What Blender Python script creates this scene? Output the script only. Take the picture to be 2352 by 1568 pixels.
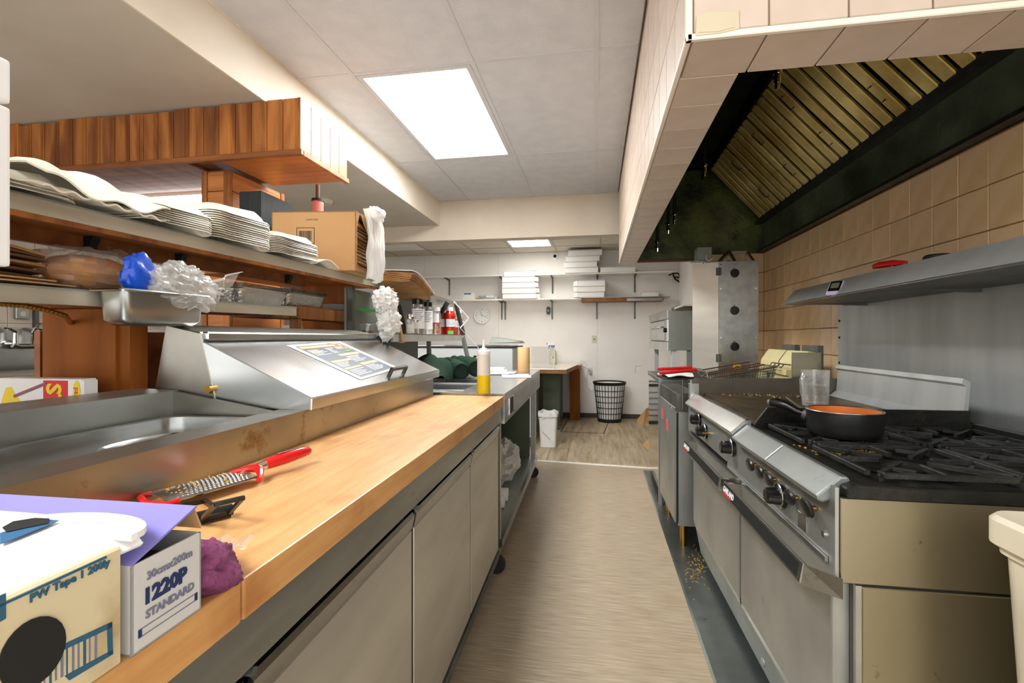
import bpy, bmesh, math, random
from mathutils import Vector, Matrix, noise

# ---------------------------------------------------------------- scene, camera, world, exposure
for o in list(bpy.data.objects): bpy.data.objects.remove(o, do_unlink=True)
SC = bpy.context.scene
COL = SC.collection
FOC, CAMH, HORY = 1110.0, 1.2, 775.0          # pixels (2352 wide), metres, horizon row
YAW_ROOM = math.atan((1370 - 1176) / FOC)       # room axes
YAW_LINE = math.atan((1348 - 1176) / FOC)       # the two equipment lines stand 1 degree off the room
DE = YAW_ROOM - YAW_LINE
cam_d = bpy.data.cameras.new('camera')
cam_d.sensor_width = 36.0
cam_d.lens = 36.0 * FOC / 2352
cam_d.shift_y = -(784 - HORY) / 2352
cam_d.clip_start = 0.02
cam = bpy.data.objects.new('camera', cam_d)
cam.location = (0, 0, CAMH)
cam.rotation_euler = (math.pi / 2, 0, YAW_ROOM)
COL.objects.link(cam)
SC.camera = cam
W = bpy.data.worlds.new('world'); SC.world = W
W.use_nodes = True
bg = W.node_tree.nodes['Background']
bg.inputs[0].default_value = (1.0, 0.985, 0.96, 1)
bg.inputs[1].default_value = 1.2
SC.view_settings.view_transform = 'Standard'
SC.view_settings.look = 'None'
SC.view_settings.exposure = 0.92
SC.view_settings.gamma = 1.0
SC.view_settings.use_curve_mapping = False
PANEL_W = 19.0                                  # emission of the fluorescent ceiling panels

rnd = random.Random(11)
PI = math.pi

# ---------------------------------------------------------------- pixel -> point
def _pp(yaw, px, py, X=None, Y=None, Z=None):
    u = (px - 1176) / FOC; v = (HORY - py) / FOC
    s, c = math.sin(yaw), math.cos(yaw)
    r = (-s + u * c, c + u * s, v)
    t = X / r[0] if X is not None else Y / r[1] if Y is not None else (Z - CAMH) / r[2]
    return Vector((r[0] * t, r[1] * t, CAMH + r[2] * t))
def PE(px, py, **k): return _pp(YAW_LINE, px, py, **k)
def PR(px, py, **k): return _pp(YAW_ROOM, px, py, **k)

# ---------------------------------------------------------------- materials
def C(h, a=1.0):
    h = h.lstrip('#')
    def f(x):
        x /= 255.0
        return x / 12.92 if x <= .04045 else ((x + .055) / 1.055) ** 2.4
    return (f(int(h[0:2], 16)), f(int(h[2:4], 16)), f(int(h[4:6], 16)), a)
MATS = {}
def M(name, col, rough=.5, metal=0.0, col2=None, vs=4.0, stretch=(1, 1, 1), bump=0.0, bs=60.0, spec=.5,
      emis=0.0, stain=None, rv=0.0, objrand=0.0, coat=0.0, trans=0.0, ior=1.45, alpha=1.0, detail=6.0, dist=0.0, sub=0.0, ramp=(.35, .65), bstretch=None):
    m = bpy.data.materials.new(name); MATS[name] = m
    m.use_nodes = True
    nt = m.node_tree; N = nt.nodes; L = nt.links
    b = N['Principled BSDF']
    b.inputs['Roughness'].default_value = rough
    b.inputs['Metallic'].default_value = metal
    b.inputs['Specular IOR Level'].default_value = spec
    b.inputs['Coat Weight'].default_value = coat
    b.inputs['Transmission Weight'].default_value = trans
    b.inputs['IOR'].default_value = ior
    b.inputs['Alpha'].default_value = alpha
    c1 = C(col)
    b.inputs['Base Color'].default_value = c1
    if sub:
        b.inputs['Subsurface Weight'].default_value = sub
        b.inputs['Subsurface Radius'].default_value = (.02, .02, .015)
    if emis:
        b.inputs['Emission Color'].default_value = c1
        b.inputs['Emission Strength'].default_value = emis
    tc = N.new('ShaderNodeTexCoord')
    src = None
    if col2 or rv or stain or bump:
        mp = N.new('ShaderNodeMapping'); mp.inputs['Scale'].default_value = stretch
        L.new(tc.outputs['Object'], mp.inputs['Vector'])
    if col2:
        nz = N.new('ShaderNodeTexNoise'); nz.inputs['Scale'].default_value = vs
        nz.inputs['Detail'].default_value = detail; nz.inputs['Distortion'].default_value = dist
        L.new(mp.outputs[0], nz.inputs['Vector'])
        rp = N.new('ShaderNodeValToRGB')
        rp.color_ramp.elements[0].position = ramp[0]; rp.color_ramp.elements[0].color = c1
        rp.color_ramp.elements[1].position = ramp[1]; rp.color_ramp.elements[1].color = C(col2)
        L.new(nz.outputs['Fac'], rp.inputs[0])
        src = rp.outputs[0]
        if rv:
            mr = N.new('ShaderNodeMapRange')
            mr.inputs['To Min'].default_value = max(.02, rough - rv); mr.inputs['To Max'].default_value = min(1, rough + rv)
            L.new(nz.outputs['Fac'], mr.inputs['Value']); L.new(mr.outputs[0], b.inputs['Roughness'])
    if stain:                                   # (colour, lo, hi, scale)
        n2 = N.new('ShaderNodeTexNoise'); n2.inputs['Scale'].default_value = stain[3]
        n2.inputs['Detail'].default_value = 8; n2.inputs['Roughness'].default_value = .65
        L.new(tc.outputs['Object'], n2.inputs['Vector'])
        r2 = N.new('ShaderNodeValToRGB')
        r2.color_ramp.elements[0].position = stain[1]; r2.color_ramp.elements[0].color = (0, 0, 0, 1)
        r2.color_ramp.elements[1].position = stain[2]; r2.color_ramp.elements[1].color = (1, 1, 1, 1)
        L.new(n2.outputs['Fac'], r2.inputs[0])
        mx = N.new('ShaderNodeMix'); mx.data_type = 'RGBA'
        mx.inputs['A'].default_value = c1
        if src: L.new(src, mx.inputs['A'])
        mx.inputs['B'].default_value = C(stain[0])
        L.new(r2.outputs[0], mx.inputs['Factor'])
        src = mx.outputs['Result']
    if objrand:
        oi = N.new('ShaderNodeObjectInfo')
        hs = N.new('ShaderNodeHueSaturation')
        mr = N.new('ShaderNodeMapRange')
        mr.inputs['To Min'].default_value = 1 - objrand; mr.inputs['To Max'].default_value = 1 + objrand
        L.new(oi.outputs['Random'], mr.inputs['Value']); L.new(mr.outputs[0], hs.inputs['Value'])
        hs.inputs['Color'].default_value = c1
        if src: L.new(src, hs.inputs['Color'])
        src = hs.outputs[0]
    if src: L.new(src, b.inputs['Base Color'])
    if bump:
        n3 = N.new('ShaderNodeTexNoise'); n3.inputs['Scale'].default_value = bs; n3.inputs['Detail'].default_value = 4
        if bstretch:
            m3 = N.new('ShaderNodeMapping'); m3.inputs['Scale'].default_value = bstretch
            L.new(tc.outputs['Object'], m3.inputs['Vector']); L.new(m3.outputs[0], n3.inputs['Vector'])
        else:
            L.new(mp.outputs[0], n3.inputs['Vector'])
        bp = N.new('ShaderNodeBump'); bp.inputs['Strength'].default_value = bump; bp.inputs['Distance'].default_value = .01
        L.new(n3.outputs['Fac'], bp.inputs['Height']); L.new(bp.outputs[0], b.inputs['Normal'])
    return m

def clear_mat(name, col='ffffff', tr=.8, rough=.08, white=0.0):
    """thin clear plastic: see-through film with gloss and a little white body"""
    m = bpy.data.materials.new(name); MATS[name] = m
    m.use_nodes = True
    nt = m.node_tree; N = nt.nodes; L = nt.links
    for n in list(N): N.remove(n)
    out = N.new('ShaderNodeOutputMaterial')
    t = N.new('ShaderNodeBsdfTransparent'); t.inputs[0].default_value = C(col)
    g = N.new('ShaderNodeBsdfGlossy'); g.inputs['Roughness'].default_value = rough
    d = N.new('ShaderNodeBsdfDiffuse'); d.inputs[0].default_value = C('f4f4f0')
    a = N.new('ShaderNodeMixShader'); a.inputs[0].default_value = white
    L.new(g.outputs[0], a.inputs[1]); L.new(d.outputs[0], a.inputs[2])
    lw = N.new('ShaderNodeLayerWeight'); lw.inputs['Blend'].default_value = .35
    mr = N.new('ShaderNodeMapRange'); mr.inputs['To Min'].default_value = 1 - tr; mr.inputs['To Max'].default_value = min(1, (1 - tr) + .5)
    L.new(lw.outputs['Facing'], mr.inputs['Value'])
    x = N.new('ShaderNodeMixShader'); L.new(mr.outputs[0], x.inputs[0])
    L.new(t.outputs[0], x.inputs[1]); L.new(a.outputs[0], x.inputs[2]); L.new(x.outputs[0], out.inputs[0])
    return m

M('steel', 'b9bab6', .30, 1.0, col2='a5a6a2', vs=3, stretch=(6, 1, 6), rv=.07, stain=('8a7a5a', .66, .8, 6))
M('steel_clean', 'c9cbca', .24, 1.0, col2='bdbfbe', vs=2, stretch=(1, 5, 5), rv=.05)
M('steel_dull', 'b2b5b1', .40, .75, col2='9b9e99', vs=3, stretch=(5, 1, 1), rv=.08, stain=('6e6655', .64, .8, 5))
M('steel_dark', '72746f', .42, .7, col2='5a5c56', vs=4, rv=.08, stain=('3c3a30', .58, .75, 7))
M('steel_door', 'cfccc2', .40, .85, col2='c0bdb3', vs=2, stretch=(1, 1, 4), rv=.06)
M('steel_dirty', 'b0aea4', .34, 1.0, col2='97938a', vs=3, rv=.08, stain=('7d5f35', .60, .72, 9))
M('steel_side', 'a79f88', .30, .92, col2='928b74', vs=2, stretch=(1, 1, .4), rv=.06, stain=('5e4a2c', .66, .74, 12))
M('steel_splash', 'b9bdbc', .40, .45, col2='a9adab', vs=2.5, stretch=(1, 3, .5), rv=.1, bump=.08, bs=14)
M('steel_lip', 'cdc6b4', .36, .5, col2='b8af9b', vs=4, stretch=(1, .6, 4), rv=.05, stain=('8d7f62', .60, .74, 7))
M('steel_grey', '8b8f8c', .38, .65, col2='7a7e7b', vs=4, rv=.06, stain=('5c5c54', .62, .78, 8))
M('chrome', 'e4e4e4', .10, 1.0)
M('brass', 'b08a45', .3, 1.0)
M('black_plastic', '121212', .28, 0, coat=.2)
M('black_matte', '191a18', .6)
M('cast_iron', '3c3d3b', .48, .55, col2='24241f', vs=14, stain=('6a4a2c', .68, .8, 16), bump=.25, bs=70)
M('burnt', '23241f', .42, .3, col2='14140f', vs=6, stain=('4a3c1e', .62, .74, 10), bump=.2, bs=40)
M('griddle', '7a6a50', .42, .75, col2='4f4434', vs=3.5, stain=('2e281e', .56, .68, 3))
M('carbon_splash', '6f685c', .45, .6, col2='5c564b', vs=5, stain=('3e372c', .6, .75, 8))
M('wall_paint', 'f5f2ee', .62, col2='f1ede8', vs=3, bump=.12, bs=55, bstretch=(1, 1, 1), stain=('d8cfc2', .68, .85, 2))
M('plaster', 'cfc8bb', .7, col2='c6beb0', vs=2.2, bump=.05, bs=70, stain=('8f8371', .77, .80, 24))
M('soffit_cream', 'e6dccb', .6, col2='ded2bd', vs=2)
M('beam_paint', 'd3c8b6', .62, col2='c9bca8', vs=2)
M('ceil_tile', 'd2d2d3', .85, col2='cbcbcd', vs=9, bump=.25, bs=110, stain=('9d9993', .80, .82, 40))
M('ceil_tile_far', 'd9d3c6', .85, col2='d0c9ba', vs=6, bump=.2, bs=90)
M('tee_bar', 'c9c9ca', .6)
M('tee_far', 'b5aa98', .6)
M('tile_wall', 'e6c79c', .30, col2='dcb886', vs=7, objrand=.06, stain=('c79c66', .60, .8, 5), coat=.15)
M('tile_hood', 'cfbeae', .35, col2='c5b3a1', vs=6, objrand=.04, stain=('b59a80', .70, .8, 20))
M('tile_left', 'ddd2c4', .35, col2='d5c9b9', vs=5, objrand=.03)
M('grout', '9a7a50', .8)
M('grout_pale', 'bba690', .8)
M('bead_trim', 'ece2d2', .4)
M('grease_green', '5c6630', .42, .1, col2='2a3014', vs=3.5, bump=.6, bs=18, coat=.3, rv=.1, stain=('0c0d06', .52, .68, 2.2))
M('grease_dark', '1c1f0c', .75, .0, spec=.1, col2='0e1006', vs=5, bump=.3, bs=25)
M('grease_plate', '76826a', .28, .4, col2='3c4430', vs=3, bump=.7, bs=16, coat=.3)
M('baffle', 'e8d58c', .32, .55, col2='bca85a', vs=5, stretch=(1, 1, 1), stain=('9c7420', .50, .7, 1.4), objrand=.1)
M('baffle_edge', '15160c', .6)
M('vinyl', 'b6a68d', .42, col2='92816a', vs=9, stretch=(.8, 16, 1), detail=8, rv=.06, ramp=(.3, .7), stain=('6e5f4c', .66, .9, 1.7))
M('plank', 'c2b296', .45, col2='94805f', vs=2.0, stretch=(9, 1.0, 1), detail=9, dist=.35, objrand=.10, ramp=(.3, .68))
M('floor_seam', '4a3e30', .8)
M('white_strip', 'e6e0d4', .5)
M('baseboard', '4b4238', .7)
M('floor_steel', '8f9592', .34, .9, col2='6f7573', vs=3, rv=.1, stain=('4c4638', .58, .74, 4))
M('pine', 'b06e2f', .55, col2='74401a', vs=4, stretch=(3, 3, .35), dist=1.0, objrand=.2, coat=.08, stain=('3c1e0a', .70, .77, 8))
M('pine_dark', '97592a', .5, col2='754219', vs=4, stretch=(.6, 4, 4), objrand=.1, coat=.15)
M('pine_red', '8d6149', .6, col2='6f4834', vs=4, stretch=(4, .4, 1), objrand=.15)
M('pine_shelf', 'b0702f', .5, col2='8a5322', vs=4, stretch=(4, .4, 4), objrand=.05)
M('pine_post', '9c5a1d', .62, col2='7b4213', vs=3, stretch=(3, 3, .4), dist=.8, spec=.25, stain=('2d1507', .74, .79, 6))
M('chip_wood', '9b7048', .7, col2='75502c', vs=6, stretch=(1, 1, .3))
M('cardboard', 'c69a68', .75, col2='bd9060', vs=3)
M('cardboard_edge', 'a87d4c', .85, col2='8c6438', vs=30, stretch=(1, 1, 8))
M('kraft', 'b28655', .8, col2='8d6439', vs=4, stretch=(1, 1, 14))
M('kraft_light', 'd5ad7b', .8, col2='c99f6c', vs=3)
M('kraft_dark', '6a4526', .85, col2='4e3119', vs=5)
M('foam', 'f6f1e2', .55, col2='f1ead6', vs=5, sub=.1)
M('white_card', 'f2f1ee', .55)
M('white_card_edge', 'c9c7c2', .7)
M('white_gloss', 'efefed', .25, coat=.3)
M('white_plastic', 'ecebe7', .4, sub=.05)
M('cream_plastic', 'e2dbc6', .35, col2='d8ceb5', vs=4, stain=('b68a4a', .66, .76, 7))
M('grey_plastic', '5a5c58', .5)
M('grey_panel', '8d9188', .45, .2, col2='7f837a', vs=3)
M('grey_light', 'c6cac9', .4, .1)
M('olive_panel', '5d6350', .5, .4, col2='4c5242', vs=3)
M('black_wood', '1b2321', .5, col2='0f1413', vs=6, stretch=(6, 6, .6))
M('pink_pipe', 'c76f63', .5)
M('rust', '5b3a24', .7)
M('red_plastic', 'd01a1c', .25, coat=.3)
M('red_label', 'e5545a', .5)
M('green_plastic', '3fcf52', .35)
M('purple_card', '7f79c4', .5, col2='8a84cc', vs=2)
M('purple_cloth', '8f4a72', .9, col2='6b2f52', vs=40, bump=.6, bs=140)
M('green_cloth', '15301f', .85, col2='102618', spec=.2, vs=5, bump=.15, bs=60)
M('dark_cloth', '13241c', .85)
M('cloth_white', 'e6e6e2', .85, bump=.3, bs=90)
M('yellow_liquid', 'f2d21a', .2, trans=.25, ior=1.35)
M('bottle_white', 'eeeae0', .35, trans=.35, ior=1.2)
M('oil_pale', 'e3e3b0', .3, trans=.3, ior=1.3)
M('ketchup', 'b3200f', .2, coat=.5)
M('chili', 'a32c12', .7, col2='e0a04a', vs=90, ramp=(.45, .6))
M('pepper_grey', '9a8770', .7)
M('salt', 'f1efea', .7)
M('label_white', 'f3f2ef', .5)
M('label_blue', '2f5f86', .5)
M('ink_navy', '20305a', .6)
M('ink_dark', '2a2a2c', .6)
M('ink_teal', '2c5c74', .6)
M('ink_grey', '77788a', .6)
M('ink_white', 'f5f5f5', .5)
M('ink_orange', 'f0b27a', .5)
M('menu_blue', '4a5666', .4, col2='3f4a59', vs=6)
M('red_print', 'd92326', .5)
M('yellow_print', 'f2d420', .5)
M('brown_print', '6a5a45', .5)
M('box_beige', 'd2c29c', .7, col2='a58556', vs=11, ramp=(.5, .72))
M('copper', 'd9803f', .35, .35)
M('pan_black', '1e1f1d', .35, .2, coat=.15)
M('crumb', 'c79a45', .8, objrand=.2)
M('food_crumb', 'd8b878', .8)
M('foil', 'c9c7c1', .30, 1.0, bump=.5, bs=60)
M('foil_dark', '7c766b', .42, 1.0, col2='5f594e', vs=40)
M('bread', 'b86f2e', .6, col2='d89a52', vs=6, ramp=(.4, .7))
M('blue_film', '1556d8', .3, coat=.3)
M('red_film', 'b02020', .35)
M('yellow_enamel', 'd9d09a', .4, col2='cbbf84', vs=4, stain=('a5812f', .60, .75, 7))
M('fry_oil', '8a8a2c', .2)
M('yellow_sticker', 'f2c81c', .5)
M('lavender', 'cdbfe0', .4)
M('lcd', '6d7360', .3)
M('ivory', 'd9d3c0', .45)
M('tape', 'c9bda0', .6)
M('clock_white', 'f4f4f2', .35)
M('blue_trigger', '3f63b8', .4)
M('orange_card', 'd0701f', .7)
M('counter_cream', 'e9e2d8', .35, col2='e0d6c8', vs=3)
M('emit_panel', 'ffffff', .5, emis=1.0)
M('emit_tube', 'ffffff', .5, emis=1.0)
M('emit_far', 'fffdf6', .5, emis=5.5)
for n, e in (('emit_panel', PANEL_W), ('emit_tube', 9.0)):
    MATS[n].node_tree.nodes['Principled BSDF'].inputs['Emission Strength'].default_value = e
MATS['emit_panel'].node_tree.nodes['Principled BSDF'].inputs['Emission Color'].default_value = (1.0, 1.0, 1.0, 1)
clear_mat('bag_clear', tr=.72, rough=.15, white=.72)
clear_mat('bag_white', tr=.22, rough=.3, white=.93)
clear_mat('acrylic', tr=.86, rough=.03, white=.35)
clear_mat('bread_bag', tr=.93, rough=.12, white=.5)
clear_mat('jar_clear', tr=.80, rough=.06, white=.3)
clear_mat('glass_lid', col='d8dedd', tr=.7, rough=.05, white=.1)

def butcher():
    m = bpy.data.materials.new('butcher'); MATS['butcher'] = m
    m.use_nodes = True
    nt = m.node_tree; N = nt.nodes; L = nt.links; b = N['Principled BSDF']
    tc = N.new('ShaderNodeTexCoord')
    mp = N.new('ShaderNodeMapping'); mp.inputs['Rotation'].default_value = (0, 0, PI / 2)
    L.new(tc.outputs['Object'], mp.inputs['Vector'])
    br = N.new('ShaderNodeTexBrick')
    br.inputs['Color1'].default_value = C('d9a86a'); br.inputs['Color2'].default_value = C('e3b67c')
    br.inputs['Mortar'].default_value = C('d2a062'); br.inputs['Scale'].default_value = 1.0
    br.inputs['Brick Width'].default_value = .42; br.inputs['Row Height'].default_value = .04
    br.inputs['Mortar Size'].default_value = .0006; br.offset = .37
    L.new(mp.outputs[0], br.inputs['Vector'])
    m2 = N.new('ShaderNodeMapping'); m2.inputs['Scale'].default_value = (14, 1.2, 14)
    L.new(tc.outputs['Object'], m2.inputs['Vector'])
    nz = N.new('ShaderNodeTexNoise'); nz.inputs['Scale'].default_value = 5; nz.inputs['Detail'].default_value = 8
    L.new(m2.outputs[0], nz.inputs['Vector'])
    mx = N.new('ShaderNodeMix'); mx.data_type = 'RGBA'; mx.blend_type = 'MULTIPLY'
    mx.inputs['Factor'].default_value = .35
    L.new(br.outputs[0], mx.inputs['A']); L.new(nz.outputs['Color'], mx.inputs['B'])
    rp = N.new('ShaderNodeValToRGB')
    rp.color_ramp.elements[0].position = .3; rp.color_ramp.elements[0].color = C('c98d4c')
    rp.color_ramp.elements[1].position = .7; rp.color_ramp.elements[1].color = (1, 1, 1, 1)
    L.new(nz.outputs['Fac'], rp.inputs[0])
    m4 = N.new('ShaderNodeMix'); m4.data_type = 'RGBA'; m4.blend_type = 'MULTIPLY'; m4.inputs['Factor'].default_value = .4
    L.new(br.outputs[0], m4.inputs['A']); L.new(rp.outputs[0], m4.inputs['B'])
    n5 = N.new('ShaderNodeTexNoise'); n5.inputs['Scale'].default_value = 5; n5.inputs['Detail'].default_value = 6
    L.new(tc.outputs['Object'], n5.inputs['Vector'])
    r5 = N.new('ShaderNodeValToRGB')
    r5.color_ramp.elements[0].position = .56; r5.color_ramp.elements[0].color = (1, 1, 1, 1)
    r5.color_ramp.elements[1].position = .74; r5.color_ramp.elements[1].color = C('bd8345')
    L.new(n5.outputs['Fac'], r5.inputs[0])
    m6 = N.new('ShaderNodeMix'); m6.data_type = 'RGBA'; m6.blend_type = 'MULTIPLY'; m6.inputs['Factor'].default_value = .6
    L.new(m4.outputs['Result'], m6.inputs['A']); L.new(r5.outputs[0], m6.inputs['B'])
    L.new(m6.outputs['Result'], b.inputs['Base Color'])
    b.inputs['Roughness'].default_value = .38
butcher()

# ---------------------------------------------------------------- mesh builder
FRAME = [0.0]
def line_frame(): FRAME[0] = DE
def room_frame(): FRAME[0] = 0.0
ORG = {}
def _place(o, loc, rz=0, rx=0, ry=0):
    a = FRAME[0]; c, s = math.cos(a), math.sin(a)
    o.location = (loc[0] * c - loc[1] * s, loc[0] * s + loc[1] * c, loc[2])
    o.rotation_euler = (rx, ry, rz + a)
def tag(o, label=None, cat=None, group=None, kind=None):
    if label: o['label'] = label
    if cat: o['category'] = cat
    if group: o['group'] = group
    if kind: o['kind'] = kind
    return o
def thing(name, label, cat, loc=(0, 0, 0), rz=0, group=None, rx=0, ry=0, ab=False):
    """an Empty at the thing's base; ab: its parts are written in frame coordinates"""
    o = bpy.data.objects.new(name, None); COL.objects.link(o)
    o.empty_display_size = .05
    _place(o, loc, rz, rx, ry); tag(o, label, cat, group)
    ORG[o.name] = Vector(loc) if ab else Vector((0, 0, 0))
    return o

class B:
    def __init__(s): s.v = []; s.f = []
    def add(s, vs, fs):
        k = len(s.v); s.v += [Vector(p) for p in vs]; s.f += [tuple(i + k for i in f) for f in fs]; return s
    def box(s, x0, x1, y0, y1, z0, z1):
        return s.add([(x0, y0, z0), (x1, y0, z0), (x1, y1, z0), (x0, y1, z0), (x0, y0, z1), (x1, y0, z1), (x1, y1, z1), (x0, y1, z1)],
                     [(0, 3, 2, 1), (4, 5, 6, 7), (0, 1, 5, 4), (1, 2, 6, 5), (2, 3, 7, 6), (3, 0, 4, 7)])
    def hexa(s, p):                              # 4 bottom + 4 top corners
        return s.add(p, [(0, 3, 2, 1), (4, 5, 6, 7), (0, 1, 5, 4), (1, 2, 6, 5), (2, 3, 7, 6), (3, 0, 4, 7)])
    def prism(s, poly, axis, a, b):
        n = len(poly)
        def q(p, t):
            return (t, p[0], p[1]) if axis == 'x' else (p[0], t, p[1]) if axis == 'y' else (p[0], p[1], t)
        vs = [q(p, a) for p in poly] + [q(p, b) for p in poly]
        fs = [tuple(range(n)), tuple(range(2 * n - 1, n - 1, -1))] + [(i, (i + 1) % n, n + (i + 1) % n, n + i) for i in range(n)]
        return s.add(vs, fs)
    def bar(s, p0, p1, w, h, up=(0, 0, 1)):
        p0 = Vector(p0); p1 = Vector(p1); d = (p1 - p0).normalized(); u = Vector(up)
        sd = d.cross(u)
        if sd.length < 1e-4: sd = d.cross(Vector((1, 0, 0)))
        sd.normalize(); u = sd.cross(d).normalized()
        sd = sd * (w / 2); u = u * (h / 2)
        return s.hexa([p0 - sd - u, p0 + sd - u, p1 + sd - u, p1 - sd - u, p0 - sd + u, p0 + sd + u, p1 + sd + u, p1 - sd + u])
    def cyl(s, p0, p1, r0, r1=None, n=16, cap=True):
        r1 = r0 if r1 is None else r1
        p0 = Vector(p0); p1 = Vector(p1); d = (p1 - p0).normalized()
        a = d.cross(Vector((0, 0, 1)))
        if a.length < 1e-4: a = Vector((1, 0, 0))
        a.normalize(); b = d.cross(a)
        vs = []
        for p, r in ((p0, r0), (p1, r1)):
            for i in range(n):
                t = 2 * PI * i / n; vs.append(p + a * (r * math.cos(t)) + b * (r * math.sin(t)))
        fs = [(i, (i + 1) % n, n + (i + 1) % n, n + i) for i in range(n)]
        if cap: fs += [tuple(range(n - 1, -1, -1)), tuple(range(n, 2 * n))]
        return s.add(vs, fs)
    def tube(s, pts, r, n=8, closed=False, flat=None):
        pts = [Vector(p) for p in pts]; k = len(pts); vs = []; prev = None
        for i, p in enumerate(pts):
            q0 = pts[(i - 1) % k] if (closed or i > 0) else p
            q1 = pts[(i + 1) % k] if (closed or i < k - 1) else p
            d = (q1 - q0).normalized()
            a = prev if prev is not None else d.cross(Vector((0, 0, 1)))
            if a.length < 1e-3: a = d.cross(Vector((1, 0, 0)))
            a = (a - d * a.dot(d)).normalized(); prev = a
            b = d.cross(a)
            rr = r[i] if isinstance(r, (list, tuple)) else r
            for j in range(n):
                t = 2 * PI * j / n; vs.append(p + a * (rr * math.cos(t)) + b * ((flat or 1) * rr * math.sin(t)))
        fs = []
        for i in range(k if closed else k - 1):
            i2 = (i + 1) % k
            for j in range(n):
                j2 = (j + 1) % n; fs.append((i * n + j, i * n + j2, i2 * n + j2, i2 * n + j))
        if not closed: fs += [tuple(range(n - 1, -1, -1)), tuple(range((k - 1) * n, k * n))]
        return s.add(vs, fs)
    def lathe(s, c, prof, n=24, sx=1, sy=1, a0=0):
        c = Vector(c); vs = []; fs = []
        for r, z in prof:
            for i in range(n):
                t = a0 + 2 * PI * i / n; vs.append(c + Vector((sx * r * math.cos(t), sy * r * math.sin(t), z)))
        for k in range(len(prof) - 1):
            for i in range(n):
                j = (i + 1) % n; fs.append((k * n + i, k * n + j, (k + 1) * n + j, (k + 1) * n + i))
        return s.add(vs, fs)
    def sheet(s, fn, nu, nv, th=0.0):
        vs = [Vector(fn(i / nu, j / nv)) for j in range(nv + 1) for i in range(nu + 1)]
        fs = [(j * (nu + 1) + i, j * (nu + 1) + i + 1, (j + 1) * (nu + 1) + i + 1, (j + 1) * (nu + 1) + i) for j in range(nv) for i in range(nu)]
        if th:
            top = len(vs)
            nrm = [Vector((0, 0, 0)) for _ in vs]
            for f in fs:
                nn = (vs[f[1]] - vs[f[0]]).cross(vs[f[3]] - vs[f[0]])
                for i in f: nrm[i] += nn
            vs2 = [p + (nrm[i].normalized() * th if nrm[i].length else Vector()) for i, p in enumerate(vs)]
            ring = [i for i in range(nu)] + [j * (nu + 1) + nu for j in range(nv)] + [nv * (nu + 1) + nu - i for i in range(nu)] + [(nv - j) * (nu + 1) for j in range(nv)]
            fs2 = [tuple(reversed([i + top for i in f])) for f in fs]
            fs3 = [(ring[k], ring[(k + 1) % len(ring)], ring[(k + 1) % len(ring)] + top, ring[k] + top) for k in range(len(ring))]
            return s.add(vs + vs2, fs + fs2 + fs3)
        return s.add(vs, fs)
    def blob(s, c, rad, amp=.2, freq=3.0, seed=0, n=24, m=14, sharp=False, floor=None):
        c = Vector(c); vs = []; fs = []
        for j in range(m + 1):
            ph = PI * j / m
            for i in range(n):
                t = 2 * PI * i / n
                d = Vector((math.sin(ph) * math.cos(t), math.sin(ph) * math.sin(t), math.cos(ph)))
                q = d * freq + Vector((seed * 3.1, seed * 1.7, seed))
                k = noise.noise(q) + .5 * noise.noise(q * 2.3)
                if sharp: k = abs(noise.noise(q)) * 2 - .6 + .6 * abs(noise.noise(q * 2.7))
                r = 1 + amp * k
                p = c + Vector((d.x * rad[0], d.y * rad[1], d.z * rad[2])) * r
                if floor is not None and p.z < floor: p.z = floor
                vs.append(p)
        for j in range(m):
            for i in range(n):
                i2 = (i + 1) % n; fs.append((j * n + i, j * n + i2, (j + 1) * n + i2, (j + 1) * n + i))
        return s.add(vs, fs)
    def xf(s, mat):
        s.v = [mat @ p for p in s.v]; return s
    def mesh(s, name, mat, org=None, bevel=0, seg=1, smooth=False, angle=35):
        me = bpy.data.meshes.new(name)
        o = org or Vector((0, 0, 0))
        me.from_pydata([tuple(p - o) for p in s.v], [], s.f)
        bm = bmesh.new(); bm.from_mesh(me)
        bmesh.ops.remove_doubles(bm, verts=bm.verts, dist=1e-6)
        bmesh.ops.recalc_face_normals(bm, faces=bm.faces)
        if bevel:
            es = [e for e in bm.edges if len(e.link_faces) == 2 and e.calc_face_angle(0) > math.radians(25)]
            bmesh.ops.bevel(bm, geom=es, offset=bevel, segments=seg, profile=.6, affect='EDGES', clamp_overlap=True)
        if smooth:
            for f in bm.faces: f.smooth = True
            lim = math.radians(angle)
            for e in bm.edges:
                e.smooth = not (len(e.link_faces) == 2 and e.calc_face_angle(0) > lim)
        bm.to_mesh(me); bm.free()
        me.materials.append(MATS[mat])
        return me
    def part(s, name, mat, parent, bevel=0, seg=1, smooth=False, angle=35, label=None, kind=None):
        org = ORG.get(parent.name, Vector())
        o = bpy.data.objects.new(name, s.mesh(name, mat, org, bevel, seg, smooth, angle)); COL.objects.link(o)
        o.parent = parent; ORG[o.name] = org
        if label: o['label'] = label
        if kind: o['kind'] = kind
        return o
    def top(s, name, mat, loc=(0, 0, 0), label=None, cat=None, group=None, kind=None, rz=0, rx=0, ry=0, ab=False, bevel=0, seg=1, smooth=False, angle=35):
        org = Vector(loc) if ab else Vector()
        o = bpy.data.objects.new(name, s.mesh(name, mat, org, bevel, seg, smooth, angle)); COL.objects.link(o)
        _place(o, loc, rz, rx, ry); tag(o, label, cat, group, kind); ORG[o.name] = org
        return o

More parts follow.
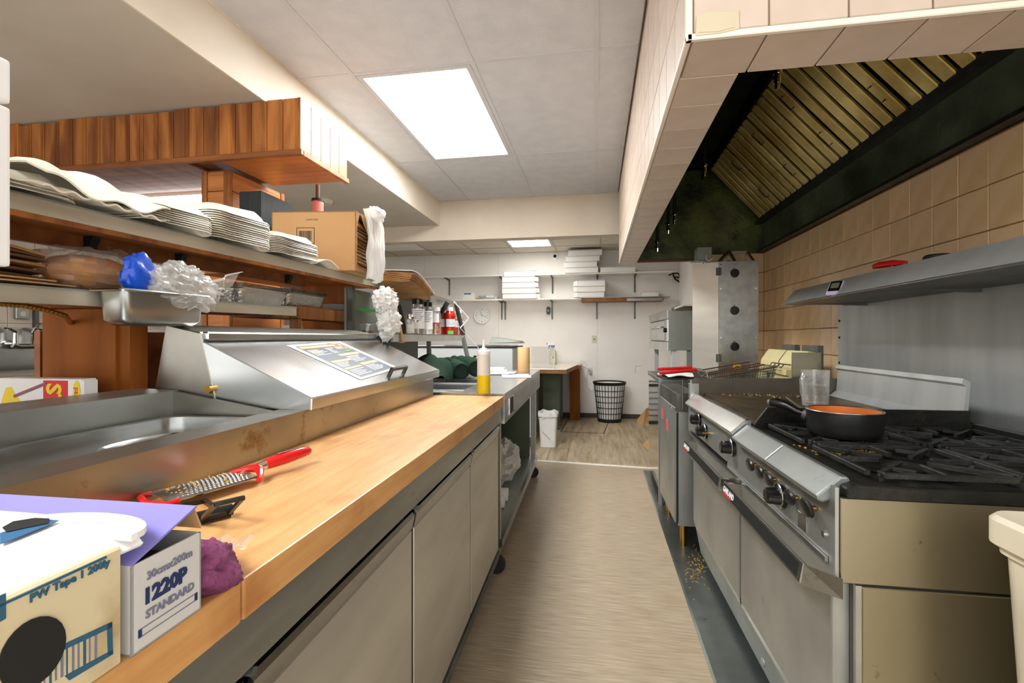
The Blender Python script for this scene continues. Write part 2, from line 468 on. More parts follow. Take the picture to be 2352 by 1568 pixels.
def piece(name, me, parent, loc, rot=None):
    """one more piece that shares mesh data; loc in the parent's space"""
    o = bpy.data.objects.new(name, me); COL.objects.link(o); o.parent = parent; o.location = loc
    if rot: o.rotation_euler = rot
    return o
def copy_tree(o, parent=None):
    c = o.copy(); COL.objects.link(c); c.parent = parent
    ORG[c.name] = ORG.get(o.name, Vector())
    for ch in list(o.children): copy_tree(ch, c)
    return c
_txt = {}
def text_part(s, size, mat, parent, origin, xdir, ydir, name='lettering', depth=.0004, align='LEFT', sub=None, bold=0.0):
    """flat print lying in the plane of xdir, ydir; origin in frame coordinates (or local)"""
    cu = bpy.data.curves.new('t', 'FONT'); cu.body = s; cu.size = size; cu.extrude = depth; cu.align_x = align
    cu.offset = bold; cu.resolution_u = 2
    t = bpy.data.objects.new('t', cu); COL.objects.link(t)
    dg = bpy.context.evaluated_depsgraph_get()
    me = bpy.data.meshes.new_from_object(t.evaluated_get(dg))
    bpy.data.objects.remove(t, do_unlink=True); bpy.data.curves.remove(cu)
    x = Vector(xdir).normalized(); y = Vector(ydir); y = (y - x * y.dot(x)).normalized(); z = x.cross(y)
    mt = Matrix((x, y, z)).transposed().to_4x4(); mt.translation = Vector(origin) - ORG.get(parent.name, Vector())
    me.transform(mt)
    me.materials.clear(); me.materials.append(MATS[mat])
    o = bpy.data.objects.new(name, me); COL.objects.link(o); o.parent = parent
    ORG[o.name] = ORG.get(parent.name, Vector())
    return o
def arc(c, r, a0, a1, n, plane='xz', y=0):
    out = []
    for i in range(n + 1):
        t = a0 + (a1 - a0) * i / n
        out.append((c[0] + r * math.cos(t), c[1] + r * math.sin(t)))
    return out
def rrect(x0, x1, y0, y1, r, n=4):
    out = []
    for cx, cy, a in ((x1 - r, y1 - r, 0), (x0 + r, y1 - r, PI / 2), (x0 + r, y0 + r, PI), (x1 - r, y0 + r, 1.5 * PI)):
        for i in range(n + 1):
            t = a + PI / 2 * i / n; out.append((cx + r * math.cos(t), cy + r * math.sin(t)))
    return out
# ================================================================ STRUCTURE (room frame)
room_frame()
XL, XR, YB, ZF, ZS = -4.85, 1.45, 7.34, 2.65, 2.40
floor = B().box(XL - .1, XR + .1, -1.6, YB + .1, -.08, 0).top('floor', 'vinyl', kind='structure')
# wood-look planks of the far part, laid along the room behind the white strip
def strip_y(x): return 4.618 - .0845 * x
k = 0
for i in range(11):
    x0 = -1.05 + i * .19
    y = strip_y(x0 + .1) + .02; seg = (.35, .8, 1.1, .55, .95, .7)[i % 6]
    while y < YB - .01:
        y1 = min(y + seg, YB)
        B().box(x0 + .0015, x0 + .1885, y + .0015, y1 - .0015, 0, .004).part('plank', 'plank', floor)
        y = y1; seg = 1.22
# floor hatch outline
hp = [PR(1288, 991, Z=.005), PR(1387, 995, Z=.005), PR(1398, 969, Z=.005), PR(1302, 967, Z=.005)]
hb = B()
for a, b in ((0, 1), (1, 2), (0, 3)): hb.bar(hp[a], hp[b], .012, .003)
hb.part('hatch_seam', 'floor_seam', floor)
ts = B()
ts.bar((-.80, strip_y(-.80), .005), (.60, strip_y(.60), .005), .04, .010)
tsp = ts.top('trim_1', 'white_strip', kind='structure', bevel=.002)
for i in range(8):
    x = -.7 + i * .165
    B().cyl((x, strip_y(x), .0095), (x, strip_y(x), .0115), .004, n=8).part('screw', 'steel_dark', tsp)

wb = B().box(XL, XR, YB, YB + .1, 0, 2.62).top('wall_back', 'grout_pale', kind='structure')
xs = [XL, -3.9, -2.7, -1.49, .012, 1.17]
for a, b in zip(xs, xs[1:]):
    B().box(a + .001, b - .001, YB - .008, YB, .07, 2.5).part('wall_panel', 'wall_paint', wb, bevel=.001)
B().box(-2.2, 1.17, YB - .022, YB - .008, 0, .07).top('baseboard_back', 'baseboard', kind='structure')
wl = B().box(XL - .1, XL, -1.6, YB + .1, 0, 2.62).top('wall_left', 'grout_pale', kind='structure')
tme = B().box(-.004, .004, -.098, .098, -.098, .098).mesh('tile', 'tile_left', bevel=.002)
for i in range(-7, 13):
    for j in range(6):
        piece('tile', tme, wl, (XL + .004, 2.95 + i * .2, 1.02 + j * .2))
B().box(XL, XL + .01, -1.6, YB, 0, .9).part('wall_paint_band', 'wall_paint', wl)
wr = B().box(XR, XR + .1, .2, 4.66, 0, 2.72).top('wall_right', 'grout', kind='structure')
tme = B().box(-.004, .004, -.0752, .0752, -.0832, .0832).mesh('tile', 'tile_wall', bevel=.0025)
for i in range(25):
    for j in range(7):
        y = 4.463 - i * .1535; z = 1.855 - j * .17
        if y < 3.1 and z < 1.35: continue
        piece('tile', tme, wr, (XR - .004 + rnd.uniform(-.0006, .0006), y, z))
wv = B().box(1.0, XR, 4.55, 4.66, 0, 2.72).top('wall_return', 'grout', kind='structure')
tme2 = B().box(-.0752, .0752, -.004, .004, -.0832, .0832).mesh('tile', 'tile_wall', bevel=.0025)
for i in range(3):
    for j in range(7):
        piece('tile', tme2, wv, (1.368 - i * .1535, 4.546, 1.855 - j * .17))
B().box(1.17, 1.30, 4.66, YB, 0, 2.62).top('wall_alcove', 'wall_paint', kind='structure')

# ceilings
cl = B().box(XL, .30, -1.6, 5.0, ZF + .03, ZF + .13).box(.30, XR + .1, -1.6, 1.25, ZF + .03, ZF + .13).box(XL, XR + .1, 5.0, YB + .1, 2.53, 2.63).top('ceiling', 'ceil_tile', kind='structure')
cx = [-1.665, -1.33, -.645, .0, .215]; cy = [-1.49, -.17, 1.15, 2.475, 3.80, 4.95]
tb = B()
for i in range(4):
    for j in range(5):
        if i == 1 and j in (0, 3): continue
        B().box(cx[i] + .006, cx[i + 1] - .006, cy[j] + .006, cy[j + 1] - .006, ZF + .002, ZF + .017).part('ceiling_tile', 'ceil_tile', cl, bevel=.003)
for x in cx[1:4]: B().box(x - .0125, x + .0125, -1.49, 4.95, ZF - .002, ZF + .004).box(x - .002, x + .002, -1.49, 4.95, ZF, ZF + .03).part('tee_bar', 'tee_bar', cl)
for y in cy[1:-1]:
    for i in range(4):
        B().box(cx[i] + .0125, cx[i + 1] - .0125, y - .0125, y + .0125, ZF - .0015, ZF + .003).part('tee_bar', 'tee_bar', cl)
B().box(-1.665, -1.64, -1.49, 4.95, ZF - .002, ZF + .003).part('wall_angle', 'soffit_cream', cl)
fx = [-3.77, -3.12, -2.475, -1.83, -1.228, -.59, .055, .7, 1.17]; fy = [5.1, 5.57, 6.885, YB]
for i in range(8):
    for j in range(3):
        if i == 4 and j == 1: continue
        mt = 'white_card' if (i == 1 and j == 1) else 'ceil_tile_far'
        B().box(fx[i] + .006, fx[i + 1] - .006, fy[j] + .006, fy[j + 1] - .006, 2.502, 2.517).part('ceiling_tile', mt, cl, bevel=.003)
for x in fx[1:-1]: B().box(x - .0125, x + .0125, 5.1, YB, 2.498, 2.504).part('tee_bar', 'tee_far', cl)
for y in fy[1:3]:
    for i in range(8): B().box(fx[i] + .0125, fx[i + 1] - .0125, y - .0125, y + .0125, 2.4985, 2.503).part('tee_bar', 'tee_far', cl)
sf = B().box(XL, -1.66, -1.6, 4.95, ZS, ZF + .03).top('ceiling_soffit', 'plaster', kind='structure')
B().box(-1.662, -1.652, -1.6, 4.95, ZS - .004, ZF - .003).part('face_board', 'soffit_cream', sf)
B().box(XL, 1.17, 4.95, 5.10, 2.235, ZF + .03).top('ceiling_beam', 'beam_paint', kind='structure')

def light_panel(x0, x1, y0, y1, z, label, em='emit_panel'):
    t = thing('ceiling_light', label, 'ceiling light', ((x0 + x1) / 2, (y0 + y1) / 2, z), ab=True, group='recessed fluorescent panels')
    f = B()
    w = .03
    f.box(x0, x0 + w, y0, y1, z - .003, z + .02).box(x1 - w, x1, y0, y1, z - .003, z + .02)
    f.box(x0 + w, x1 - w, y0, y0 + w, z - .003, z + .02).box(x0 + w, x1 - w, y1 - w, y1, z - .003, z + .02)
    f.part('frame', 'tee_bar', t)
    B().box(x0 + w, x1 - w, y0 + w, y1 - w, z + .004, z + .010).part('diffuser', em, t)
    return t
light_panel(-1.315, -.66, 2.49, 3.785, ZF, 'large bright fluorescent panel set in the ceiling above the counter')
light_panel(-1.315, -.66, -1.475, -.185, ZF, 'fluorescent ceiling panel above the camera, out of the picture')
light_panel(-1.213, -.605, 5.585, 6.87, 2.5, 'small far fluorescent panel in the low ceiling by the back wall', 'emit_far')

# ================================================================ EXHAUST HOOD
HX, HY0, HY1, HZ = .21, 1.19, 4.66, 1.90
hood = thing('exhaust_hood', 'tiled exhaust hood with greasy baffle filters above the range', 'range hood', (.83, 2.92, HZ), ab=True)
B().box(HX + .008, .36, HY0 + .008, HY1 - .008, HZ + .008, 2.70).part('front_wall', 'grout_pale', hood)
B().box(.36, XR - .005, HY0 + .008, HY0 + .17, HZ + .008, 2.70).part('end_wall', 'grout_pale', hood)
B().box(.36, XR - .005, HY1 - .10, HY1 - .008, HZ + .02, 2.70).part('end_wall', 'grease_green', hood)
B().box(.30, XR + .1, HY0 + .06, HY1 + .34, 2.70, 2.74).part('top_plate', 'grease_dark', hood)
tw = .1645
tn = B().box(-tw / 2 + .0015, tw / 2 - .0015, -.004, .004, -tw / 2 + .0015, tw / 2 - .0015).mesh('tile', 'tile_hood', bevel=.002)
ts_ = B().box(-.004, .004, -tw / 2 + .0015, tw / 2 - .0015, -tw / 2 + .0015, tw / 2 - .0015).mesh('tile', 'tile_hood', bevel=.002)
tb_ = B().box(-.075, .075, -tw / 2 + .0015, tw / 2 - .0015, -.004, .004).mesh('tile', 'tile_hood', bevel=.002)
tc_ = B().box(-tw / 2 + .0015, tw / 2 - .0015, -.083, .083, -.004, .004).mesh('tile', 'tile_hood', bevel=.002)
ho = Vector((.83, 2.92, HZ))
for i in range(7):
    for j in range(4):
        piece('tile', tn, hood, Vector((HX + .085 + i * .1655 + .012, HY0 + .004, HZ + .095 + j * .1655)) - ho)
    piece('tile', tc_, hood, Vector((HX + .085 + i * .1655 + .012, HY0 + .092, HZ + .004)) - ho)
for i in range(21):
    for j in range(4):
        piece('tile', ts_, hood, Vector((HX + .004, HY0 + .095 + i * .1655, HZ + .095 + j * .1655)) - ho)
    if i: piece('tile', tb_, hood, Vector((HX + .087, HY0 + .095 + i * .1655, HZ + .004)) - ho)
B().box(HX - .003, HX + .012, HY0 - .003, HY0 + .012, HZ - .003, 2.65).part('corner_bead', 'bead_trim', hood, bevel=.002)
B().box(HX - .003, HX + .010, HY0, HY1, HZ - .003, HZ + .010).part('corner_bead', 'bead_trim', hood, bevel=.002)
B().box(HX, XR - .01, HY0 - .003, HY0 + .010, HZ - .003, HZ + .012).part('corner_bead', 'bead_trim', hood, bevel=.002)
# inner skins
B().prism([(.362, HZ + .01), (.374, HZ + .01), (.50, 2.68), (.488, 2.69)], 'y', HY0 + .175, HY1 - .1).part('inner_panel', 'grease_dark', hood)
B().box(.37, XR - .01, HY1 - .112, HY1 - .102, HZ + .01, 2.69).part('inner_panel', 'grease_green', hood)
B().box(.37, XR - .01, HY0 + .172, HY0 + .18, HZ + .01, 2.69).part('inner_panel', 'grease_green', hood)
B().box(1.425, 1.438, HY0 + .18, HY1 - .112, 1.97, 2.30).part('back_plate', 'grease_plate', hood)
B().prism([(1.385, 1.945), (1.445, 1.945), (1.445, 2.0), (1.43, 2.0), (1.43, 1.962), (1.385, 1.962)], 'y', HY0 + .18, HY1 - .1).part('drip_trough', 'burnt', hood)
B().prism([(1.365, 2.205), (1.43, 2.235), (1.43, 2.19), (1.372, 2.185)], 'y', HY0 + .2, HY1 - .12).part('filter_rail', 'burnt', hood)
B().prism([(.925, 2.69), (.975, 2.69), (.975, 2.66), (.925, 2.60)], 'y', HY0 + .2, HY1 - .12).part('filter_rail', 'grease_dark', hood)
B().box(.37, XR - .01, HY1 - .102, HY1 - .02, HZ - .004, HZ + .02).part('end_rim', 'rust', hood)
# baffle filters: A top edge -> Bq low edge
A = Vector((.975, 0, 2.675)); Bq = Vector((1.385, 0, 2.215)); sl = (Bq - A); L_ = sl.length; sl.normalize()
nrm = Vector((-sl.z, 0, sl.x)); nrm = -nrm if nrm.z > 0 else nrm
fy0 = HY0 + .22; NF = 6; fw = (4.46 - fy0) / NF
for q in range(NF):
    y0 = fy0 + q * fw + .006; y1 = y0 + fw - .012
    f = B()
    def fp(a, y, h): return A + sl * a + nrm * h + Vector((0, y, 0))
    def slab(b, a0, a1, ya, yb, h0, h1):
        b.hexa([fp(a0, ya, h0), fp(a1, ya, h0), fp(a1, yb, h0), fp(a0, yb, h0), fp(a0, ya, h1), fp(a1, ya, h1), fp(a1, yb, h1), fp(a0, yb, h1)])
    slab(f, .0, L_, y0, y1, -.03, -.025)
    slab(f, 0, .02, y0, y1, -.025, .004); slab(f, L_ - .02, L_, y0, y1, -.025, .004)
    flt = f.part('baffle_filter', 'baffle_edge', hood)
    nsl = 5; pw = (y1 - y0) / nsl
    for s_ in range(nsl):
        ya = y0 + s_ * pw + .014; yb = y0 + (s_ + 1) * pw - .014
        g = B(); slab(g, .012, L_ - .012, ya, yb, -.012, .006)
        g.part('baffle', 'baffle', flt, bevel=.004)
    for yy in (y0 + pw * .5, ):
        for a in (.12, L_ - .20):
            B().tube([fp(a, yy, .006), fp(a, yy, .03), fp(a + .09, yy, .03), fp(a + .09, yy, .006)], .0035, 6).part('handle', 'black_matte', flt)
# fire nozzles: dark drop pipe with a bright tip
for px, py, X in ((1785, 205, .86), (1618, 405, .80), (1549, 515, .62), (1535, 537, .58), (1510, 578, .50)):
    p = PR(px, py, X=X); q = p + Vector((.0, -.02, .30 if p.z < 2.3 else 2.69 - p.z))
    d = (q - p).normalized()
    nz = B().tube([p + d * .075, p + d * .11, q], [.014, .014, .012], 8).part('nozzle_pipe', 'black_matte', hood)
    B().cyl(p + d * .09, p + d * .072, .020, n=10).cyl(p + d * .072, p + d * .035, .015, n=10).cyl(p + d * .035, p + d * .028, .018, n=10).cyl(p + d * .028, p, .012, .010, n=10).part('nozzle_tip', 'chrome', nz, smooth=True)
# feed pipe along the hood
B().tube([(.60, HY0 + .3, 2.40), (.60, 4.5, 2.40)], .012, 8).part('feed_pipe', 'black_matte', hood)
# old tape on the near face
tp0 = PR(1600, 82, Y=HY0 - .006); tp1 = PR(1697, 25, Y=HY0 - .006)
def tape(pxs, name='tape', mt='tape', off=0):
    vs = [PR(x, y, Y=HY0 - .005 - off) for x, y in pxs]; n = len(vs)
    b = B(); b.add(vs + [v + Vector((0, .003, 0)) for v in vs], [tuple(range(n)), tuple(range(2 * n - 1, n - 1, -1))] + [(i, (i + 1) % n, n + (i + 1) % n, n + i) for i in range(n)])
    return b.part(name, mt, hood)
tape([(1598, 82), (1600, 38), (1626, 26), (1690, 28), (1697, 22), (1698, 66), (1652, 76)])
tape([(1604, 74), (1630, 50), (1684, 42), (1688, 62), (1650, 72)], off=.0012)
# ================================================================ metal floor plate
room_frame()
fp_ = B()
fp_.hexa([(.405, .95, .0005), (1.44, .95, .0005), (1.44, 4.50, .0005), (.415, 4.50, .0005), (.405, .95, .004), (1.44, .95, .004), (1.44, 4.50, .004), (.415, 4.50, .004)])
fpo = fp_.top('floor_plate', 'floor_steel', label='grey sheet metal laid on the floor under the range and fryer', cat='floor plate')
B().hexa([(.398, .95, .0005), (.408, .95, .0005), (.418, 4.50, .0005), (.408, 4.50, .0005), (.398, .95, .006), (.408, .95, .006), (.418, 4.50, .006), (.408, 4.50, .006)]).part('edge_strip', 'steel_clean', fpo)

# ================================================================ LEFT LINE: refrigerated prep table
line_frame()
ZC, XF, XBK = .915, -.40, -.755
YN, YE = -.35, 2.33
pt = thing('prep_table', 'steel refrigerated sandwich prep table with three doors and wooden cutting top', 'prep table', (-.8, 1.0, 0), ab=True)
B().box(-1.24, -.455, YN, YE, .15, .86).part('body', 'steel_dull', pt)
B().box(-.462, -.415, YN, YE, .785, .872).part('front_rail', 'steel', pt, bevel=.003)
B().box(-.47, -.425, YN, YE, .12, .155).part('base_rail', 'steel_dark', pt)
for x in (-1.2, -.52):
    for y in (YN + .1, 1.0, YE - .1):
        c_ = B().cyl((x, y, .045), (x, y, .15), .018, n=12).part('leg', 'steel_dark', pt)
        B().cyl((x, y - .012, .04), (x, y + .012, .04), .04, n=16).part('caster_wheel', 'black_matte', c_)
# doors with recessed pull along the top
for y0, y1 in ((.56, 1.145), (1.158, 1.75), (1.762, 2.325), (-.34, .548)):
    d = B().box(-.458, -.428, y0, y1, .165, .725).part('door', 'steel_door', pt, bevel=.003)
    B().prism([(-.456, .727), (-.428, .727), (-.421, .760), (-.427, .768), (-.436, .735), (-.456, .735)], 'y', y0, y1).part('pull_lip', 'steel', d)
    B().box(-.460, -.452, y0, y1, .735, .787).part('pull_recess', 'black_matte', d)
    B().box(-.459, -.430, y0 - .006, y0 - .001, .165, .727).part('gasket', 'black_matte', d)
for y in (1.151, 1.756, .554):
    B().cyl((-.44, y, .772), (-.44, y, .784), .012, n=10).cyl((-.432, y, .778), (-.415, y, .778), .006, n=8).part('hinge', 'steel_dark', pt)
# butcher-block boards
B().box(XBK, XF, .515, 2.315, .866, ZC).part('cutting_board', 'butcher', pt, bevel=.003, seg=2)
B().box(XBK, XF, YN, .511, .866, ZC).part('cutting_board', 'butcher', pt, bevel=.003, seg=2)
# raised pan rail: front riser with ledge, rear wall, end walls, well floor
def fx_(z0, z1): pass
B().prism([(-.758, .868), (-.754, .868), (-.754, 1.003), (-.835, 1.003), (-.835, .95), (-.831, .95), (-.831, .999), (-.758, .999)], 'y', YN, 2.31).part('front_riser', 'steel_dirty', pt)
B().prism([(-1.142, .93), (-1.138, .93), (-1.138, 1.052), (-1.265, 1.056), (-1.265, .86), (-1.26, .86), (-1.26, 1.05), (-1.142, 1.048)], 'y', YN, 1.20).part('rear_rail', 'steel_dull', pt)
B().hexa([(-1.14, 1.185, .95), (-.835, 1.185, .95), (-.835, 1.20, .95), (-1.14, 1.20, .95), (-1.14, 1.185, 1.05), (-.835, 1.185, 1.0), (-.835, 1.20, 1.0), (-1.14, 1.20, 1.05)]).part('well_end', 'steel_dirty', pt)
B().box(-1.14, -.76, YN, 2.3, .862, .87).part('well_floor', 'black_matte', pt)
B().box(-.85, -.832, .3, 1.18, .95, .956).part('pan_ledge', 'steel_dirty', pt)
# steel lid: fixed back box and hinged sloping hood
LY0, LY1 = 1.212, 2.367
ld = B().prism([(-1.225, 1.0), (-1.03, 1.0), (-1.03, 1.04), (-1.078, 1.215), (-1.19, 1.238), (-1.225, 1.06)], 'y', LY0, LY1).part('lid_back', 'steel_dirty', pt, bevel=.004)
lid = B()
lp = [(-1.025, 1.003), (-.74, 1.0), (-.738, 1.036), (-1.066, 1.188), (-1.076, 1.19)]
lid.prism(lp, 'y', LY0 + .002, LY1)
lo = lid.part('lid', 'steel_clean', pt, bevel=.003)
B().box(-1.085, -1.062, LY0 + .01, LY1 - .01, 1.192, 1.216).part('lid_hinge', 'steel_clean', lo, bevel=.004)
B().cyl((-1.045, LY0 - .012, 1.055), (-1.045, LY0 + .002, 1.055), .011, n=12).part('pivot_bolt', 'brass', lo)
def on_lid(a, y, h=.0):                         # a: 0 at front lip, 1 at hinge
    p = Vector((-.738, y, 1.036)).lerp(Vector((-1.066, y, 1.188)), a)
    return p + Vector((.42, 0, .907)).normalized() * h
hd = [on_lid(.07, 1.78, .002), on_lid(.07, 1.78, .034), on_lid(.07, 1.93, .034), on_lid(.07, 1.93, .002)]
B().tube(hd, .008, 8).part('lid_handle', 'black_plastic', lo, smooth=True)
# sheet pan lying in the well, with oval recessed grip
pan = thing('steel_pan_cover', 'long steel pan cover with recessed oval grip lying in the open well', 'pan cover', (-1.0, .75, .955), ab=True)
def pan_z(x, y): return .928 + .0 * x
b = B(); zt = .982
out = rrect(-1.118, -.845, .40, 1.165, .05, 5); inn = rrect(-1.098, -.865, .42, 1.145, .045, 5); n_ = len(out)
vs = [(x, y, zt - .025) for x, y in out] + [(x, y, zt + .006) for x, y in out] + [(x, y, zt + .006) for x, y in inn] + [(x, y, zt - .012) for x, y in inn]
fs = []
for r in range(3):
    fs += [(r * n_ + i, r * n_ + (i + 1) % n_, (r + 1) * n_ + (i + 1) % n_, (r + 1) * n_ + i) for i in range(n_)]
fs.append(tuple(range(3 * n_, 4 * n_)))
b.add(vs, fs); b.part('tray', 'steel_clean', pan, smooth=True, angle=50)
gp = B(); gp.lathe((-.955, .92, zt - .012), [(.10, .0), (.105, .003), (.098, .004), (.085, -.002), (.0, -.002)], 28, sx=.45, sy=1.0)
gp.part('grip_recess', 'steel_clean', pan, smooth=True)
pan2 = B(); out = rrect(-1.10, -.85, -.25, .38, .05, 5); vs = [(x, y, .96) for x, y in out] + [(x, y, .985) for x, y in out] + [(x * .98 - .02, y * .97 + .005, .985) for x, y in out] + [(x * .98 - .02, y * .97 + .005, .972) for x, y in out]
fs = []
for r in range(3): fs += [(r * n_ + i, r * n_ + (i + 1) % n_, (r + 1) * n_ + (i + 1) % n_, (r + 1) * n_ + i) for i in range(n_)]
fs.append(tuple(range(3 * n_, 4 * n_))); pan2.add(vs, fs)
pan2.top('steel_pan_cover', 'steel_clean', label='steel pan cover at the near end of the open well, cut by the picture edge', cat='pan cover', ab=True, loc=(-1.0, .06, .96), smooth=True, angle=50)

# menu sheet lying on the sloping lid
mn = thing('menu_sheet', 'laminated menu print with dark blue panels lying on the steel lid', 'menu', tuple(on_lid(.5, 1.8)), ab=True)
def hitlid(px, py, h=.003):
    q = PE(px, py, X=-1.0); o_ = Vector((0, 0, CAMH)); d = q - o_
    p0 = on_lid(0, 0, h); nn = Vector((.42, 0, .907))
    t = (p0 - o_).dot(nn) / d.dot(nn); return o_ + d * t
def lidquad(pts, name, mt, par, h):
    vs = [hitlid(x, y, h) for x, y in pts]; up = Vector((.42, 0, .907)) * .0006; n = len(vs)
    return B().add(vs + [v + up for v in vs], [tuple(range(n)), tuple(range(2 * n - 1, n - 1, -1))] + [(i, (i + 1) % n, n + (i + 1) % n, n + i) for i in range(n)]).part(name, mt, par)
m4 = [(658, 793), (781, 784), (916, 845), (829, 872)]
def mq(u, v):
    a = Vector(m4[0]).lerp(Vector(m4[1]), u); b_ = Vector(m4[3]).lerp(Vector(m4[2]), u)
    p = a.lerp(b_, v); return (p.x, p.y)
lidquad(m4, 'sheet', 'label_white', mn, .0015)
def mrect(u0, u1, v0, v1, name, mt, h): return lidquad([mq(u0, v0), mq(u1, v0), mq(u1, v1), mq(u0, v1)], name, mt, mn, h)
pn = mrect(.10, .93, .05, .95, 'dark_panel', 'menu_blue', .0024)
for u0, u1, v0, v1 in ((.12, .9, .07, .13), (.5, .9, .36, .42), (.14, .55, .50, .55), (.12, .5, .70, .74), (.55, .9, .66, .72), (.70, .9, .15, .22), (.15, .35, .20, .24)):
    mrect(u0, u1, v0, v1, 'heading_bar', 'ink_orange', .0032)
k = 0
for u0, u1, v0, v1 in ((.14, .45, .17, .34), (.14, .45, .56, .68), (.14, .48, .76, .92), (.55, .88, .44, .62), (.55, .88, .74, .90), (.5, .66, .16, .33)):
    nrow = 5
    for r in range(nrow):
        vv = v0 + (v1 - v0) * (r + .2) / nrow
        mrect(u0, u0 + (u1 - u0) * rnd.uniform(.55, 1), vv, vv + (v1 - v0) / nrow * .38, 'text_line', 'ink_white', .0032)
for u, v, mt in ((.82, .10, 'red_print'), (.86, .18, 'red_print'), (.80, .30, 'green_plastic'), (.9, .26, 'bread'), (.75, .05, 'bread')):
    mrect(u - .035, u + .035, v - .02, v + .02, 'picture', mt, .0036)

# ================================================================ wooden pass-through shelf behind the prep table
def uz(y): return 1.466 + (y - .837) * .0102      # underside of the upper lip (it leans a little)
def lz(y): return 1.274 + (y - .826) * .0155
sh = thing('wooden_shelf', 'two-tier pine pass-through shelf with steel edging above the prep table', 'shelf', (-1.35, 1.6, 0), ab=True)
def ybox(b, x0, x1, y0, y1, f, h0, h1):
    b.hexa([(x0, y0, f(y0) + h0), (x1, y0, f(y0) + h0), (x1, y1, f(y1) + h0), (x0, y1, f(y1) + h0), (x0, y0, f(y0) + h1), (x1, y0, f(y0) + h1), (x1, y1, f(y1) + h1), (x0, y1, f(y1) + h1)]); return b
ybox(B(), -1.50, -1.206, .735, 2.77, uz, .012, .040).part('upper_board', 'pine_shelf', sh)
ybox(B(), -1.214, -1.200, .735, 2.78, uz, .006, .046).part('upper_edge', 'steel_lip', sh, bevel=.001)
ybox(B(), -1.50, -1.198, .735, 2.78, uz, .041, .045).part('upper_sheet', 'steel_dull', sh)
ybox(B(), -1.215, -1.203, .735, 2.78, uz, -.006, .006).part('front_batten', 'pine', sh)
ybox(B(), -1.395, -1.375, .735, 2.2, uz, -.028, .012).part('apron', 'pine_dark', sh)
for y in (1.15, 1.45, 2.05, .8):
    B().prism([(-1.375, uz(y) + .01), (-1.375, uz(y) - .025), (-1.362, uz(y) - .025), (-1.345, uz(y) + .01)], 'y', y - .012, y + .012).part('bracket', 'black_matte', sh)
ybox(B(), -1.50, -1.206, .735, 1.85, lz, .004, .034).part('lower_board', 'pine_shelf', sh)
ybox(B(), -1.212, -1.200, .735, 1.86, lz, .0, .038).part('lower_edge', 'steel_lip', sh, bevel=.001)
ybox(B(), -1.50, -1.198, .735, 1.86, lz, .035, .039).part('lower_sheet', 'steel_dull', sh)
# near partition board standing on the rear rail, with the corner batten
B().box(-1.50, -1.285, 1.165, 1.195, 0, lz(1.18) + .004).part('partition', 'pine_post', sh)
B().box(-1.525, -1.50, 1.150, 1.195, 0, lz(1.18) + .004).part('batten', 'pine_post', sh)
B().box(-1.285, -1.25, 1.160, 1.215, 0, lz(1.19) + .002).part('batten', 'pine_post', sh)
B().box(-1.50, -1.285, 1.150, 1.165, .9, lz(1.16)).part('board_face', 'pine_post', sh)
# wooden ledge and posts further on
B().box(-1.42, -1.30, 1.98, 2.80, 1.285, 1.345).part('ledge', 'pine', sh, bevel=.003)
B().box(-1.46, -1.31, 1.80, 2.02, 1.285, 1.325).part('ledge', 'pine', sh)
B().box(-1.345, -1.305, 2.03, 2.06, .90, 1.285).part('post', 'pine', sh)
B().box(-1.345, -1.305, 2.60, 2.64, .90, 1.285).part('post', 'pine', sh)
B().box(-1.345, -1.305, 2.545, 2.585, 1.345, 1.49).part('post', 'pine', sh)
B().box(-1.62, -1.345, 2.56, 2.58, 1.0, 1.50).part('partition', 'pine_post', sh)
B().box(-1.62, -1.60, 1.2, 2.56, .90, 1.22).part('back_board', 'pine_dark', sh)
B().box(-1.36, -1.335, 2.06, 2.60, .90, 1.20).part('back_board', 'pine_dark', sh)
B().box(-1.60, -1.26, 1.22, 2.75, .88, .905).part('rail_shelf', 'pine_dark', sh)
for y in (.735, 2.70):
    B().box(-1.60, -1.56, y, y + .04, 0, 1.49).part('post', 'pine_post', sh)
# flexible metal hose disappearing in the partition
hz = [PE(-40, 690, X=-1.24), PE(0, 697, X=-1.25), PE(50, 701, X=-1.26), PE(100, 710, X=-1.28), PE(150, 725, X=-1.30), Vector((-1.44, 1.158, 1.24))]
hs = B()
pts = []
for a, b_ in zip(hz, hz[1:]):
    for i in range(10): pts.append(a.lerp(b_, i / 10))
pts.append(hz[-1])
hs.tube(pts, [.007 if i % 2 else .0055 for i in range(len(pts))], 8)
hs.top('metal_hose', 'brass', label='flexible ribbed metal hose running into the wooden partition', cat='hose', ab=True, loc=tuple(hz[-1]))
# hooked steel pan in front of the lower shelf
sp = thing('steel_food_pan', 'steel food pan hooked over the front of the lower shelf', 'food pan', (-1.19, 1.2, lz(1.2)), ab=True)
y0, y1 = PE(237, 690, X=-1.17).y, PE(430, 690, X=-1.17).y
def frame_loop(x0, x1, ya, yb, r, z): return [(x, y, z + (y - 1.2) * .012) for x, y in rrect(x0, x1, ya, yb, r, 4)]
zt = 1.2 + .118
lo_ = [frame_loop(-1.205, -1.095, y0 - .012, y1 + .012, .02, zt), frame_loop(-1.19, -1.108, y0, y1, .02, zt - .002), frame_loop(-1.188, -1.11, y0 + .004, y1 - .004, .022, zt - .072), frame_loop(-1.178, -1.122, y0 + .02, y1 - .02, .02, zt - .086)]
b = B(); n_ = len(lo_[0]); vs = [p for l in lo_ for p in l]; fs = []
for r in range(3): fs += [(r * n_ + i, r * n_ + (i + 1) % n_, (r + 1) * n_ + (i + 1) % n_, (r + 1) * n_ + i) for i in range(n_)]
fs.append(tuple(range(3 * n_, 4 * n_))); b.add(vs, fs)
b.part('pan', 'steel', sp, smooth=True, angle=50)
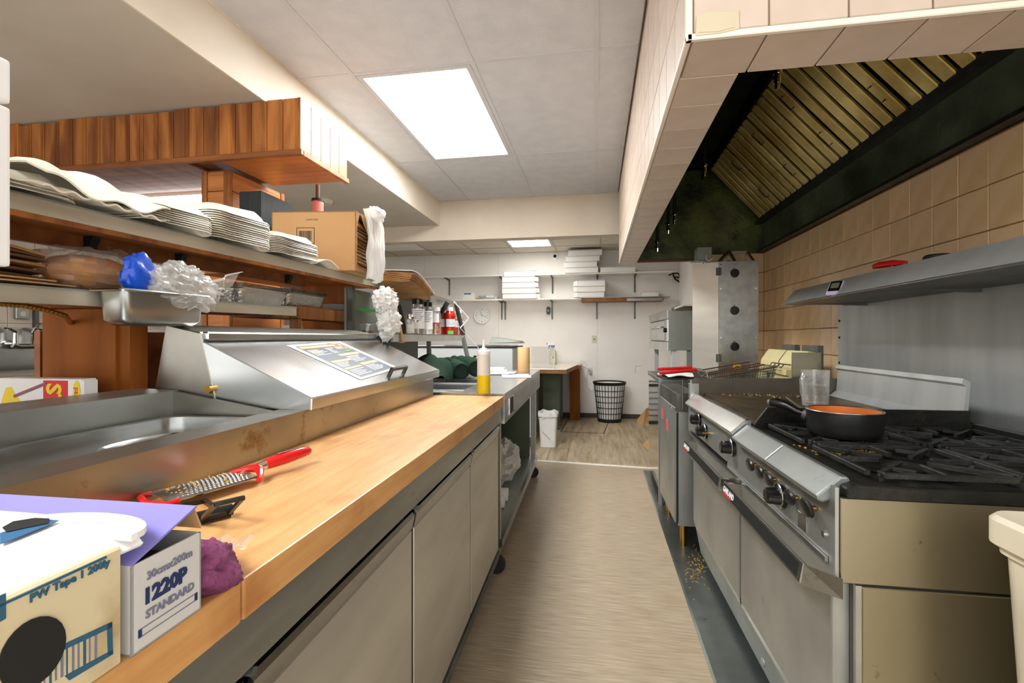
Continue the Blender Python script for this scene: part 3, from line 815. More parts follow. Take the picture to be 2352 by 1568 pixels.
B().tube(lo_[0], .004, 6, closed=True).part('rim', 'steel_clean', sp, smooth=True)

# ================================================================ steel work table with inset basins beyond the prep table
wt = thing('steel_table', 'stainless work table with two inset basins beyond the prep table', 'table', (-.8, 3.2, 0), ab=True)
ZT = .92; TY0, TY1, TX0, TX1 = 2.375, 4.19, -1.30, -.405
bas = [(-1.04, -.64, 2.46, 2.80), (-1.04, -.64, 2.84, 3.18)]
t = B()
t.box(TX0, bas[0][0], TY0, TY1, ZT - .035, ZT).box(bas[0][1], TX1, TY0, TY1, ZT - .035, ZT)
t.box(bas[0][0], bas[0][1], TY0, bas[0][2], ZT - .035, ZT).box(bas[0][0], bas[0][1], bas[0][3], bas[1][2], ZT - .035, ZT).box(bas[0][0], bas[0][1], bas[1][3], TY1, ZT - .035, ZT)
t.part('top', 'steel_clean', wt)
for x0, x1, ya, yb in bas:
    bb = B()
    bb.box(x0, x0 + .004, ya, yb, ZT - .16, ZT - .004).box(x1 - .004, x1, ya, yb, ZT - .16, ZT - .004).box(x0, x1, ya, ya + .004, ZT - .16, ZT - .004).box(x0, x1, yb - .004, yb, ZT - .16, ZT - .004).box(x0, x1, ya, yb, ZT - .164, ZT - .16)
    bs_ = bb.part('basin', 'steel_clean', wt)
    B().tube([(x0, ya, ZT + .002), (x1, ya, ZT + .002), (x1, yb, ZT + .002), (x0, yb, ZT + .002)], .006, 6, closed=True).part('basin_rim', 'steel_clean', bs_)
B().box(TX1 - .02, TX1, TY0, TY1, ZT - .15, ZT - .035).part('front_apron', 'steel', wt)
B().box(TX0, TX0 + .02, TY0, TY1, ZT - .15, ZT - .035).part('back_apron', 'steel_dull', wt)
cp = B().box(TX1 - .004, TX1 + .002, 2.52, 2.66, ZT - .125, ZT - .045).part('switch_plate', 'black_matte', wt)
B().box(TX1, TX1 + .004, 2.515, 2.525, ZT - .13, ZT - .04).box(TX1, TX1 + .004, 2.655, 2.665, ZT - .13, ZT - .04).box(TX1, TX1 + .004, 2.515, 2.665, ZT - .13, ZT - .125).part('plate_frame', 'steel_clean', cp)
B().box(TX0 + .05, TX1 - .02, TY0 + .02, TY1 - .03, .15, .18).part('undershelf', 'steel_dull', wt)
B().box(TX1 - .035, TX1 - .015, TY0 + .02, TY1 - .03, .14, .185).part('shelf_edge', 'steel_clean', wt)
for x in (TX0 + .06, TX1 - .05):
    for y in (TY0 + .05, TY1 - .06):
        lg = B().box(x - .02, x + .02, y - .02, y + .02, .10, ZT - .035).part('leg', 'steel', wt)
        B().cyl((x, y - .015, .045), (x, y + .015, .045), .045, n=16).cyl((x, y, .08), (x, y, .1), .015, n=8).part('caster_wheel', 'black_matte', lg)
B().box(TX0 + .05, TX0 + .06, TY0 + .05, TY1 - .05, .18, ZT - .15).part('back_panel', 'olive_panel', wt)
B().box(TX0 + .06, TX1 - .08, TY1 - .075, TY1 - .065, .18, ZT - .05).part('end_panel', 'olive_panel', wt)

# steel over-shelf on the table: condiment shelf, sloped top with struts
os_ = thing('steel_overshelf', 'steel condiment rack with sloping top standing on the work table', 'shelf', (-1.1, 3.1, ZT), ab=True)
OZ = 1.222
B().box(-1.29, -1.0, 2.40, 3.83, OZ - .006, OZ).box(-1.012, -1.0, 2.40, 3.83, OZ - .045, OZ).part('condiment_shelf', 'steel_clean', os_)
B().hexa([(-1.30, 2.97, 1.475), (-1.045, 2.97, 1.475), (-1.045, 3.74, 1.462), (-1.30, 3.74, 1.462), (-1.30, 2.97, 1.50), (-1.045, 2.97, 1.50), (-1.045, 3.74, 1.488), (-1.30, 3.74, 1.488)]).part('top_shelf', 'steel_clean', os_)
B().box(-1.30, -1.288, 2.45, 3.74, OZ, 1.47).part('back_panel', 'grey_panel', os_)
B().bar((-1.03, 3.73, 1.47), (-1.0, 3.86, OZ), .022, .03).part('strut', 'steel_dark', os_)
B().bar((-1.0, 3.83, OZ - .01), (-.97, 3.98, ZT), .022, .035).part('strut', 'steel_dull', os_)
B().bar((-1.27, 3.75, 1.46), (-1.27, 3.80, ZT), .03, .03).part('strut', 'steel_dark', os_)
B().bar((-1.03, 3.5, 1.465), (-1.18, 3.5, OZ), .02, .03).part('strut', 'black_matte', os_)
B().bar((-1.27, 2.47, 1.47), (-1.27, 2.47, ZT), .03, .03).part('strut', 'steel_dark', os_)
B().bar((-1.03, 2.44, 1.46), (-1.00, 2.52, OZ - .05), .03, .012).part('strut', 'cardboard', os_)
# clear guard sheet with thin white rails
gd = thing('sneeze_guard', 'bent clear plastic guard with thin white edges at the rack end', 'guard', (-1.0, 3.9, OZ), ab=True)
g = [PE(1043, 693, X=-1.0), PE(1077, 731, X=-.92), PE(1057, 753, X=-.985), PE(1114, 815, X=-.85)]
for a, b_ in ((0, 1), (1, 2), (2, 3)):
    B().tube([g[a], g[b_]], .005 if a < 2 else .0025, 6).part('edge', 'white_gloss', gd)
q = [g[0], g[1], g[2], g[0] + Vector((.0, .0, -.12))]
# ================================================================ wooden valance, pillar (room frame)
room_frame()
M('pine_h', 'c07a40', .42, col2='a05f2b', vs=4, stretch=(.4, .4, 4), dist=1.0, objrand=.08, coat=.25, stain=('4a260d', .74, .79, 8))
VY0, VY1, VX, VZ0 = 2.19, 2.65, -1.454, 2.115
va = thing('wood_valance', 'pine board valance box hanging from the soffit above the shelf', 'valance', (-2.6, 2.4, VZ0), ab=True)
B().box(-4.83, VX - .016, VY0 + .016, VY1 - .016, VZ0 + .02, 2.39).part('core', 'pine_dark', va)
x = VX; i = 0
while x > -3.75:
    w = (.095, .09, .088, .092)[i % 4]
    drop = rnd.uniform(.002, .014) if i not in (1, 4) else .002
    b = B().box(x - w + .002, x - .002, VY0, VY0 + .016, VZ0 + .022, 2.398 - drop)
    for q in (.12, .2, .28): b.box(x - w * q - .002, x - w * q + .001, VY0 - .0016, VY0, VZ0 + .022, 2.398 - drop)
    b.part('board', 'pine', va)
    x -= w; i += 1
y = VY0
for i in range(5):
    w = .092
    b = B().box(VX - .016, VX, y + .002, y + w - .002, VZ0 + .022, 2.398 - (.0, .004, .022, .03, .034)[i])
    b.part('board', 'pine', va); y += w
B().box(-4.83, VX + .012, VY0 - .012, VY0 + .012, VZ0 - .006, VZ0 + .022).part('moulding', 'pine_dark', va, bevel=.003)
B().box(VX - .012, VX + .012, VY0 + .012, VY1 + .004, VZ0 - .006, VZ0 + .022).part('moulding', 'pine', va, bevel=.003)
for i in range(7):
    ya = VY0 + .013 + i * .062
    B().box(-1.93, VX - .013, ya, ya + .060, VZ0 + .004, VZ0 + .018).part('soffit_board', 'pine_h', va)
    B().box(-4.83, -2.13, ya, ya + .060, VZ0 + .004, VZ0 + .018).part('soffit_board', 'pine_red', va)
tl = thing('tube_light', 'bare fluorescent tube light mounted behind the wooden valance', 'tube light', (-2.8, 2.74, 2.05), ab=True)
B().box(-3.55, -2.28, 2.70, 2.80, 2.115, 2.399).part('housing', 'white_gloss', tl)
B().box(-3.53, -2.30, 2.705, 2.80, 2.075, 2.115).part('tube', 'emit_tube', tl)

pl = thing('wood_pillar', 'square pine-boarded pillar with corner battens under the valance', 'pillar', (-2.04, 2.545, 0), ab=True)
PX0, PX1, PY0, PY1 = -2.13, -1.956, 2.32, 2.775
B().box(PX0 + .014, PX1 - .014, PY0 + .014, PY1 - .014, 0, VZ0).part('core', 'pine_dark', pl)
for xa, xb in ((PX0, PX0 + .032), (PX1 - .038, PX1)):
    B().box(xa, xb, PY0 - .008, PY0 + .014, 0, VZ0 - .007).part('batten', 'pine', pl, bevel=.002)
B().box(PX1 - .014, PX1 + .006, PY1 - .035, PY1, 0, VZ0 - .007).part('batten', 'pine', pl, bevel=.002)
for j in range(14):
    z0 = .62 + j * .106
    b = B().box(PX0 + .034, PX1 - .04, PY0, PY0 + .014, z0 + .002, z0 + .104)
    b.box(PX0 + .034, PX1 - .04, PY0 - .002, PY0, z0 + .07, z0 + .076).box(PX0 + .034, PX1 - .04, PY0 - .002, PY0, z0 + .085, z0 + .091)
    b.part('board', 'pine_h', pl)
    b = B().box(PX1 - .014, PX1, PY0 + .016, PY1 - .037, z0 + .002, z0 + .104)
    b.box(PX1, PX1 + .002, PY0 + .016, PY1 - .037, z0 + .07, z0 + .076).box(PX1, PX1 + .002, PY0 + .016, PY1 - .037, z0 + .085, z0 + .091)
    b.part('board', 'pine_h', pl)
# pipe with pink sleeve
pp = PR(730, 428, Z=VZ0 - .004)
pz = thing('sprinkler_pipe', 'brown pipe with a pink sleeve hanging from the valance', 'pipe', (pp.x, pp.y, 1.60), ab=True)
B().cyl((pp.x, pp.y, 2.02), (pp.x, pp.y, VZ0 + .006), .012, n=12).part('rod', 'rust', pz, smooth=True)
B().cyl((pp.x, pp.y, 1.60), (pp.x, pp.y, 2.02), .033, n=18).part('sleeve', 'pink_pipe', pz, smooth=True)
B().cyl((pp.x, pp.y, 2.018), (pp.x, pp.y, 2.034), .036, n=18).part('collar', 'black_matte', pz, smooth=True)
sd = PR(747, 460, Z=ZS)
B().cyl((0, 0, -.035), (0, 0, 0), .055, .065, n=20).top('smoke_detector', 'ivory', (sd.x, sd.y, ZS), 'small round ceiling detector on the grey soffit behind the pipe', 'smoke detector', smooth=True)

# ================================================================ far left: sink on the tiled wall
sk = thing('kitchen_sink', 'stainless sink with high backsplash on the far left tiled wall', 'sink', (-4.5, 3.6, 0), ab=True)
SX = XL + .012
B().box(SX, SX + .03, 2.2, 5.0, .92, 1.27).part('backsplash', 'steel_clean', sk)
B().box(SX, SX + .06, 2.2, 5.0, 1.27, 1.285).part('backsplash_cap', 'steel_clean', sk)
B().box(SX + .03, SX + .62, 2.2, 5.0, .60, .62).box(SX + .60, SX + .62, 2.2, 5.0, .60, .92).box(SX + .03, SX + .05, 2.2, 5.0, .62, .92).box(SX + .05, SX + .6, 4.98, 5.0, .62, .92).part('bowl', 'steel', sk)
B().tube([(SX + .61, 2.2, .93), (SX + .61, 5.0, .93)], .02, 8).part('front_rim', 'steel_clean', sk, smooth=True)
for y in (2.3, 4.9):
    B().cyl((SX + .57, y, 0), (SX + .57, y, .6), .02, n=10).part('leg', 'steel', sk)
    B().cyl((SX + .06, y, 0), (SX + .06, y, .6), .02, n=10).part('leg', 'steel', sk)
fa = thing('faucet', 'chrome wall faucet with two lever handles and a long spout', 'faucet', (SX + .04, 3.35, 1.15), ab=True)
fX = SX + .09
B().tube([(fX, 3.22, 1.14), (fX, 3.27, 1.125), (fX, 3.43, 1.125), (fX, 3.48, 1.14)], .022, 10).part('body', 'chrome', fa, smooth=True)
for y in (3.24, 3.46):
    B().cyl((SX + .03, y, 1.15), (fX, y, 1.15), .035, .025, n=14).part('flange', 'chrome', fa, smooth=True)
    B().cyl((fX, y, 1.14), (fX, y, 1.24), .02, .016, n=12).part('valve', 'chrome', fa, smooth=True)
    B().tube([(fX, y, 1.25), (fX + .03, y - .06, 1.27), (fX + .04, y - .11, 1.28)], [.014, .01, .008], 8).part('lever', 'chrome', fa, smooth=True)
B().tube([(fX, 3.36, 1.13), (fX + .01, 3.36, 1.25), (fX + .03, 3.39, 1.31), (fX + .08, 3.5, 1.335), (fX + .16, 3.75, 1.36), (fX + .18, 3.80, 1.33)], .012, 8).part('spout', 'chrome', fa, smooth=True)
ol = PR(47, 712, X=SX + .002)
ot = thing('wall_outlet', 'grey metal double outlet on the far left tiles above the sink', 'outlet', (SX, ol.y, ol.z), ab=True)
B().box(SX - .002, SX + .03, ol.y - .05, ol.y + .05, ol.z - .075, ol.z + .075).part('plate', 'steel_dull', ot, bevel=.004)
for s_ in (-1, 1): B().cyl((SX + .03, ol.y, ol.z + s_ * .032), (SX + .034, ol.y, ol.z + s_ * .032), .022, n=14).part('socket', 'ivory', ot)
B().box(SX - .002, SX + .03, ol.y + .09, ol.y + .12, 1.285, 1.62).part('conduit', 'steel_dark', ot)
ck = thing('cooking_pot', 'black pot with pale rim resting in the far left sink', 'pot', (-4.55, 4.25, .62), ab=False)
B().lathe((0, 0, 0), [(.0, 0), (.13, 0), (.15, .02), (.16, .30), (.15, .30), (.14, .02), (0, .015)], 20).part('body', 'pan_black', ck, smooth=True)
B().lathe((0, 0, .30), [(.158, 0), (.164, .004), (.158, .01), (.15, .006)], 20).part('rim', 'steel_clean', ck, smooth=True)
# steel dish rack counter seen between the pillar and the lid
dr = thing('drain_counter', 'stainless drainboard with dark lower shelf behind the pine partition', 'counter', (-3.6, 4.6, 0), ab=True)
B().box(-4.1, -3.2, 4.2, 5.4, .98, 1.02).part('top', 'steel_clean', dr)
B().box(-4.1, -3.2, 4.2, 5.4, .62, .66).part('shelf', 'black_matte', dr)
for x in (-4.05, -3.25):
    for y in (4.25, 5.35): B().box(x - .02, x + .02, y - .02, y + .02, 0, .98).part('leg', 'steel', dr)
bw = thing('metal_bowl', 'upturned steel bowls on the drainboard behind the partition', 'bowl', (-3.5, 4.45, 1.02))
B().lathe((0, 0, 0), [(.17, 0), (.16, .03), (.11, .09), (.0, .11)], 20).part('bowl', 'steel_clean', bw, smooth=True)

# ================================================================ near left: white appliance on a stand
line_frame()
wa = thing('white_refrigerator', 'white two-door refrigerator edge at the left border of the picture', 'refrigerator', (-1.35, .55, 0), ab=True)
a0 = PE(26, 400, X=-1.0)
B().box(-1.62, -1.01, .30, .64, 1.38, 1.66).part('body', 'white_gloss', wa, bevel=.006)
ay = a0.y
B().box(-1.62, -1.0, .642, ay, 1.609, 1.686).part('freezer_door', 'white_gloss', wa, bevel=.006, seg=2)
zb = PE(12, 612, X=-1.0).z
B().box(-1.62, -1.0, .642, ay, zb, 1.603).part('door', 'white_gloss', wa, bevel=.006, seg=2)
for x in (-1.58, -1.32):
    for y in (.02, .22): B().box(x - .02, x + .02, y - .02, y + .02, 0, 1.34).part('stand_leg', 'steel_dull', wa)
B().box(-1.62, -1.06, .0, .62, 1.34, 1.38).part('stand_top', 'steel_dull', wa)
B().box(-1.62, -1.30, .2, .24, 1.30, 1.34).part('stand_rail', 'steel_dull', wa)

# ================================================================ goods on the wooden shelf
def UT(y): return uz(y) + .0455
def LT(y): return lz(y) + .0395
# foam clamshells
ORD = ['first', 'second', 'third', 'fourth', 'fifth', 'sixth', 'seventh', 'eighth', 'ninth', 'tenth', 'eleventh', 'twelfth', 'thirteenth']
def nth(k, n): return 'lowest' if k == 0 else 'topmost' if k == n - 1 else ORD[k] + ' lowest'
def clam_mesh(sx, sy, h, fl=.0035, seed=0):
    b = B(); loops = []
    N_ = 64
    def loop(ins, z, fl_):
        out = []
        base = rrect(-sx / 2 + ins, sx / 2 - ins, -sy / 2 + ins, sy / 2 - ins, .045, 15)
        for k, (x, y) in enumerate(base):
            f = math.sin(k * 1.57) * fl_ * (1 if y > sy * .18 else .15)
            l = math.hypot(x, y); out.append((x + x / l * f, y + y / l * f, z + .006 * math.sin(y / sy * 7) * (1 if z > 0 else .6)))
        return out
    for ins, z, f_ in ((.0, .0, .001), (.002, .0035, .001), (.012, .004, .002), (.022, h * .6, fl), (.034, h, fl), (.06, h + .004, .0), (.09, h - .002, 0)):
        loops.append(loop(ins, z, f_))
    n = len(loops[0]); vs = [p for l in loops for p in l]; fs = []
    for r in range(len(loops) - 1): fs += [(r * n + i, r * n + (i + 1) % n, (r + 1) * n + (i + 1) % n, (r + 1) * n + i) for i in range(n)]
    fs.append(tuple(range((len(loops) - 1) * n, len(loops) * n)))
    b.add(vs, fs)
    return b.mesh('foam_clamshell', 'foam', smooth=True, angle=60)
cm = clam_mesh(.25, .235, .030)
def clam_stack(xc, yc, n, dz, label, group, rz=0, rx=0, me=cm, z=None):
    for k in range(n):
        o = bpy.data.objects.new('foam_clamshell', me); COL.objects.link(o)
        _place(o, (xc + rnd.uniform(-.002, .002), yc + rnd.uniform(-.002, .002), (UT(yc) if z is None else z) + .002 + k * dz), rz + rnd.uniform(-.01, .01), rx)
        tag(o, '%s foam clamshell %s' % (nth(k, n), label), 'takeout container', group); ORG[o.name] = Vector()
y3 = (PE(365, 500, X=-1.13).y + PE(535, 530, X=-1.13).y) / 2
y4 = (PE(485, 500, X=-1.13).y + PE(635, 550, X=-1.13).y) / 2
y5 = (PE(632, 560, X=-1.13).y + PE(748, 580, X=-1.13).y) / 2
clam_stack(-1.262, y3 - .035, 8, .0062, 'of the low stack beside the open ribbed one', 'foam clamshells in the low stack', rz=.04)
cm4 = clam_mesh(.25, .27, .036)
clam_stack(-1.268, y4 + .03, 13, .0072, 'of the tallest stack on the upper shelf', 'foam clamshells in the tallest stack', rz=-.02, me=cm4)
cm5 = clam_mesh(.24, .29, .030)
clam_stack(-1.262, y5 + .022, 11, .0062, 'of the stack in front of the carton', 'foam clamshells by the carton', rz=.03, me=cm5)
o = B()
# the open, tilted clamshell with ribs and the first white one
y2 = .99
oc = thing('foam_clamshell', 'large open foam clamshell tilted forward with ribbed inside at the left', 'takeout container', (-1.26, y2 + .01, UT(y2)), rz=.05)
def shell_fn(u, v):
    x = -.13 + .27 * v; y = -.16 + .32 * u
    z = .060 + .028 * math.sin(PI * u) ** .6 * math.sin(PI * min(1, v * 1.1)) + .008 * math.sin(u * 15) * (v > .6) - .050 * max(0, v - .80) / .2 * (.5 + .5 * math.sin(PI * u))
    return (x, y, z)
B().sheet(shell_fn, 40, 16, .004).part('lid', 'foam', oc, smooth=True, angle=70)
def tray_fn(u, v):
    x = -.12 + .25 * v; y = -.16 + .33 * u
    return (x, y, .008 + .045 * (1 - v) ** .5 * .6 + .004 * math.sin(u * 40) * v)
B().sheet(tray_fn, 50, 10, .004).part('tray', 'foam', oc, smooth=True, angle=70)
clam_stack(-1.30, .858, 3, .008, 'of the leftmost stack by the refrigerator door', 'foam clamshells at the left end', rz=.1)
sl = thing('foam_clamshell', 'single loose foam lid lying between the stacks and the carton', 'takeout container', (-1.24, y5 + .215, UT(2.0)), rz=.1)
B().sheet(lambda u, v: (-.10 + .20 * v, -.10 + .2 * u, .004 + .03 * math.sin(PI * u) * (1 - v * .3)), 16, 8, .004).part('lid', 'foam', sl, smooth=True, angle=70)

# carton with torn end
cz = UT(2.3)
ct = thing('carton', 'brown cardboard carton with torn end full of kraft napkins', 'carton', (-1.345, 2.33, cz), rz=.12)
cw, cd_, chh = .21, .13, .295
b = B()
b.box(-cw, cw, -cd_, -cd_ + .005, 0, chh).box(-cw, cw, cd_ - .005, cd_, 0, chh).box(-cw, cw, -cd_, cd_, 0, .005).box(-cw, cw, -cd_, cd_, chh - .005, chh).box(-cw, -cw + .005, -cd_, cd_, 0, chh)
b.part('box', 'cardboard', ct)
rag = [(-cd_, 0), (-cd_, chh), (-cd_ + .05, chh), (-cd_ + .028, chh * .86), (-cd_ + .012, chh * .7), (-cd_ + .016, chh * .5), (-cd_ + .01, chh * .3), (-cd_ + .014, chh * .09), (cd_ - .02, .012), (cd_ - .012, chh * .3), (cd_ - .02, chh * .6), (cd_, chh * .62), (cd_, 0)]
B().prism(rag, 'x', cw - .003, cw + .003).part('torn_end', 'cardboard_edge', ct)
B().prism([(-.08, chh * 1.0), (.13, chh * 1.0), (.135, chh * .62), (.10, chh * .50), (.085, chh * .60), (.03, chh * .72), (-.03, chh * .86)], 'x', cw + .004, cw + .008).part('torn_flap', 'kraft_light', ct)
for i in range(14):
    z = .012 + i * .0185
    B().hexa([(-.15, -.10, z), (cw - .015 + rnd.uniform(-.01, .012), -.10, z + rnd.uniform(-.002, .002)), (cw - .015 + rnd.uniform(-.01, .012), .10, z + rnd.uniform(-.002, .002)), (-.15, .10, z),
              (-.15, -.10, z + .014), (cw - .02 + rnd.uniform(-.01, .012), -.10, z + .014), (cw - .02 + rnd.uniform(-.01, .012), .10, z + .014), (-.15, .10, z + .014)]).part('napkin_bundle', 'kraft', ct)
# bar code on the carton face
yf = -cd_ - .0008
def cface(x0, x1, z0, z1, mt, nm='barcode_bar', par=None, d=.0008): return B().box(x0, x1, -cd_ - d, -cd_ + .001, z0, z1).part(nm, mt, par or ct)
bx0, bx1, bz0, bz1 = -.085, .005, .135, .215
fr = cface(bx0, bx1, bz1 - .003, bz1, 'ink_dark', 'barcode_frame')
for a in ((bx0, bx1, bz0, bz0 + .003), (bx0, bx0 + .003, bz0, bz1), (bx1 - .003, bx1, bz0, bz1)): cface(*a, 'ink_dark', 'barcode_frame')
x = bx0 + .012
while x < bx1 - .014:
    w = rnd.choice((.001, .002, .003)); cface(x, x + w, bz0 + .014, bz1 - .016, 'ink_dark'); x += w + rnd.choice((.0012, .002))
text_part('14 JAN 2025', .012, 'brown_print', ct, (-.04, -cd_ - .001, chh - .045), (1, 0, 0), (0, 0, 1))
# white plastic wrap draped at the carton end
def wrap_fn(u, v):
    z = chh + .03 - v * (chh + .06); y = -.05 + .19 * u
    w = .012 * math.sin(u * 34 + v * 3) + .01 * noise.noise(Vector((u * 6, v * 5, 3)))
    return (-1.345 + cw + .03 + w + .02 * math.sin(PI * v) - .02 * (1 - v), 2.36 + y + .01 * math.sin(v * 8), cz + z + .012 * math.sin(u * 9))
wp = B(); wp.sheet(wrap_fn, 46, 20)
wp.blob((-1.345 + cw + .03, 2.42, cz + chh + .03), (.045, .055, .04), .35, 2.2, 4, 24, 16)
wp.top('plastic_wrap', 'bag_white', label='white pleated plastic bag hanging down the torn carton end', cat='plastic bag', ab=True, loc=(-1.10, 2.4, cz), smooth=True, angle=80)
# black box
bb = thing('black_box', 'black painted wooden box standing behind the foam stacks', 'box', (-1.655, 2.30, UT(2.3)), ab=True)
B().box(-1.72, -1.60, 2.18, 2.44, UT(2.3), 1.93).part('box', 'black_wood', bb, bevel=.003)
ybox(B(), -1.76, -1.50, 1.95, 2.77, uz, .012, .045).part('back_board', 'pine_shelf', sh)
# kraft paper bags at the shelf end, bent down
def bend(y): return UT(2.6) + .047 - .42 * max(0, y - 2.70) ** 1.35
for k in range(6):
    zz = k * .0085
    L2 = (.30, .31, .30, .29, .32, .33)[k]
    b = B()
    b.sheet(lambda u, v: (-1.20 + .20 * v + .004 * k, 2.64 + (L2 + .05) * u, bend(2.64 + (L2 + .05) * u) - .045 + zz + .004 * math.sin(v * 6 + k)), 14, 6, .008)
    b.top('paper_bag', 'kraft', label=nth(k, 6) + ' brown paper bag in the bundle drooping off the shelf end', cat='paper bag', group='paper bags drooping off the shelf end', ab=True, loc=(-1.2, 2.8, bend(2.8) - .045 + zz))
B().sheet(lambda u, v: (-1.20 + .22 * v, 2.62 + .42 * u, bend(2.62 + .42 * u) + .010 + .003 * math.sin(v * 5)), 14, 6, .003).top('paper_bag', 'white_card', label='paper bag lying uppermost on the drooping bundle, its lit top painted white', cat='paper bag', ab=True, loc=(-1.2, 2.8, bend(2.8) + .02))  # light on top of the brown bundle, put in as a white sheet
# lower shelf goods: kraft bag pile at left, envelopes
for k in range(7):
    yb_ = PE(90 + rnd.uniform(-18, 8), 620, X=-1.27).y
    b = B(); zz = LT(.8) + .022 + k * .0105
    b.sheet(lambda u, v: (-1.47 + .22 * v, .74 + (yb_ - .74) * u, zz + .006 * math.sin(v * 4 + k) * u + .012 * math.sin(PI * u) * (k / 7)), 10, 6, .006)
    b.top('paper_bag', 'kraft_dark' if k % 3 else 'kraft', label=nth(k, 7) + ' folded brown paper bag in the left pile on the lower shelf', cat='paper bag', group='folded paper bags on the lower shelf', ab=True, loc=(-1.36, .7, zz))
for k, (xa, col, lb) in enumerate(((130, 'kraft_light', 'tan paper envelope under the pile of brown bags'), (175, 'kraft_light', 'longest pale envelope sticking out to the right under the bags'))):
    yb_ = PE(xa, 640, X=-1.25).y; zz = LT(.85) + .016 - k * .008
    B().sheet(lambda u, v: (-1.44 + .25 * v - .06 * u, .74 + (yb_ - .74) * u, zz + .006 * u), 8, 4, .003).top('envelope', col, label=lb, cat='envelope', ab=True, loc=(-1.3, .7, zz))
# bread loaf in a clear bag
yl = (PE(150, 620, X=-1.30).y + PE(320, 620, X=-1.30).y) / 2
br = thing('bread_bag', 'loaf of brown bread in a clear printed bag on the lower shelf', 'bread', (-1.33, yl, LT(yl)), rz=.15)
B().blob((0, -.02, .052), (.075, .125, .050), .10, 2.2, 3, 26, 14, floor=.002).part('loaf', 'bread', br, smooth=True)
B().blob((.0, .0, .058), (.09, .165, .064), .28, 3.2, 8, 34, 18, sharp=True, floor=.001).part('bag', 'bread_bag', br, smooth=True, angle=25)
B().sheet(lambda u, v: (.055 + .02 * v + .006 * math.sin(v * 9), .055 + .07 * u, .10 - .055 * v + .012 * math.sin(u * 4)), 10, 10, .001).part('red_print', 'red_film', br, smooth=True)
text_part('Cott', .022, 'brown_print', br, (.070, -.04, .112), (0, 1, 0), (-.5, 0, 1))
bl = thing('blue_bag', 'crumpled blue and clear plastic bag in the hooked steel pan', 'plastic bag', (-1.165, PE(305, 640, X=-1.16).y, LT(1.1)), rz=.1)
B().blob((.02, .0, .045), (.024, .045, .058), .25, 1.8, 12, 30, 20).part('blue_film', 'blue_film', bl, smooth=True, angle=25)
yc = PE(358, 650, X=-1.14).y
B().blob((0, 0, 0), (.045, .05, .05), .25, 3.2, 5, 44, 28, sharp=True).top('clear_bag', 'bag_clear', (-1.17, yc, LT(1.2) + .02), 'small clear plastic bag bunched beside the blue one in the pan', 'plastic bag', smooth=True, angle=75)
yc = PE(420, 670, X=-1.12).y
cb = thing('clear_bag', 'large crinkled clear bag spilling over the hooked steel pan', 'plastic bag', (-1.14, yc, LT(1.3) - .02))
B().blob((0, .01, .035), (.055, .115, .068), .24, 3.6, 21, 64, 40, sharp=True).part('film', 'bag_clear', cb, smooth=True, angle=75)
B().sheet(lambda u, v: (-.0 + .05 * (v - .5) * (1 + u) + .012 * math.sin(u * 9 + v * 5), .09 + .10 * u, .045 + (v - .5) * .11 * (.3 + .9 * u) + .01 * math.sin(v * 16)), 16, 14).part('bag_mouth', 'bag_clear', cb, smooth=True, angle=30)
# foil trays
def foil_tray(px0, px1, X, z, h, lb, n=5):
    ya, yb_ = PE(px0, 690, X=X).y, PE(px1, 690, X=X).y
    L2 = (yb_ - ya); yc = (ya + yb_) / 2
    t = thing('foil_tray_stack', lb, 'foil tray', (X - .07, yc, z))
    prof = rrect(-.075, .075, -L2 / 2, L2 / 2, .035, 7)
    def ring(ins, zz, fl): return [(x * (1 - ins / .075) + 0, y * (1 - ins / (L2 / 2)), zz + fl * math.sin(i * 2.6)) for i, (x, y) in enumerate(prof)]
    nn = len(prof)
    ls = [ring(.022, 0, 0), ring(.008, h * .72, 0), ring(.0, h * .74, .0006), ring(-.002, h * .78, .0006)]
    vs = [p for l in ls for p in l]; fs = [tuple(range(nn - 1, -1, -1))]
    for r in range(3): fs += [(r * nn + i, r * nn + (i + 1) % nn, (r + 1) * nn + (i + 1) % nn, (r + 1) * nn + i) for i in range(nn)]
    B().add(vs, fs).part('tray', 'foil', t, smooth=True, angle=40)
    for k in range(n):
        l1 = ring(-.003 - .0015 * (k % 2), h * .78 + k * h * .045, .0009); l2 = ring(-.003, h * .78 + (k + .9) * h * .045, .0009); l3 = ring(.012, h * .78 + (k + .9) * h * .045, 0)
        vs = l1 + l2 + l3; fs = [(i, (i + 1) % nn, nn + (i + 1) % nn, nn + i) for i in range(nn)] + [(nn + i, nn + (i + 1) % nn, 2 * nn + (i + 1) % nn, 2 * nn + i) for i in range(nn)]
        B().add(vs, fs).part('rim', 'foil_dark', t, smooth=True, angle=40)
foil_tray(552, 667, -1.22, LT(1.66), .072, 'stack of foil trays on the steel edged shelf, darker and nearer one')
foil_tray(664, 753, -1.31, 1.347, .075, 'stack of foil trays on the wooden ledge next to the white plates')
ps = PE(775, 710, X=-1.36)
for k in range(5):
    B().lathe((0, 0, 0), [(.0, 0), (.05, 0), (.075, .006), (.078, .006), (.05, .0015), (0, .0015)], 24).top('paper_plate', 'white_plastic', (-1.365, ps.y, 1.346 + k * .007), nth(k, 5) + ' white paper plate of the stack on the wooden ledge', 'plate', 'white plates on the ledge', smooth=True)
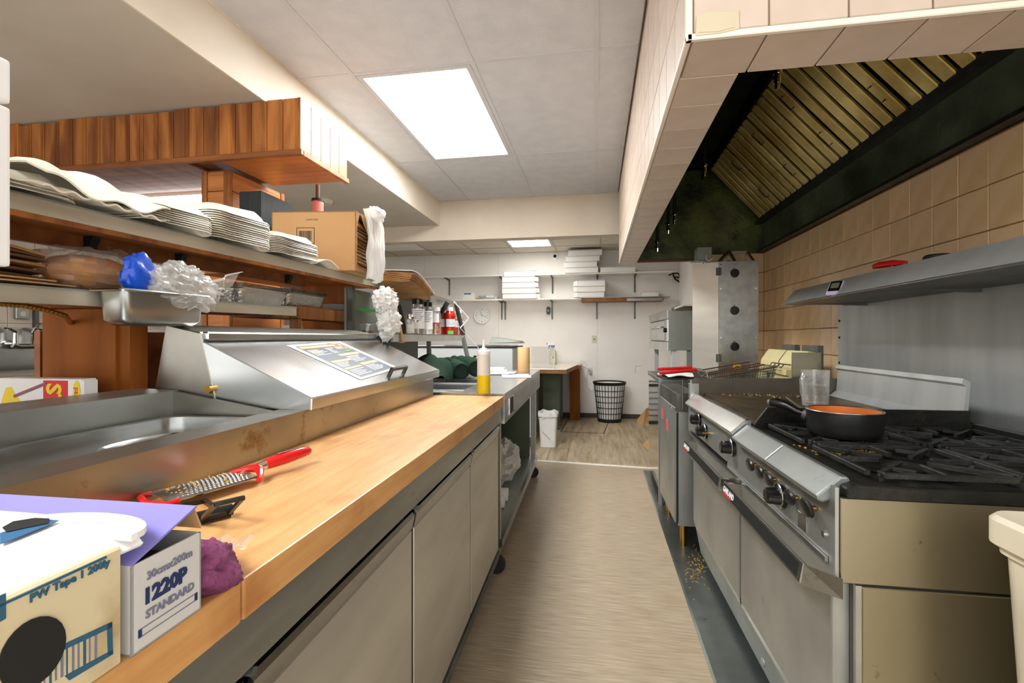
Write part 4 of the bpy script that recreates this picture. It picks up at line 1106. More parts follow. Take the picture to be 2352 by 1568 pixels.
# things behind, under the ledge
pc = PE(697, 740, X=-1.40)
cpz = thing('red_lidded_tub', 'small tub with a dull red lid under the wooden ledge', 'tub', (-1.44, pc.y + .03, .906))
B().lathe((0, 0, 0), [(0, 0), (.05, 0), (.058, .28), (0, .28)], 18).part('tub', 'jar_clear', cpz, smooth=True)
B().lathe((0, 0, .28), [(0, 0), (.062, 0), (.062, .035), (.055, .042), (0, .042)], 18).part('lid', 'pink_pipe', cpz, smooth=True)
B().box(-.05, .05, -.004, .004, 0, .10).top('white_card', 'white_card', (-1.42, PE(672, 735, X=-1.42).y, 1.16), 'small white card propped in the gap above the steel lid', 'card', ry=0)
# straw box behind the rear rail
sb = thing('straw_box', 'white straw carton with red and yellow print behind the prep table rail', 'box', (-1.40, 1.095, .905), ab=True)
SY = 1.05
B().box(-1.53, -1.275, SY, SY + .04, .905, 1.094).part('box', 'white_card', sb, bevel=.002)
B().box(-1.275, -1.270, SY + .003, SY + .038, .905, 1.09).part('end_flap', 'white_card', sb)
def sface(px0, px1, py0, py1, mt, nm, d=.0008):
    a = PE(px0, py1, Y=SY); c_ = PE(px1, py0, Y=SY)
    return B().box(a.x, c_.x, SY - d, SY + .001, a.z, min(c_.z, 1.0935)).part(nm, mt, sb)
sface(100, 156, 874, 960, 'red_print', 'red_panel')
a = PE(109, 880, Y=SY)
text_part('STIR', .062, 'yellow_print', sb, (a.x, SY - .0012, a.z), (0, 0, -1), (1, 0, 0), bold=.002)
e0 = PE(177, 905, Y=SY)
B().lathe((0, 0, 0), [(0, 0), (.011, 0), (.011, .0006), (0, .0006)], 18, sx=1, sy=3.2).xf(Matrix.Translation((e0.x, SY - .0009, e0.z)) @ Matrix.Rotation(PI / 2, 4, 'X')).part('yellow_oval', 'yellow_print', sb)
text_part('pak', .02, 'red_print', sb, (e0.x - .005, SY - .002, e0.z + .018), (0, 0, -1), (1, 0, 0))
lem = [PE(x, y, Y=SY - .0006) for x, y in ((0, 935), (8, 905), (14, 890), (26, 888), (32, 900), (40, 912), (48, 922), (46, 940), (20, 948), (0, 948))]
n = len(lem); B().add(lem + [v + Vector((0, .001, 0)) for v in lem], [tuple(range(n)), tuple(range(2 * n - 1, n - 1, -1))] + [(i, (i + 1) % n, n + (i + 1) % n, n + i) for i in range(n)]).part('lemon_print', 'yellow_print', sb)
s0, s1 = PE(32, 910, Y=SY - .001), PE(106, 880, Y=SY - .001)
B().bar(s0, s1, .0015, .008, up=(0, 0, 1)).part('straw_print', 'ink_grey', sb)
B().bar(s0 - Vector((0, .001, 0)), s1 - Vector((0, .001, 0)), .0012, .0025).part('straw_stripe', 'red_print', sb)
ybox(B(), -1.60, -1.268, .55, 1.148, lambda y: .905, -.03, 0).part('rail_shelf', 'pine_dark', sh)

# ================================================================ foreground on the cutting board
fb = thing('film_carton', 'white and beige wrap carton with hand hole and blue barcode frame in the near corner', 'carton', (-.58, .1, ZC), ab=True)
BX, BY, BZ = -.402, .366, 1.018
B().box(-.745, BX, -.25, BY, ZC, BZ).part('box', 'box_beige', fb, bevel=.002)
lid_b = B()
def lidf(u, v):
    x = -.748 + .353 * v; y = -.26 + .645 * u + .012 * math.sin(v * 3) * u
    z = BZ + .006 + .004 * math.sin(u * 7 + v * 2)
    if v > .93: z -= (v - .93) / .07 * (.020 + .006 * math.sin(u * 11)); x = -.748 + .353 * .93 + .353 * (v - .93) * .7
    return (x, y, z)
lid_b.sheet(lidf, 30, 40, .004)
ll = lid_b.part('lid', 'white_card', fb, smooth=True, angle=50)
tongue = B().prism([(BY + .005, -.54)] + [(BY + .006 + .036 * math.sin(PI * i / 14), -.465 - .072 * math.cos(PI * i / 14)) for i in range(15)] + [(BY + .0, -.393)], 'x', 0, 1)
tongue.v = [Vector((p.z, p.y, BZ + .004 + .006 * p.x)) for p in tongue.v]
tongue.part('tongue', 'white_card', ll)
def topdecal(pts, mt, nm, h=.0125):
    vs = [PE(x, y, Z=BZ + h) for x, y in pts]; n = len(vs)
    for v in vs: v.y = min(v.y, BY + .012)
    return B().add(vs + [v + Vector((0, 0, .0006)) for v in vs], [tuple(range(n)), tuple(range(2 * n - 1, n - 1, -1))] + [(i, (i + 1) % n, n + (i + 1) % n, n + i) for i in range(n)]).part(nm, mt, ll)
topdecal([(0, 1225), (60, 1205), (120, 1190), (135, 1196), (40, 1235), (0, 1250)], 'label_blue', 'blue_band')
topdecal([(5, 1212), (30, 1198), (80, 1190), (118, 1190), (110, 1202), (60, 1212), (15, 1222)], 'black_matte', 'hand_slot', .0135)
for k in range(6):
    B().box(-.735, -.60 - .01 * (k % 3), .10 + k * .035, .108 + k * .035, BZ + .0125, BZ + .0135).part('text_line', 'ink_grey', ll)
def sidedecal(pts, mt, nm, par, X, d=.0008):
    vs = [PE(x, y, X=X + d) for x, y in pts]; n = len(vs)
    return B().add(vs + [v - Vector((.0012, 0, 0)) for v in vs], [tuple(range(n)), tuple(range(2 * n - 1, n - 1, -1))] + [(i, (i + 1) % n, n + (i + 1) % n, n + i) for i in range(n)]).part(nm, mt, par)
sidedecal([(0, 1388), (245, 1276), (246, 1281), (0, 1394)], 'ink_teal', 'rule_line', fb, BX)
hole = [(75 + 76 * math.cos(t) * 1.02, 1500 + 78 * math.sin(t) - 35 * math.cos(t)) for t in [2 * PI * i / 24 for i in range(24)]]
sidedecal(hole, 'black_matte', 'hand_hole', fb, BX, .0018)
fr_o = [(0, 1580), (0, 1540), (258, 1428), (260, 1500), (140, 1568), (100, 1590)]
sidedecal([(120, 1492), (258, 1428), (258, 1440), (120, 1505)], 'ink_teal', 'frame_bar', fb, BX)
sidedecal([(247, 1433), (258, 1428), (260, 1500), (249, 1505)], 'ink_teal', 'frame_bar', fb, BX)
sidedecal([(150, 1552), (260, 1492), (260, 1502), (160, 1562)], 'ink_teal', 'frame_bar', fb, BX)
for k in range(12):
    x = 75 + k * 13; w = (4, 6, 3, 5)[k % 4]
    sidedecal([(x, 1530 - (x - 60) * .46), (x + w, 1530 - (x + w - 60) * .46), (x + w, 1600 - (x + w - 60) * .55), (x, 1600 - (x - 60) * .55)], 'ink_grey' if k % 3 else 'ink_teal', 'barcode_bar', fb, BX, .0005)
a, b_ = PE(65, 1384, X=BX), PE(205, 1322, X=BX)
text_part('PW Tape 1 200ly', .0085, 'ink_teal', fb, a + Vector((.0012, 0, 0)), (0, 1, 0), (0, 0, 1), bold=.0002)
sidedecal([(0, 1368), (14, 1362), (14, 1420), (0, 1428)], 'ink_teal', 'corner_print', fb, BX)

ff = thing('foil_box', 'grey film box marked 1220P with raised purple lid beside the wrap carton', 'box', (-.55, .412, ZC), ab=True)
FX, FY0, FY1, FZ = -.401, .374, .452, .996
b = B(); th = .002
b.box(-.70, FX, FY0, FY0 + th, ZC, FZ).box(-.70, FX, FY1 - th, FY1, ZC, FZ).box(-.70, FX, FY0, FY1, ZC, ZC + th).box(FX - th, FX, FY0, FY1, ZC, FZ).box(-.70, -.70 + th, FY0, FY1, ZC, FZ)
b.part('box', 'white_card_edge', ff)
B().hexa([(-.70, FY0, FZ), (FX, FY0, FZ), (FX, .447, 1.0235), (-.70, .447, 1.0235), (-.70, FY0, FZ + .002), (FX, FY0, FZ + .002), (FX, .446, 1.0255), (-.70, .446, 1.0255)]).part('lid', 'purple_card', ff)
B().cyl((-.69, .413, .955), (-.41, .413, .955), .034, n=20).part('film_roll', 'black_matte', ff, smooth=True)
B().hexa([(-.62, .447, 1.022), (FX - .004, .447, 1.022), (FX - .004, .456, .998), (-.62, .456, .998), (-.62, .448, 1.023), (FX - .004, .448, 1.023), (FX - .004, .458, .999), (-.62, .458, .999)]).part('lid_flap', 'cardboard', ff)
tx = FX + .0008
text_part('30cmx200m', .0105, 'ink_grey', ff, (tx, .388, .9765), (0, 1, 0), (0, 0, 1), bold=.0002)
text_part('1220P', .0195, 'ink_navy', ff, (tx, .384, .9555), (0, 1, 0), (0, 0, 1), bold=.0009)
text_part('STANDARD', .0105, 'ink_grey', ff, (tx, .387, .9415), (0, 1, 0), (0, 0, 1), bold=.0003)
B().box(FX, FX + .0006, .380, .445, .9275, .9283).box(FX, FX + .0006, .380, .445, .9345, .9353).part('strip_outline', 'ink_grey', ff)
for y in (.380, .4435): B().box(FX, FX + .0006, y, y + .0035, .9275, .9353).part('strip_end', 'ink_navy', ff)
ln_ = Vector((0, .073, .0275)).normalized()
for q_, w_ in ((.35, .022), (.52, .016)):
    c_ = Vector((-.432, FY0 + .073 * q_, FZ + .0275 * q_ + .0026))
    B().hexa([c_ + Vector((-.12, 0, 0)), c_ + Vector((-.09 + w_, 0, 0)), c_ + Vector((-.09 + w_, 0, 0)) + ln_ * .005, c_ + Vector((-.12, 0, 0)) + ln_ * .005] + [c_ + Vector((-.12, -.0002, .0005)), c_ + Vector((-.09 + w_, -.0002, .0005)), c_ + Vector((-.09 + w_, -.0002, .0005)) + ln_ * .005, c_ + Vector((-.12, -.0002, .0005)) + ln_ * .005]).part('print_bar', 'ink_white', ff)
text_part('&', .022, 'ink_white', ff, Vector((-.437, FY0 + .012, FZ + .0075)), (1, 0, 0), (0, .073, .0275), bold=.0006)
rg = B().blob((0, 0, .02), (.034, .034, .026), .34, 1.5, 9, 40, 26, sharp=False, floor=.0005)
rg.blob((-.014, .034, .016), (.022, .024, .020), .36, 1.7, 15, 30, 20, floor=.0005)
rg.blob((-.004, .012, .036), (.020, .014, .014), .4, 1.8, 22, 24, 16)
rg.top('purple_cloth', 'purple_cloth', (-.428, .487, ZC), 'crumpled purple cloth at the counter edge behind the film box', 'cloth', smooth=True, angle=60)
pq = PE(512, 1278, Z=ZC)
B().sheet(lambda u, v: (-.03 + .055 * v, -.03 + .06 * u, .004 + .016 * abs(math.sin(u * 3.4 + v)) * (1 - .5 * v) + .004 * math.sin(v * 9)), 12, 10).top('film_scrap', 'acrylic', (pq.x, pq.y, ZC + .002), 'small curled scrap of clear film on the wooden top', 'scrap', smooth=True)

# grater with red handle
gr = thing('hand_grater', 'flat steel hand grater with red handle lying on the cutting board', 'grater', (-.665, .84, ZC), rz=math.atan2(.24, .075) - PI / 2)
# local: y along the tool, tip of handle at +y
B().sheet(lambda u, v: ((u - .5) * (.078 if v < .8 else .078 - (v - .8) * .16), -.145 + .165 * v, .016 + .004 * math.sin(PI * u) + .012 * (1 - v) * .2), 12, 16, .0012).part('blade', 'steel_clean', gr, smooth=True)
tb2 = B()
for i in range(9):
    for j in range(17):
        x = -.032 + i * .008; y = -.128 + j * .0078 + (i % 2) * .004
        tb2.lathe((x, y, .0175 + .0035 * math.cos(x * 40)), [(.003, 0), (.0022, .002), (0, .0012)], 6)
tb2.part('teeth', 'steel_clean', gr, kind='stuff')
for s_ in (-1, 1):
    B().tube([(s_ * .039, -.147, .017), (s_ * .040, -.06, .017), (s_ * .036, .02, .017), (s_ * .018, .034, .018)], .0022, 6).part('blade_edge', 'steel_clean', gr, smooth=True)
B().tube([(-.040, -.13, .016), (-.040, -.147, .015), (0, -.158, .014), (.040, -.147, .015), (.040, -.13, .016)], .005, 8).part('end_cap', 'red_plastic', gr, smooth=True)
B().tube([(-.038, .008, .017), (-.030, .026, .019), (-.012, .038, .022), (.0, .042, .023), (.012, .038, .022), (.032, .024, .018), (.042, .014, .012)], [.004, .006, .008, .009, .008, .006, .005], 8).part('shoulder', 'red_plastic', gr, smooth=True)
B().cyl((0, .043, .023), (0, .060, .026), .0095, n=14).part('ferrule', 'chrome', gr, smooth=True)
B().tube([(0, .058, .026), (0, .075, .028), (0, .11, .030), (0, .145, .032), (0, .165, .032), (0, .172, .032)], [.010, .0125, .0135, .0125, .010, .004], 14).part('handle', 'red_plastic', gr, smooth=True)
B().sheet(lambda u, v: ((u - .5) * .009, .085 + .07 * v, .0437 + .0005 * math.sin(PI * v) - .0025 * (2 * u - 1) ** 2 * .3), 4, 8, .0006).part('inlay', 'chrome', gr, smooth=True)
ch = B()
for i in range(46):
    ch.blob((rnd.uniform(-.034, .034), rnd.uniform(-.13, .02), .0225), (.0016, .0022, .0012), .3, 2, i, 6, 4)
ch.part('cheese_bits', 'crumb', gr, kind='stuff')
kf = thing('folding_stand', 'black folding stand lying open on the board beside the grater', 'stand', tuple(PE(480, 1190, Z=ZC)), rz=-.55)
B().bar((-.085, -.02, .004), (.02, -.02, .004), .008, .006).bar((-.085, .02, .004), (.02, .02, .004), .008, .006).bar((.02, -.024, .004), (.02, .024, .004), .006, .006).bar((-.085, -.024, .004), (-.085, .024, .004), .006, .006).part('base_frame', 'black_plastic', kf)
B().bar((.022, -.02, .006), (.085, -.018, .046), .006, .005).bar((.022, .02, .006), (.085, .018, .046), .006, .005).bar((.085, -.02, .046), (.085, .02, .046), .006, .006).part('raised_arm', 'black_plastic', kf)
B().cyl((.02, -.026, .012), (.02, .026, .012), .009, n=12).part('hinge', 'black_plastic', kf, smooth=True)
# ================================================================ RANGE (line frame)
line_frame()
RX, RB = .56, 1.335                       # control panel plane, back
RY0, RYM, RY1 = 1.195, 1.885, 2.78
rg_ = thing('gas_range', 'stainless gas range with griddle, open burners and two oven doors', 'range', (.95, 2.0, 0), ab=True)
B().box(.60, RB, RY0 + .012, RY1 - .01, .16, .80).part('body', 'steel_dark', rg_)
# control panel, split by a step under the griddle
B().prism([(.555, .690), (.575, .690), (.575, .845), (.56, .845)], 'y', RY0 + .03, RYM + .16).part('control_panel', 'steel_dull', rg_)
B().prism([(.552, .705), (.575, .705), (.575, .862), (.557, .862)], 'y', RYM + .162, RY1 - .04).part('control_panel', 'steel_dull', rg_)
B().box(.548, .575, RY0 + .03, RY1 - .04, .678, .689).part('panel_strip', 'steel_clean', rg_)
B().box(.556, .564, RY0, RY0 + .028, .645, .86).part('corner_post', 'steel_dull', rg_)
B().box(.553, .60, RY1 - .038, RY1, .69, .95).part('corner_post', 'steel_dull', rg_)
# bullnose front edges
def bull(y0, y1, zt, zb, nm='front_rail'):
    p = [(.528, zb), (.540, zb - .004), (.60, zb + .02), (.60, zt - .012), (.594, zt), (.578, zt + .001), (.525, zb + .012)]
    return B().prism(p, 'y', y0, y1)
bull(RYM + .006, 2.735, .898, .836).part('griddle_rail', 'steel_clean', rg_, bevel=.003)
b1 = bull(1.545, RYM, .880, .822).part('burner_rail', 'steel_grey', rg_, bevel=.005, seg=2)
b2 = bull(RY0 + .02, 1.540, .880, .822).part('burner_rail', 'steel_grey', rg_, bevel=.005, seg=2)
# griddle: plate, gutter, splash walls
B().box(.63, 1.29, RYM + .02, RY1 - .02, .880, .896).part('griddle_plate', 'griddle', rg_)
B().box(.60, .63, RYM + .02, RY1 - .02, .872, .882).part('grease_gutter', 'steel_dark', rg_)
for i in range(26):
    pass
gx = B()
for i in range(30): gx.box(.611, .619, 2.0 + i * .022, 2.011 + i * .022, .882, .8825)
gx.part('gutter_slots', 'black_matte', rg_)
B().prism([(.565, .80), (.565, .962), (.585, .978), (1.30, .985), (1.30, .80)], 'y', RY1 - .014, RY1 - .002).part('splash_side', 'carbon_splash', rg_)
B().box(.558, .566, RY1 - .022, RY1 + .002, .69, .968).part('splash_edge', 'steel_clean', rg_)
B().prism([(.595, .868), (.615, .898), (.65, .945), (1.30, .948), (1.30, .868)], 'y', RYM - .006, RYM + .006).part('splash_side', 'burnt', rg_)
B().prism([(1.285, .88), (1.30, .88), (1.312, 1.045), (1.29, 1.058), (1.285, 1.04), (1.299, 1.03), (1.289, .925), (1.255, .897), (1.255, .893)], 'y', RYM + .01, RY1 - .02).part('splash_back', 'steel_splash', rg_)
# burner top
bt = B()
bt.prism([(.575, .838), (.575, .862), (.60, .872), (.70, .868), (1.33, .868), (1.33, .838)], 'y', RY0 - .012, RYM - .008)
bt.part('burner_top', 'burnt', rg_, bevel=.003)
B().box(1.30, 1.345, RY0 - .012, RYM - .01, .868, .905).part('burner_curb', 'burnt', rg_)
B().box(.566, RB, RY0 - .002, RY0 + .012, .645, .838).part('side_panel', 'steel_side', rg_, bevel=.002)
B().box(.612, RB, RY0, RY0 + .012, .10, .638).part('side_panel', 'steel_side', rg_, bevel=.002)
B().box(.60, .612, RY0 + .002, RY0 + .02, .10, .64).part('side_edge', 'steel_clean', rg_)
B().box(RB - .01, RB, RY0, RY1, .1, .868).part('back_panel', 'steel_dark', rg_)
# oven doors
for q, (y0, y1) in enumerate(((RY0 + .03, 1.895), (1.915, 2.70))):
    d = B().box(.562, .602, y0, y1, .225, .672).part('oven_door', 'steel_door' if 0 else 'steel_dull', rg_, bevel=.003)
    hy0, hy1 = (1.235, 1.905) if q == 0 else (1.945, 2.64)
    # handle: two stand-offs, slanted bar with black insert
    zc = .640
    pr = [(.497, zc - .022), (.512, zc - .028), (.520, zc + .018), (.506, zc + .026)]
    h = B().prism(pr, 'y', hy0, hy1).part('handle', 'steel_clean', d, bevel=.002)
    def hf(y, t, o):                      # point on the front face of the bar
        a = Vector((.497, y, zc - .022)); c_ = Vector((.506, y, zc + .026)); n_ = Vector((-.048, 0, .009)).normalized()
        return a.lerp(c_, t) + n_ * o
    def inset(ya, yb, t0, t1, o, mt, nm):
        B().hexa([hf(ya, t0, 0), hf(yb, t0, 0), hf(yb, t1, 0), hf(ya, t1, 0), hf(ya, t0, o), hf(yb, t0, o), hf(yb, t1, o), hf(ya, t1, o)]).part(nm, mt, h)
    inset(hy0 + .02, hy1 - .115, .16, .86, .0006, 'black_matte', 'insert')
    if q == 1: pass
    inset(hy1 - .115, hy1 - .012, .10, .92, .0006, 'black_matte', 'name_plate')
    inset(hy1 - .112, hy1 - .015, .13, .27, .001, 'red_print', 'red_bar')
    z1 = hf(hy1 - .114, .40, .0012)
    # letters run from the near end of the plate to the far end as one faces the range
    text_part('GARLAND', .0265, 'ink_white', h, hf(hy1 - .014, .34, .0012), (0, -1, 0), (.009, 0, .048), bold=.0010)
    for ya, sgn in ((hy0, 1), (hy1, -1)):
        B().hexa([(.500, ya, zc - .025), (.512, ya + sgn * .004, zc - .026), (.565, ya + sgn * -.055, zc - .026), (.562, ya + sgn * -.062, zc - .022),
                  (.507, ya, zc + .024), (.518, ya + sgn * .004, zc + .020), (.565, ya + sgn * -.055, zc + .020), (.562, ya + sgn * -.062, zc + .024)] if q == 0 and sgn == 1 else
                 [(.505, ya - .0 if sgn == 1 else ya - .02, zc - .02), (.565, ya if sgn == 1 else ya - .02, zc - .02), (.565, ya + .02 if sgn == 1 else ya, zc - .02), (.505, ya + .02 if sgn == 1 else ya, zc - .02),
                  (.505, ya if sgn == 1 else ya - .02, zc + .02), (.565, ya if sgn == 1 else ya - .02, zc + .02), (.565, ya + .02 if sgn == 1 else ya, zc + .02), (.505, ya + .02 if sgn == 1 else ya, zc + .02)]).part('handle_bracket', 'steel_dirty', h)
    B().box(.565, .575, y0, y1, .205, .224).part('door_sill', 'steel_clean', d)
# kick panel, legs
B().hexa([(.60, RY0 + .03, .055), (.625, RY0 + .03, .055), (.625, 2.70, .055), (.60, 2.70, .055), (.572, RY0 + .03, .20), (.60, RY0 + .03, .20), (.60, 2.70, .20), (.572, 2.70, .20)]).part('kick_panel', 'steel_dull', rg_)
B().cyl((.588, 1.75, .10), (.594, 1.75, .10), .014, n=12).part('kick_bolt', 'steel_clean', rg_)
for x in (.68, 1.25):
    for y in (RY0 + .08, RY1 - .08):
        l = B().cyl((x, y, .02), (x, y, .16), .02, n=12).part('leg', 'steel_dull', rg_)
        B().cyl((x, y - .012, .032), (x, y + .012, .032), .028, n=14).part('caster_wheel', 'black_matte', l)
B().box(.5535, .556, 1.335, 1.385, .700, .742).part('data_plate', 'steel_clean', rg_, bevel=.0005)
B().cyl((.552, 1.245, .735), (.557, 1.245, .735), .008, n=10).part('screw', 'chrome', rg_)
# knobs: dial knobs with bright skirt, and flat valve handles
def dial(px, py):
    p = PE(px, py, X=.53); p.x = .556
    k = B().cyl((p.x, p.y, p.z), (p.x - .012, p.y, p.z), .034, n=24).part('dial_knob', 'black_plastic', rg_, smooth=True)
    B().cyl((p.x - .012, p.y, p.z), (p.x - .014, p.y, p.z), .0345, .033, n=24).part('dial_ring', 'steel_clean', k)
    bb_ = B()
    n = 20; vs = []
    for xx, rr in ((p.x - .013, .026), (p.x - .045, .023), (p.x - .048, .018)):
        for i in range(n):
            t = 2 * PI * i / n; r = rr * (1 if i % 2 else .90); vs.append((xx, p.y + r * math.cos(t), p.z + r * math.sin(t)))
    fs = [(a * n + i, a * n + (i + 1) % n, (a + 1) * n + (i + 1) % n, (a + 1) * n + i) for a in range(2) for i in range(n)] + [tuple(range(2 * n, 3 * n))]
    bb_.add(vs, fs).part('knob_grip', 'black_plastic', k)
for px, py in ((1596, 963), (1610, 990), (1668, 1027), (1776, 1138)): dial(px, py)
def valve(px, py, tilt=0.0):
    p = PE(px, py, X=.535); p.x = .556
    v = B().cyl((p.x, p.y, p.z), (p.x - .016, p.y, p.z), .007, n=10).part('valve_stem', 'brass', rg_)
    g = B()
    g.lathe((0, 0, 0), [(0, 0), (.016, .001), (.019, .006), (.016, .011), (0, .013)], 18, sx=1.0, sy=1.9)
    g.xf(Matrix.Translation((p.x - .014, p.y, p.z)) @ Matrix.Rotation(tilt, 4, 'X') @ Matrix.Rotation(-PI / 2, 4, 'Y'))
    g.part('valve_handle', 'black_plastic', v, smooth=True)
for px, py, t in ((1722, 1067, .15), (1744, 1083, .1), (1764, 1100, .1), (1812, 1142, .0), (1852, 1166, .25)): valve(px, py, t)
bpv = PE(1632, 995, X=.556)
B().box(.5545, .5565, bpv.y - .03, bpv.y + .03, bpv.z - .02, bpv.z + .02).part('pilot_slot', 'black_matte', rg_)
B().cyl((.556, bpv.y, bpv.z), (.520, bpv.y, bpv.z), .005, n=8).part('valve_stem', 'brass', rg_)
# cast grates, two by two
GZ = .868
def grate(xc, yc, seed):
    r = random.Random(seed); g = B()
    w, l, h = .012, .150, .014
    z = GZ + .018
    for a in range(4):                     # corner arms
        t = PI / 4 + a * PI / 2 + r.uniform(-.05, .05)
        d = Vector((math.cos(t), math.sin(t), 0)); s_ = Vector((-d.y, d.x, 0))
        p0 = Vector((xc, yc, z)) + d * .045; p1 = Vector((xc, yc, z)) + d * .195
        g.bar(p0, p1, w, h); g.bar(p1 - d * .004, p1 - d * .004 - Vector((0, 0, .018)), w, w)
        p2 = Vector((xc, yc, z)) + d * .12
        g.bar(p2, p2 + s_ * .05, w * .8, h * .8)
    for a in range(4):
        t = a * PI / 2
        d = Vector((math.cos(t), math.sin(t), 0)); s_ = Vector((-d.y, d.x, 0))
        p0 = Vector((xc, yc, z)) + d * .06; p1 = Vector((xc, yc, z)) + d * .155
        g.bar(p0, p1, w * .9, h)
        g.bar(p1 - s_ * .135, p1 + s_ * .135, w, h)
    gp_ = g.part('burner_grate', 'cast_iron', rg_, bevel=.002)
    q = B().lathe((xc, yc, GZ), [(0, .004), (.03, .004), (.04, .001), (.05, .001), (.05, .006), (.028, .010), (0, .010)], 20)
    q.part('burner_head', 'cast_iron', gp_, smooth=True)
    B().lathe((xc, yc, GZ), [(.12, .0005), (.125, .004), (.11, .004), (.105, .0005)], 24).part('burner_bowl', 'burnt', gp_, smooth=True)
for i, x in enumerate((.80, 1.13)):
    for j, y in enumerate((1.37, 1.71)):
        grate(x, y, 5 + i * 2 + j)
# crumbs: food bits on the burner top and the griddle
cr = B()
for i in range(260):
    a = PE(rnd.gauss(1945, 40), rnd.gauss(1030, 10), Z=GZ)
    if .62 < a.x < 1.1 and 1.22 < a.y < 1.86: cr.box(a.x, a.x + .005, a.y, a.y + .004, GZ, GZ + rnd.uniform(.002, .006))
cr.top('food_crumbs', 'crumb', label='heap of yellow crumbs on the black burner top below the saucepan', cat='crumbs', kind='stuff')
cr = B()
for i in range(60):
    x, y = rnd.uniform(.70, 1.2), 2.755 - abs(rnd.gauss(0, .06)); cr.box(x, x + .004, y, y + .004, .896, .896 + rnd.uniform(.001, .004))
cr.top('food_crumbs', 'food_crumb', label='pale crumbs scattered on the griddle by its far splash wall', cat='crumbs', kind='stuff')
cr = B()
for i in range(120):
    a = PE(rnd.gauss(1600, 14), rnd.gauss(1300, 25), Z=.005)
    cr.box(a.x, a.x + .005, a.y, a.y + .005, .004, .004 + rnd.uniform(.001, .003))
cr.top('food_crumbs', 'crumb', label='brown crumbs on the metal floor plate by the range leg', cat='crumbs', kind='stuff')

# saucepan
scx, scy, scz = .80, 1.665, GZ + .0255
sc = thing('saucepan', 'black saucepan with copper coloured inside on the burner grate', 'saucepan', (scx, scy, scz), rz=0)
r_ = .102; ph = .078
B().lathe((0, 0, 0), [(0, 0), (r_ - .014, 0), (r_ - .004, .008), (r_, .02), (r_ + .001, ph), (r_ - .001, ph)], 40).part('outer_wall', 'pan_black', sc, smooth=True)
B().lathe((0, 0, 0), [(r_ - .003, ph + .001), (r_ - .004, .02), (r_ - .02, .006), (0, .005)], 40).part('inner_wall', 'copper', sc, smooth=True)
B().lathe((0, 0, ph + .0005), [(r_ - .004, 0), (r_ - .002, .002), (r_ + .002, .002), (r_ + .003, 0), (r_ + .001, -.002)], 40).part('rim', 'steel_clean', sc, smooth=True)
hdv = (PE(1800, 940, X=.66) - Vector((scx, scy, scz)))
dv = Vector((hdv.x, hdv.y, 0)).normalized()
hh = B()
hh.tube([dv * (r_ - .002) + Vector((0, 0, .052)), dv * (r_ + .03) + Vector((0, 0, .062)), dv * (r_ + .06) + Vector((0, 0, .078)), dv * (r_ + .09) + Vector((0, 0, .084)), dv * (r_ + .112) + Vector((0, 0, .083))], [.010, .012, .015, .016, .012], 12)
ho_ = hh.part('handle', 'black_plastic', sc, smooth=True)
B().cyl(dv * (r_ - .001) + Vector((0, 0, .051)), dv * (r_ + .012) + Vector((0, 0, .055)), .020, .015, n=16).part('handle_collar', 'steel_dark', ho_, smooth=True)
B().tube([dv * (r_ + .110) + Vector((0, 0, .083)), dv * (r_ + .118) + Vector((0, 0, .083))], [.013, .009], 12).part('end_cap', 'grey_plastic', ho_, smooth=True)
# spoon leaning in it
s0 = PE(1806, 912, X=.86); s1 = Vector((scx - .03, scy + .05, scz + .02))
sp_ = thing('serving_spoon', 'thin metal spoon handle leaning over the saucepan rim', 'spoon', tuple(s1), ab=True)
B().tube([s1, s1.lerp(s0, .5), s0], [.004, .0035, .0045], 8).part('handle', 'steel_dark', sp_, smooth=True)
B().lathe(tuple(s1), [(0, 0), (.02, .003), (.024, .008), (.02, .006), (0, .003)], 14, sx=1, sy=1.4).part('bowl', 'steel_dark', sp_, smooth=True)

# clear pitcher with water on the griddle
pi = PE(1885, 934, Z=.897)
pc_ = thing('clear_pitcher', 'clear fluted plastic jug with water standing on the griddle', 'jug', (pi.x, pi.y + .05, .897), rz=.5)
n = 40; prf = []
def fl(r, z, amp=.0012): return [(r + amp * math.cos(i * PI / 2 * 1.0), z) for i in range(n)]
b = B(); vs = []
for r, z in ((.049, 0), (.051, .006), (.054, .145), (.0555, .157), (.052, .157), (.051, .145), (.048, .012)):
    for i in range(n):
        t = 2 * PI * i / n; rr = r + .0012 * math.cos(8 * t); vs.append((rr * math.cos(t), rr * math.sin(t), z))
fs = [(a * n + i, a * n + (i + 1) % n, (a + 1) * n + (i + 1) % n, (a + 1) * n + i) for a in range(6) for i in range(n)] + [tuple(range(n - 1, -1, -1)), tuple(range(6 * n, 7 * n))]
b.add(vs, fs).part('body', 'acrylic', pc_, smooth=True, angle=50)
B().lathe((0, 0, 0), [(0, .090), (.049, .090), (.049, .092), (0, .092)], 28).part('water_surface', 'acrylic', pc_)
B().tube([(-.050, -.0, .135), (-.072, -.0, .140), (-.084, 0, .12), (-.082, 0, .06), (-.068, 0, .03), (-.048, 0, .03)], .008, 10).part('handle', 'acrylic', pc_, smooth=True)

